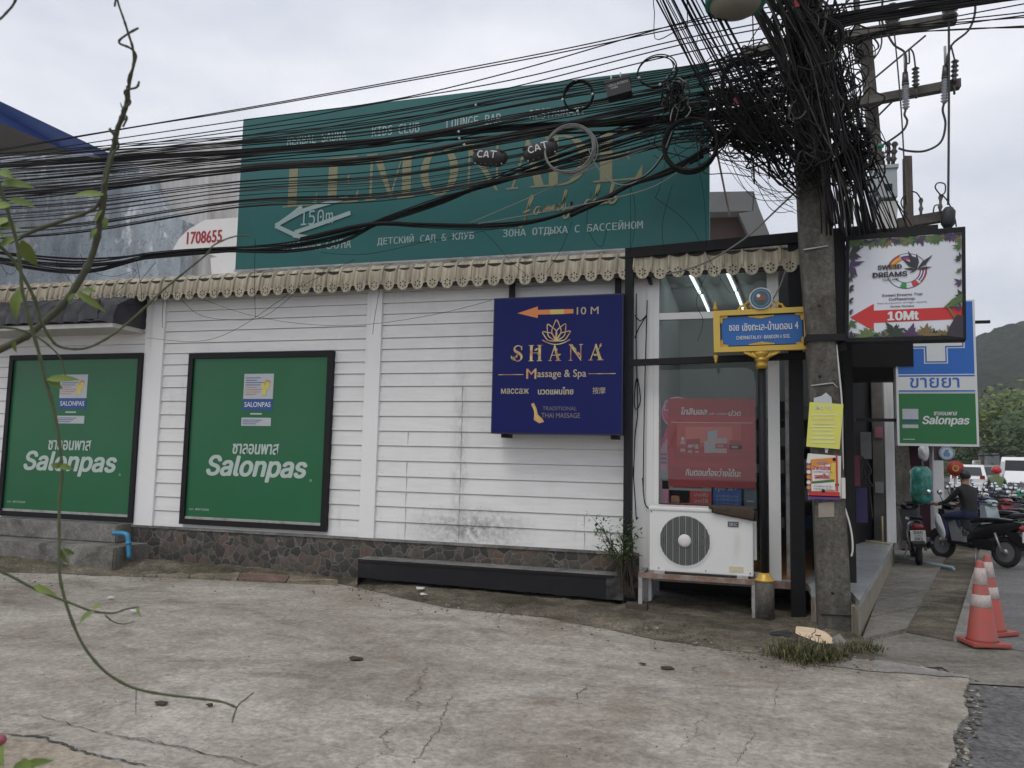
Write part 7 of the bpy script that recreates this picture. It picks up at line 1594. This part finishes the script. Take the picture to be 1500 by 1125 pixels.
def rider(base, head, lean=.12, z=.80, splay=.16, k=.85):
    """joints of someone sitting astride, heading = angle of travel"""
    f, s = V((math.cos(head), math.sin(head), 0)), V((-math.sin(head), math.cos(head), 0)); q = lambda a, l, h: V(base)+f*a+s*l+V((0, 0, h)); J = {}
    J['pelvis'] = (q(0, 0, z+.08), .125); J['waist'] = (q(lean*.5, 0, z+.28), .115); J['chest'] = (q(lean*1.1, 0, z+.48), .13); J['neck'] = (q(lean*1.5, 0, z+.62), .055); J['head'] = (q(lean*1.9, 0, z+.73), .085); J['crown'] = (q(lean*1.9, 0, z+.81), .07)
    for e, g in (('l', 1), ('r', -1)):
        J['shoulder_'+e] = (q(lean*1.15, g*.185, z+.52), .062); J['elbow_'+e] = (q(lean+.20, g*.25, z+.30), .045); J['wrist_'+e] = (q(lean+.36, g*.27, z+.24), .030); J['palm_'+e] = (q(lean+.43, g*.28, z+.24), .030)
        J['hip_'+e] = (q(.03, g*.10, z+.06), .095); J['knee_'+e] = (q(.42, g*splay, z+.02), .066); J['ankle_'+e] = (q(.36, g*splay, z-.38), .046); J['toe_'+e] = (q(.52, g*splay, z-.43), .038)
    J = {n: (V(base)+(p-V(base))*k, r*k) for n, (p, r) in J.items()}
    return J
skin = pm('skin', (.24, .13, .085), .6, .08)
base = sp + V((math.cos(hd)*.02, math.sin(hd)*.02, 0))
person('person', rider(base, hd, .05, .78), 'person in a black shirt and jeans sitting astride the black scooter', pm('black_shirt', (.012, .012, .013), .9, .2), pm('blue_jeans', (.018, .027, .07), .9, .25, 20), skin, pm('pale_shoe', (.4, .38, .36), .7), hair=pm('black_hair', (.012, .010, .009), .5, .3), face=V((math.cos(hd), math.sin(hd), 0)), long_sleeve=True)
xg = at(1459, 720, 23.6).x; tb = motorbike('motorbike', M_bblu, M_bk2, 'dark motorbike under the rider with the red helmet', M_bk2); place(tb, xg+.05, 23.6, R_(75))
person('person', rider(V((xg, 23.5, 0)), R_(75), .10, .80), 'person in a green shirt and red helmet seated on a motorbike, back turned', pm('green_shirt', (.11, .15, .075), .9, .15), pm('dark_trousers', (.03, .03, .04), .9), skin, M_rub, helmet=pm('red_helmet', (.42, .02, .025), .25, .05), face=V((.3, .95, 0)))

# ---------------------------------------------------------------- cars
M_cg = pm('car_window', (.03, .035, .04), .12, .1)
def car(name, paint, label, L_=4.5, W_=1.8, H_=1.68, kind='suv', low=None, cat='car'):
    t = thing(name, (0, 0, 0), label, cat, 'vehicles down the street'); K = dict(local=True); low = low or paint; t.scale = (.88, .88, .88)
    h1 = H_*.56
    if kind == 'van': side = [(-L_/2, .35), (L_/2, .35), (L_/2, .9), (L_/2-.35, 1.15), (L_/2-1.0, H_-.05), (L_/2-1.3, H_), (-L_/2+.1, H_), (-L_/2, H_-.2)]
    else: side = [(-L_/2, .38), (L_/2, .38), (L_/2, .75), (L_/2-.15, .92), (L_/2-1.15, h1+.06), (L_/2-1.95, H_-.06), (L_/2-2.4, H_), (-L_/2+.7, H_-.03), (-L_/2+.25, h1+.1), (-L_/2, h1-.05)]
    b = MB(); n = len(side); vs = []
    for f_, w in ((-1, .0), (-.97, .06), (.97, .06), (1, .0)):
        for x, z in side: inset = .16*max(0, (z-h1)/(H_-h1)); k = 1 if abs(f_) < 1 else .985; vs.append((x*k, f_*(W_/2-inset), z if abs(f_) < 1 else .38+(z-.38)*.985))
    fs = [(i*n+j, i*n+(j+1) % n, (i+1)*n+(j+1) % n, (i+1)*n+j) for i in range(3) for j in range(n)]; b.add(vs, fs, paint)
    for i in (0, 3): tri = tessellate_polygon([[V((x, z, 0)) for x, z in side]]); b.add(vs[i*n:(i+1)*n], [tuple(q) for q in tri], paint)
    b.build('body', t, **K)
    b = MB(); zt, zb = H_-.14, h1+.12
    inw = lambda z: W_/2-.16*max(0, (z-h1)/(H_-h1))
    xr = -L_/2
    if kind == 'van': b.quad((xr-.012, -W_/2+.25, zb), (xr-.012, W_/2-.25, zb), (xr-.012, W_/2-.3, zt), (xr-.012, -W_/2+.3, zt), M_cg)
    else: b.quad((-L_/2+.23, W_/2-.22, zb+.02), (-L_/2+.23, -W_/2+.22, zb+.02), (-L_/2+.60, -W_/2+.3, zt), (-L_/2+.60, W_/2-.3, zt), M_cg)
    b.build('rear_window', t, **K)
    b = MB(); xa = L_/2-1.25 if kind != 'van' else L_/2-.55; xb = L_/2-1.98 if kind != 'van' else L_/2-1.0
    b.quad((xa+.05, -W_/2+.18, zb), (xa+.05, W_/2-.18, zb), (xb+.05, W_/2-.28, zt+.02), (xb+.05, -W_/2+.28, zt+.02), M_cg); b.build('windscreen', t, **K)
    for s in (-1, 1):
        for x0, x1 in ((-L_/2+.75, -.25), (-.15, xb-.15)):
            b = MB(); y0, y1 = s*(inw(zb)+.012), s*(inw(zt)+.012); b.quad((x0, y0, zb), (x1+.25, y0, zb), (x1, y1, zt), (x0+.1, y1, zt), M_cg); b.build('side_window', t, **K)
        for x in (-L_*.3, L_*.31):
            b = MB(); b.lathe([(.2, -.1), (.33, -.1), (.34, -.06), (.34, .06), (.33, .1), (.2, .1)], V((x, s*(W_/2-.08), .34)), M_tyre, 20, 'Y'); w = b.build('wheel', t, **K); b = MB(); b.lathe([(.2, .0), (.17, s*.03), (.03, s*.04)], V((x, s*(W_/2+.01), .34)), M_rim, 16, 'Y'); b.build('rim', w, **K)
        b = MB(); b.bbox((-L_/2-.02, s*(W_/2-.22)-.12, .88), (-L_/2+.08, s*(W_/2-.22)+.12, 1.08), pm('tail_red', (.20, .012, .015), .25), .01); b.build('tail_light', t, **K)
        b = MB(); b.bbox((L_/2-.12, s*(W_/2-.25)-.16, .68), (L_/2+.015, s*(W_/2-.25)+.16, .83), pm('lamp_clear', (.5, .52, .54), .2), .02); b.build('headlight', t, **K)
    b = MB(); b.bbox((-L_/2-.06, -W_/2+.03, .36), (-L_/2+.12, W_/2-.03, .66), low, .04); b.bbox((L_/2-.12, -W_/2+.03, .33), (L_/2+.06, W_/2-.03, .6), low, .04); b.build('bumper', t, **K)
    b = MB(); b.box((-L_/2-.075, -.2, .74), (-L_/2-.005, .2, .86), pm('car_plate', (.25, .25, .25), .5)); b.build('number_plate', t, **K)
    return t
Mcw = pm('car_white', (.68, .68, .68), .25, .03, 2); Mct = pm('taxi_green', (.03, .27, .14), .25, .05, 2)
c = car('car', Mcw, 'white hatchback seen from behind beyond the rider in black'); c.location = (at(1421, 715, 45).x, 45, 0); c.rotation_euler = (0, 0, R_(74))
c = car('van', Mcw, 'white van with a high roof at the right edge of the street', 4.9, 1.85, 2.05, 'van', cat='van'); c.location = (at(1497, 700, 36).x, 36, 0); c.rotation_euler = (0, 0, R_(74))
c = car('taxi', Mcw, 'green and white taxi nearest the right edge of the photo', 4.5, 1.75, 1.5, low=Mct, cat='taxi'); c.location = (at(1509, 715, 27).x, 27, 0); c.rotation_euler = (0, 0, R_(255))
b = MB(); b.bbox((-2.27, -.89, .42), (-1.0, .89, .88), Mct, .05); b.bbox((1.05, -.89, .45), (2.27, .89, .90), Mct, .05); b.build('painted_panel', c, local=True)
c = car('car', pm('car_grey', (.16, .17, .18), .3, .05, 2), 'small dark grey car farther down the street beside the white hatchback'); c.location = (at(1450, 705, 52).x, 52, 0); c.rotation_euler = (0, 0, R_(74))
c = car('pickup_van', Mcw, 'white van parked far down the street right of the hatchback', 4.9, 1.85, 2.0, 'van', cat='van'); c.location = (at(1443, 700, 62).x, 62, 0); c.rotation_euler = (0, 0, R_(74))

# ---------------------------------------------------------------- hill and trees down the street
def hill():
    from mathutils import noise as NZ
    b = MB(); nx, ny = 130, 46; vs = []
    ridge = ((1100, 560), (1300, 520), (1390, 505), (1430, 492), (1450, 482), (1475, 478), (1500, 476), (1540, 470), (1620, 455), (1800, 470), (2100, 540))
    def zr(x):
        P_ = [at(px, py, 420) for px, py in ridge]
        for a, c in zip(P_[:-1], P_[1:]):
            if a.x <= x <= c.x: return lerp(a.z, c.z, (x-a.x)/(c.x-a.x))
        return 40
    x0, x1 = at(1120, 600, 420).x, at(2080, 600, 420).x
    for i in range(nx+1):
        x = lerp(x0, x1, i/nx)
        for j in range(ny+1):
            t = j/ny; y = 250+170*t; s = math.sin(t*math.pi/2)**1.15; z = zr(x*1.0)*s
            z += (5*NZ.noise(V((x*.018, y*.018, 1))) + 2.4*NZ.noise(V((x*.07, y*.07, 3))) + 2.2*NZ.noise(V((x*.25, y*.25, 5))))*min(1, t*3)*(1 if t < .98 else .5)
            vs.append((x*(y/420)**.35*1.0 if 0 else x, y, z-1))
    b.add(vs, [(i*(ny+1)+j, (i+1)*(ny+1)+j, (i+1)*(ny+1)+j+1, i*(ny+1)+j+1) for i in range(nx) for j in range(ny)], None or m_forest(), True)
    structure(b, 'hill')
def m_forest():
    m, N, L, P = base_mat('forest_hill'); c = coords(N)
    o = mixc(N, L, ramp(N, L, noise(N, L, c, .22, 8, .8), .38, .62), (.012, .02, .012), (.065, .085, .045)); L.new(o, P.inputs['Base Color']); P.inputs['Roughness'].default_value = 1; P.inputs['Specular IOR Level'].default_value = 0
    bump(N, L, P, noise(N, L, c, .3, 8, .8), 1.0, 4.0); return m
hill()
def tree(px, Y, top, rad, label, mat=None, n=1500, seed=1):
    """a broadleaf tree: trunk, limbs, and leaf clumps through the crown"""
    rn = random.Random(seed); b0 = V((at(px, 690, Y).x, Y, 0)); zt = at(px, top, Y).z; t = thing('tree', b0, label, 'tree', 'trees at the end of the street')
    tr, cr = MB(), MB(); h = zt*.42; tr.tube(spline([b0, b0+V((rn.uniform(-.2, .2), 0, h*.5)), b0+V((rn.uniform(-.4, .4), 0, h))], 4), [.28-.012*i for i in range(9)], M_bk, 8)
    cl = []
    for i in range(13):
        an = rn.uniform(0, 6.28); el = rn.uniform(-.1, 1.3); rr = rad*rn.uniform(.45, .95); tip = b0+V((math.cos(an)*math.cos(el)*rr, math.sin(an)*math.cos(el)*rr, h + (zt-h)*(.15+.72*math.sin(max(0, el))) + rn.uniform(-.3, .3)))
        tr.tube(spline([b0+V((0, 0, h*rn.uniform(.7, 1))), (b0+V((0, 0, h))).lerp(tip, .5)+V((0, 0, .3)), tip], 3), [.10-.012*q for q in range(7)], M_bk, 5); cl.append((tip, rad*rn.uniform(.26, .46)))
    for _ in range(n):
        c, r = rn.choice(cl); d = V((rn.gauss(0, 1), rn.gauss(0, 1), rn.gauss(0, .75))).normalized()*r*rn.uniform(.55, 1.08); p = c+d; s = rn.uniform(.10, .24)*(rad/3)**.5; ax = V((rn.gauss(0, 1), rn.gauss(0, 1), rn.gauss(0, .5))).normalized(); q = ax.orthogonal().normalized()
        cr.add([p-ax*s, p+q*s*.5, p+ax*s, p-q*s*.5], ((0, 1, 2, 3),), mat or M_tr)
    tr.build('trunk', t); cr.build('crown', t)
M_tl = m_leaf('bright_tree_leaf', (.05, .085, .016), (.13, .17, .04))
tree(1490, 60, 590, 4.2, 'yellow green round tree standing highest at the right edge under the hill', M_tl, 2600, 2)
tree(1446, 66, 622, 4.4, 'dark green tree just right of the pharmacy sign under the hill', None, 2400, 3)
tree(1404, 70, 632, 4.5, 'dark green tree behind the round white sign', None, 1800, 4)
tree(1520, 75, 600, 5, 'dark tree behind the yellow green tree at the right edge', None, 1800, 5)
tree(1467, 90, 615, 5, 'dull green tree between the dark tree and the yellow green one', M_tl, 2000, 6)
tree(1545, 52, 610, 4, 'leafy tree reaching in past the right edge of the photo', None, 1600, 8)
tree(1370, 95, 630, 5.5, 'distant dark tree seen between the pharmacy sign and the pillar', None, 1400, 9)
def hedge():
    rn = random.Random(40); b = MB()
    for _ in range(5200):
        x = rn.uniform(20, 75); y = 92 + rn.uniform(-4, 14); z = rn.uniform(0, 1)**1.2*(5.2+1.3*math.sin(x*.4)+.8*math.sin(x*1.3)); s = rn.uniform(.2, .42); ax = V((rn.gauss(0, 1), rn.gauss(0, 1), rn.gauss(0, .6))).normalized(); q = ax.orthogonal().normalized(); p = V((x, y, z)); b.add([p-ax*s, p+q*s*.55, p+ax*s, p-q*s*.55], ((0, 1, 2, 3),), M_tr)
    b.box((18, 106, 0), (78, 107, 4.2), pm('dark_thicket', (.012, .018, .009), 1, .3, 1)); tag(b.build('thicket'), 'dark green thicket of trees closing the end of the street', 'trees', kind='stuff')
hedge()
b = MB(); Y = 58; p, q = at(1447, 692, Y), at(1464, 664, Y); b.box((p.x, Y, 0), (q.x, Y+2, q.z), pm('grey_board', (.17, .19, .21), .7, .12, 2)); tag(b.build('grey_wall'), 'tall blank grey panel standing among the far trees', 'wall')
b = MB(); Y = 64; p, q = at(1409, 692, Y), at(1432, 683, Y); b.box((p.x, Y, 0), (q.x, Y+.3, q.z), pm('pale_wall', (.32, .32, .31), .8, .12, 2)); tag(b.build('pale_wall'), 'low pale wall far behind the white hatchback', 'wall')
b = MB(); Y = 55; p = at(1438, 660, Y); b.tube([V((p.x, Y, 0)), V((p.x, Y, p.z))], .14, M_pole, 8); q = V((p.x, Y, p.z-.4)); b.box((q.x-.4, Y-.1, q.z-1.2), (q.x+.3, Y+.2, q.z-.2), M_steel); tag(b.build('far_pole'), 'short distant pole with a pale box among the far trees', 'pole')
for y0, y1, yy in ((655, 645, 0), (668, 660, 1)): cable(((1425, y0), (1470, y0-2), (1540, y1)), 45, 45, .03, 'faint dark wire sagging before the far trees', 'far wires', n=5)

# ---------------------------------------------------------------- creeper hanging close to the camera
def creeper():
    rn = random.Random(17); R = 1.75; k = R/FPX*1.02
    def path(pts, r=R, dr=0): return spline([far(x, y, r+dr*i/(len(pts)-1)) for i, (x, y) in enumerate(pts)], 6)
    Mg = pm('green_stem', (.058, .070, .026), .6, .35, 60); Mb = pm('brown_stem', (.05, .052, .026), .75, .4, 60)
    def stem(b, pts, w0, w1, m, r=R, dr=0): c = path(pts, r, dr); n = len(c); b.tube(c, [lerp(w0, w1, i/(n-1))*k*.44*(1.28 if i % 9 == 4 else rn.uniform(.9, 1.08)) for i in range(n)], m, 7)
    def leaves(lb, L_, r):
        for x0, y0, x1, y1, w in L_: leaf(lb, far(x0, y0, r), far(x1, y1, r+rn.uniform(-.03, .03)), w*k, M_lf, up=CF*-1+V((0, 0, .4)), seg=6)
    t = thing('creeper', far(100, 300, R), 'woody green creeper stem hanging across the left of the view close to the camera', 'climbing plant'); s = MB()
    stem(s, ((168, -30), (172, 0), (182, 30), (189, 52), (195, 72), (196, 92), (192, 112), (188, 130)), 2.5, 4, Mb)
    stem(s, ((188, 126), (186, 150), (180, 170), (172, 190), (167, 215), (160, 240), (154, 265), (151, 300), (144, 340), (136, 372), (122, 402), (96, 442), (60, 476), (25, 500), (-30, 525)), 6, 11, Mb)
    stem(s, ((203, 41), (190, 48), (176, 58), (176, 64), (190, 70), (199, 80), (196, 96), (188, 116), (190, 128)), 3, 3, Mb, R-.01); stem(s, ((204, 119), (200, 128), (185, 132), (183, 138), (190, 146), (190, 152), (180, 160), (180, 168), (186, 172), (180, 186)), 3, 3, Mb, R-.012)
    stem(s, ((160, 188), (166, 196), (172, 208), (173, 216), (164, 224)), 4, 3, Mb, R-.01); stem(s, ((167, 222), (162, 236), (158, 250), (156, 262), (150, 272)), 4, 4, Mg, R-.012); stem(s, ((176, 150), (180, 160)), 1, 2, Mb); stem(s, ((170, -6), (168, 10)), 2, 2.5, Mb)
    stem(s, ((152, 285), (142, 302), (126, 312), (90, 324), (50, 338), (20, 352), (-20, 362)), 5, 6, Mb)
    s.build('stems', t); lb = MB(); leaves(lb, ((152, 285, 104, 288, 5), (150, 308, 140, 330, 4), (142, 335, 132, 352, 4), (155, 318, 156, 338, 4), (112, 428, 156, 458, 5), (122, 424, 142, 428, 4), (110, 430, 98, 448, 4), (22, 500, 25, 517, 4)), R-.02); lb.build('leaves', t)
    t = thing('creeper', far(60, 600, R-.2), 'long thin creeper shoot trailing down to the concrete and curling to the right', 'climbing plant'); s = MB(); r = R-.12
    stem(s, ((-5, 262), (4, 285), (14, 318), (24, 352), (30, 390), (32, 420), (38, 448), (46, 478), (58, 520), (66, 555), (78, 595), (86, 640), (91, 690), (87, 740), (87, 800), (87, 835), (92, 866), (104, 905), (122, 945), (148, 978), (172, 996), (200, 1009), (240, 1017), (290, 1023), (325, 1028), (346, 1036)), 5, 3, Mg, r, -.05)
    stem(s, ((340, 1059), (344, 1044), (350, 1032), (360, 1024), (372, 1014)), 2, 1.5, Mb, r-.05); stem(s, ((200, 1009), (199, 1030), (199, 1046)), 1.2, .6, Mb, r-.04)
    s.build('stems', t); lb = MB(); leaves(lb, ((68, 556, 118, 557, 5), (68, 558, 92, 570, 4), (88, 682, 108, 688, 4), (88, 684, 74, 680, 4), (90, 805, 102, 826, 3.5), (92, 804, 110, 812, 3), (2, 268, 52, 276, 6), (12, 292, 55, 306, 5), (16, 300, -15, 308, 6), (0, 250, 20, 262, 6)), r-.03); lb.build('leaves', t)
    t = thing('creeper', far(200, 460, R-.05), 'slim green creeper shoot arching up to the right in front of the eave', 'climbing plant'); s = MB(); r = R-.06
    stem(s, ((-20, 345), (8, 368), (24, 388), (40, 416), (54, 446), (60, 470), (72, 492), (84, 506), (105, 511), (132, 508), (165, 490), (200, 462), (240, 424), (275, 395), (303, 372), (312, 360), (332, 350), (352, 345), (367, 346)), 5, 2, Mg, r)
    stem(s, ((-20, 479), (10, 480), (32, 484), (55, 494), (78, 512), (90, 528), (96, 550)), 4, 1.5, Mg, r-.02)
    s.build('stems', t); lb = MB(); leaves(lb, ((32, 352, 55, 390, 9), (30, 425, 24, 470, 8), (0, 333, 34, 338, 8), (5, 343, -20, 352, 8), (-6, 330, 20, 322, 7), (2, 360, 30, 348, 6)), r-.02); lb.build('leaves', t)
    t = thing('creeper', far(80, 870, R-.25), 'short creeper twig reaching in at the left edge over the concrete', 'climbing plant'); s = MB(); r = R-.18
    stem(s, ((-20, 826), (20, 846), (50, 862), (84, 876), (105, 884), (135, 895), (165, 898), (185, 892), (204, 889)), 3.5, 2.2, Mg, r); stem(s, ((154, 901), (165, 910), (180, 914), (198, 910)), 2, 1, Mb, r)
    s.build('stems', t); lb = MB(); leaves(lb, ((50, 858, 84, 872, 4), (138, 893, 152, 884, 3.5), (138, 895, 116, 914, 4), (202, 889, 207, 905, 2)), r-.02); lb.build('leaves', t)
    t = thing('twig', far(10, 10, R+.1), 'bare twig crossing the top left corner of the photo', 'twig'); s = MB(); stem(s, ((26, -10), (20, 6), (10, 18), (0, 28), (-15, 38)), 3, 3, Mb, R+.1); s.build('stem', t)
    t = thing('flowering_shrub', far(20, 1110, R-.3), 'sprig of bright green leaves with a pink petal at the bottom left corner', 'plant'); s = MB(); r = R-.3
    stem(s, ((-8, 1140), (2, 1105), (3, 1086)), 3, 2, Mg, r); s.build('stems', t); lb = MB(); leaves(lb, ((2, 1088, 6, 1126, 4), (30, 1128, 52, 1120, 10), (20, 1132, 45, 1114, 6), (40, 1118, 80, 1114, 4), (12, 1140, 60, 1130, 7)), r); lb.build('leaves', t)
    b = MB(); bm = bmesh.new(); bmesh.ops.create_icosphere(bm, subdivisions=2, radius=.008); c = far(1, 1084, r)
    for v in bm.verts: v.co += c
    b.bm(bm, pm('pink_petal', (.25, .06, .08), .6), True); b.build('petal', t)
creeper()
def gravel():
    rn = random.Random(61); b = MB(); M_ = [pm('pebble_%d' % i, c, .9, .25, 20) for i, c in enumerate(((.15, .135, .11), (.08, .07, .055), (.27, .25, .21), (.05, .043, .032)))]
    def bit(x, y, z, r, m):
        vs = [V((x, y, z)) + V((math.cos(a)*r*rn.uniform(.6, 1.3), math.sin(a)*r*rn.uniform(.6, 1.3), rn.uniform(-.2, .3)*r)) for a in (0, 1.2, 2.5, 3.8, 5)] + [V((x+rn.uniform(-.3, .3)*r, y, z+r*rn.uniform(.35, .8)))]
        b.add(vs, [(i, (i+1) % 5, 5) for i in range(5)], m)
    for _ in range(750):
        px = rn.uniform(-50, 1140); lo_ = 836 + max(0, px-350)*.145 if px < 900 else 915 + (px-900)*.17; py = lo_ + rn.gauss(8, 9); q = gz(px, py, .03); bit(q.x, q.y, q.z+rn.uniform(-.012, .004), rn.choice((.004, .006, .008, .011, .016)), rn.choice(M_[:2]+M_))
    for a, c in zip(E[:-1], E[1:]):
        for _ in range(42): q = a.lerp(c, rn.random()); bit(q.x+rn.gauss(.03, .035), q.y+rn.gauss(0, .03), -.018, rn.choice((.006, .009, .013, .02)), rn.choice(M_))
    for _ in range(420): q = gz(rn.uniform(-40, 1400), rn.uniform(900, 1120), 0); bit(q.x, q.y, .001, rn.choice((.003, .004, .006)), rn.choice(M_))
    for _ in range(160): q = gz(rn.uniform(1080, 1300), rn.uniform(925, 985), .004); bit(q.x, q.y, q.z, rn.choice((.006, .009, .014)), rn.choice(M_))
    tag(b.build('gravel'), 'loose grit and small stones scattered along the verge and crumbled edge', 'gravel', kind='stuff')
gravel()

# ---------------------------------------------------------------- damp air that pales the hill
def haze():
    b = MB(); m = bpy.data.materials.new('haze'); m.use_nodes = True; N, L = m.node_tree.nodes, m.node_tree.links
    N.remove(N['Principled BSDF']); v = N.new('ShaderNodeVolumePrincipled'); v.inputs['Color'].default_value = (.86, .89, .93, 1); v.inputs['Density'].default_value = HAZE; v.inputs['Anisotropy'].default_value = .2
    L.new(v.outputs[0], N['Material Output'].inputs['Volume'])
    b.box((-460, -50, -1.1), (460, 650, 110), m); tag(b.build('haze', origin=(0, 0, 0)), kind='stuff')
HAZE = .0006
haze()
for o in bpy.data.objects:
    if '_o' in o.keys(): del o['_o']
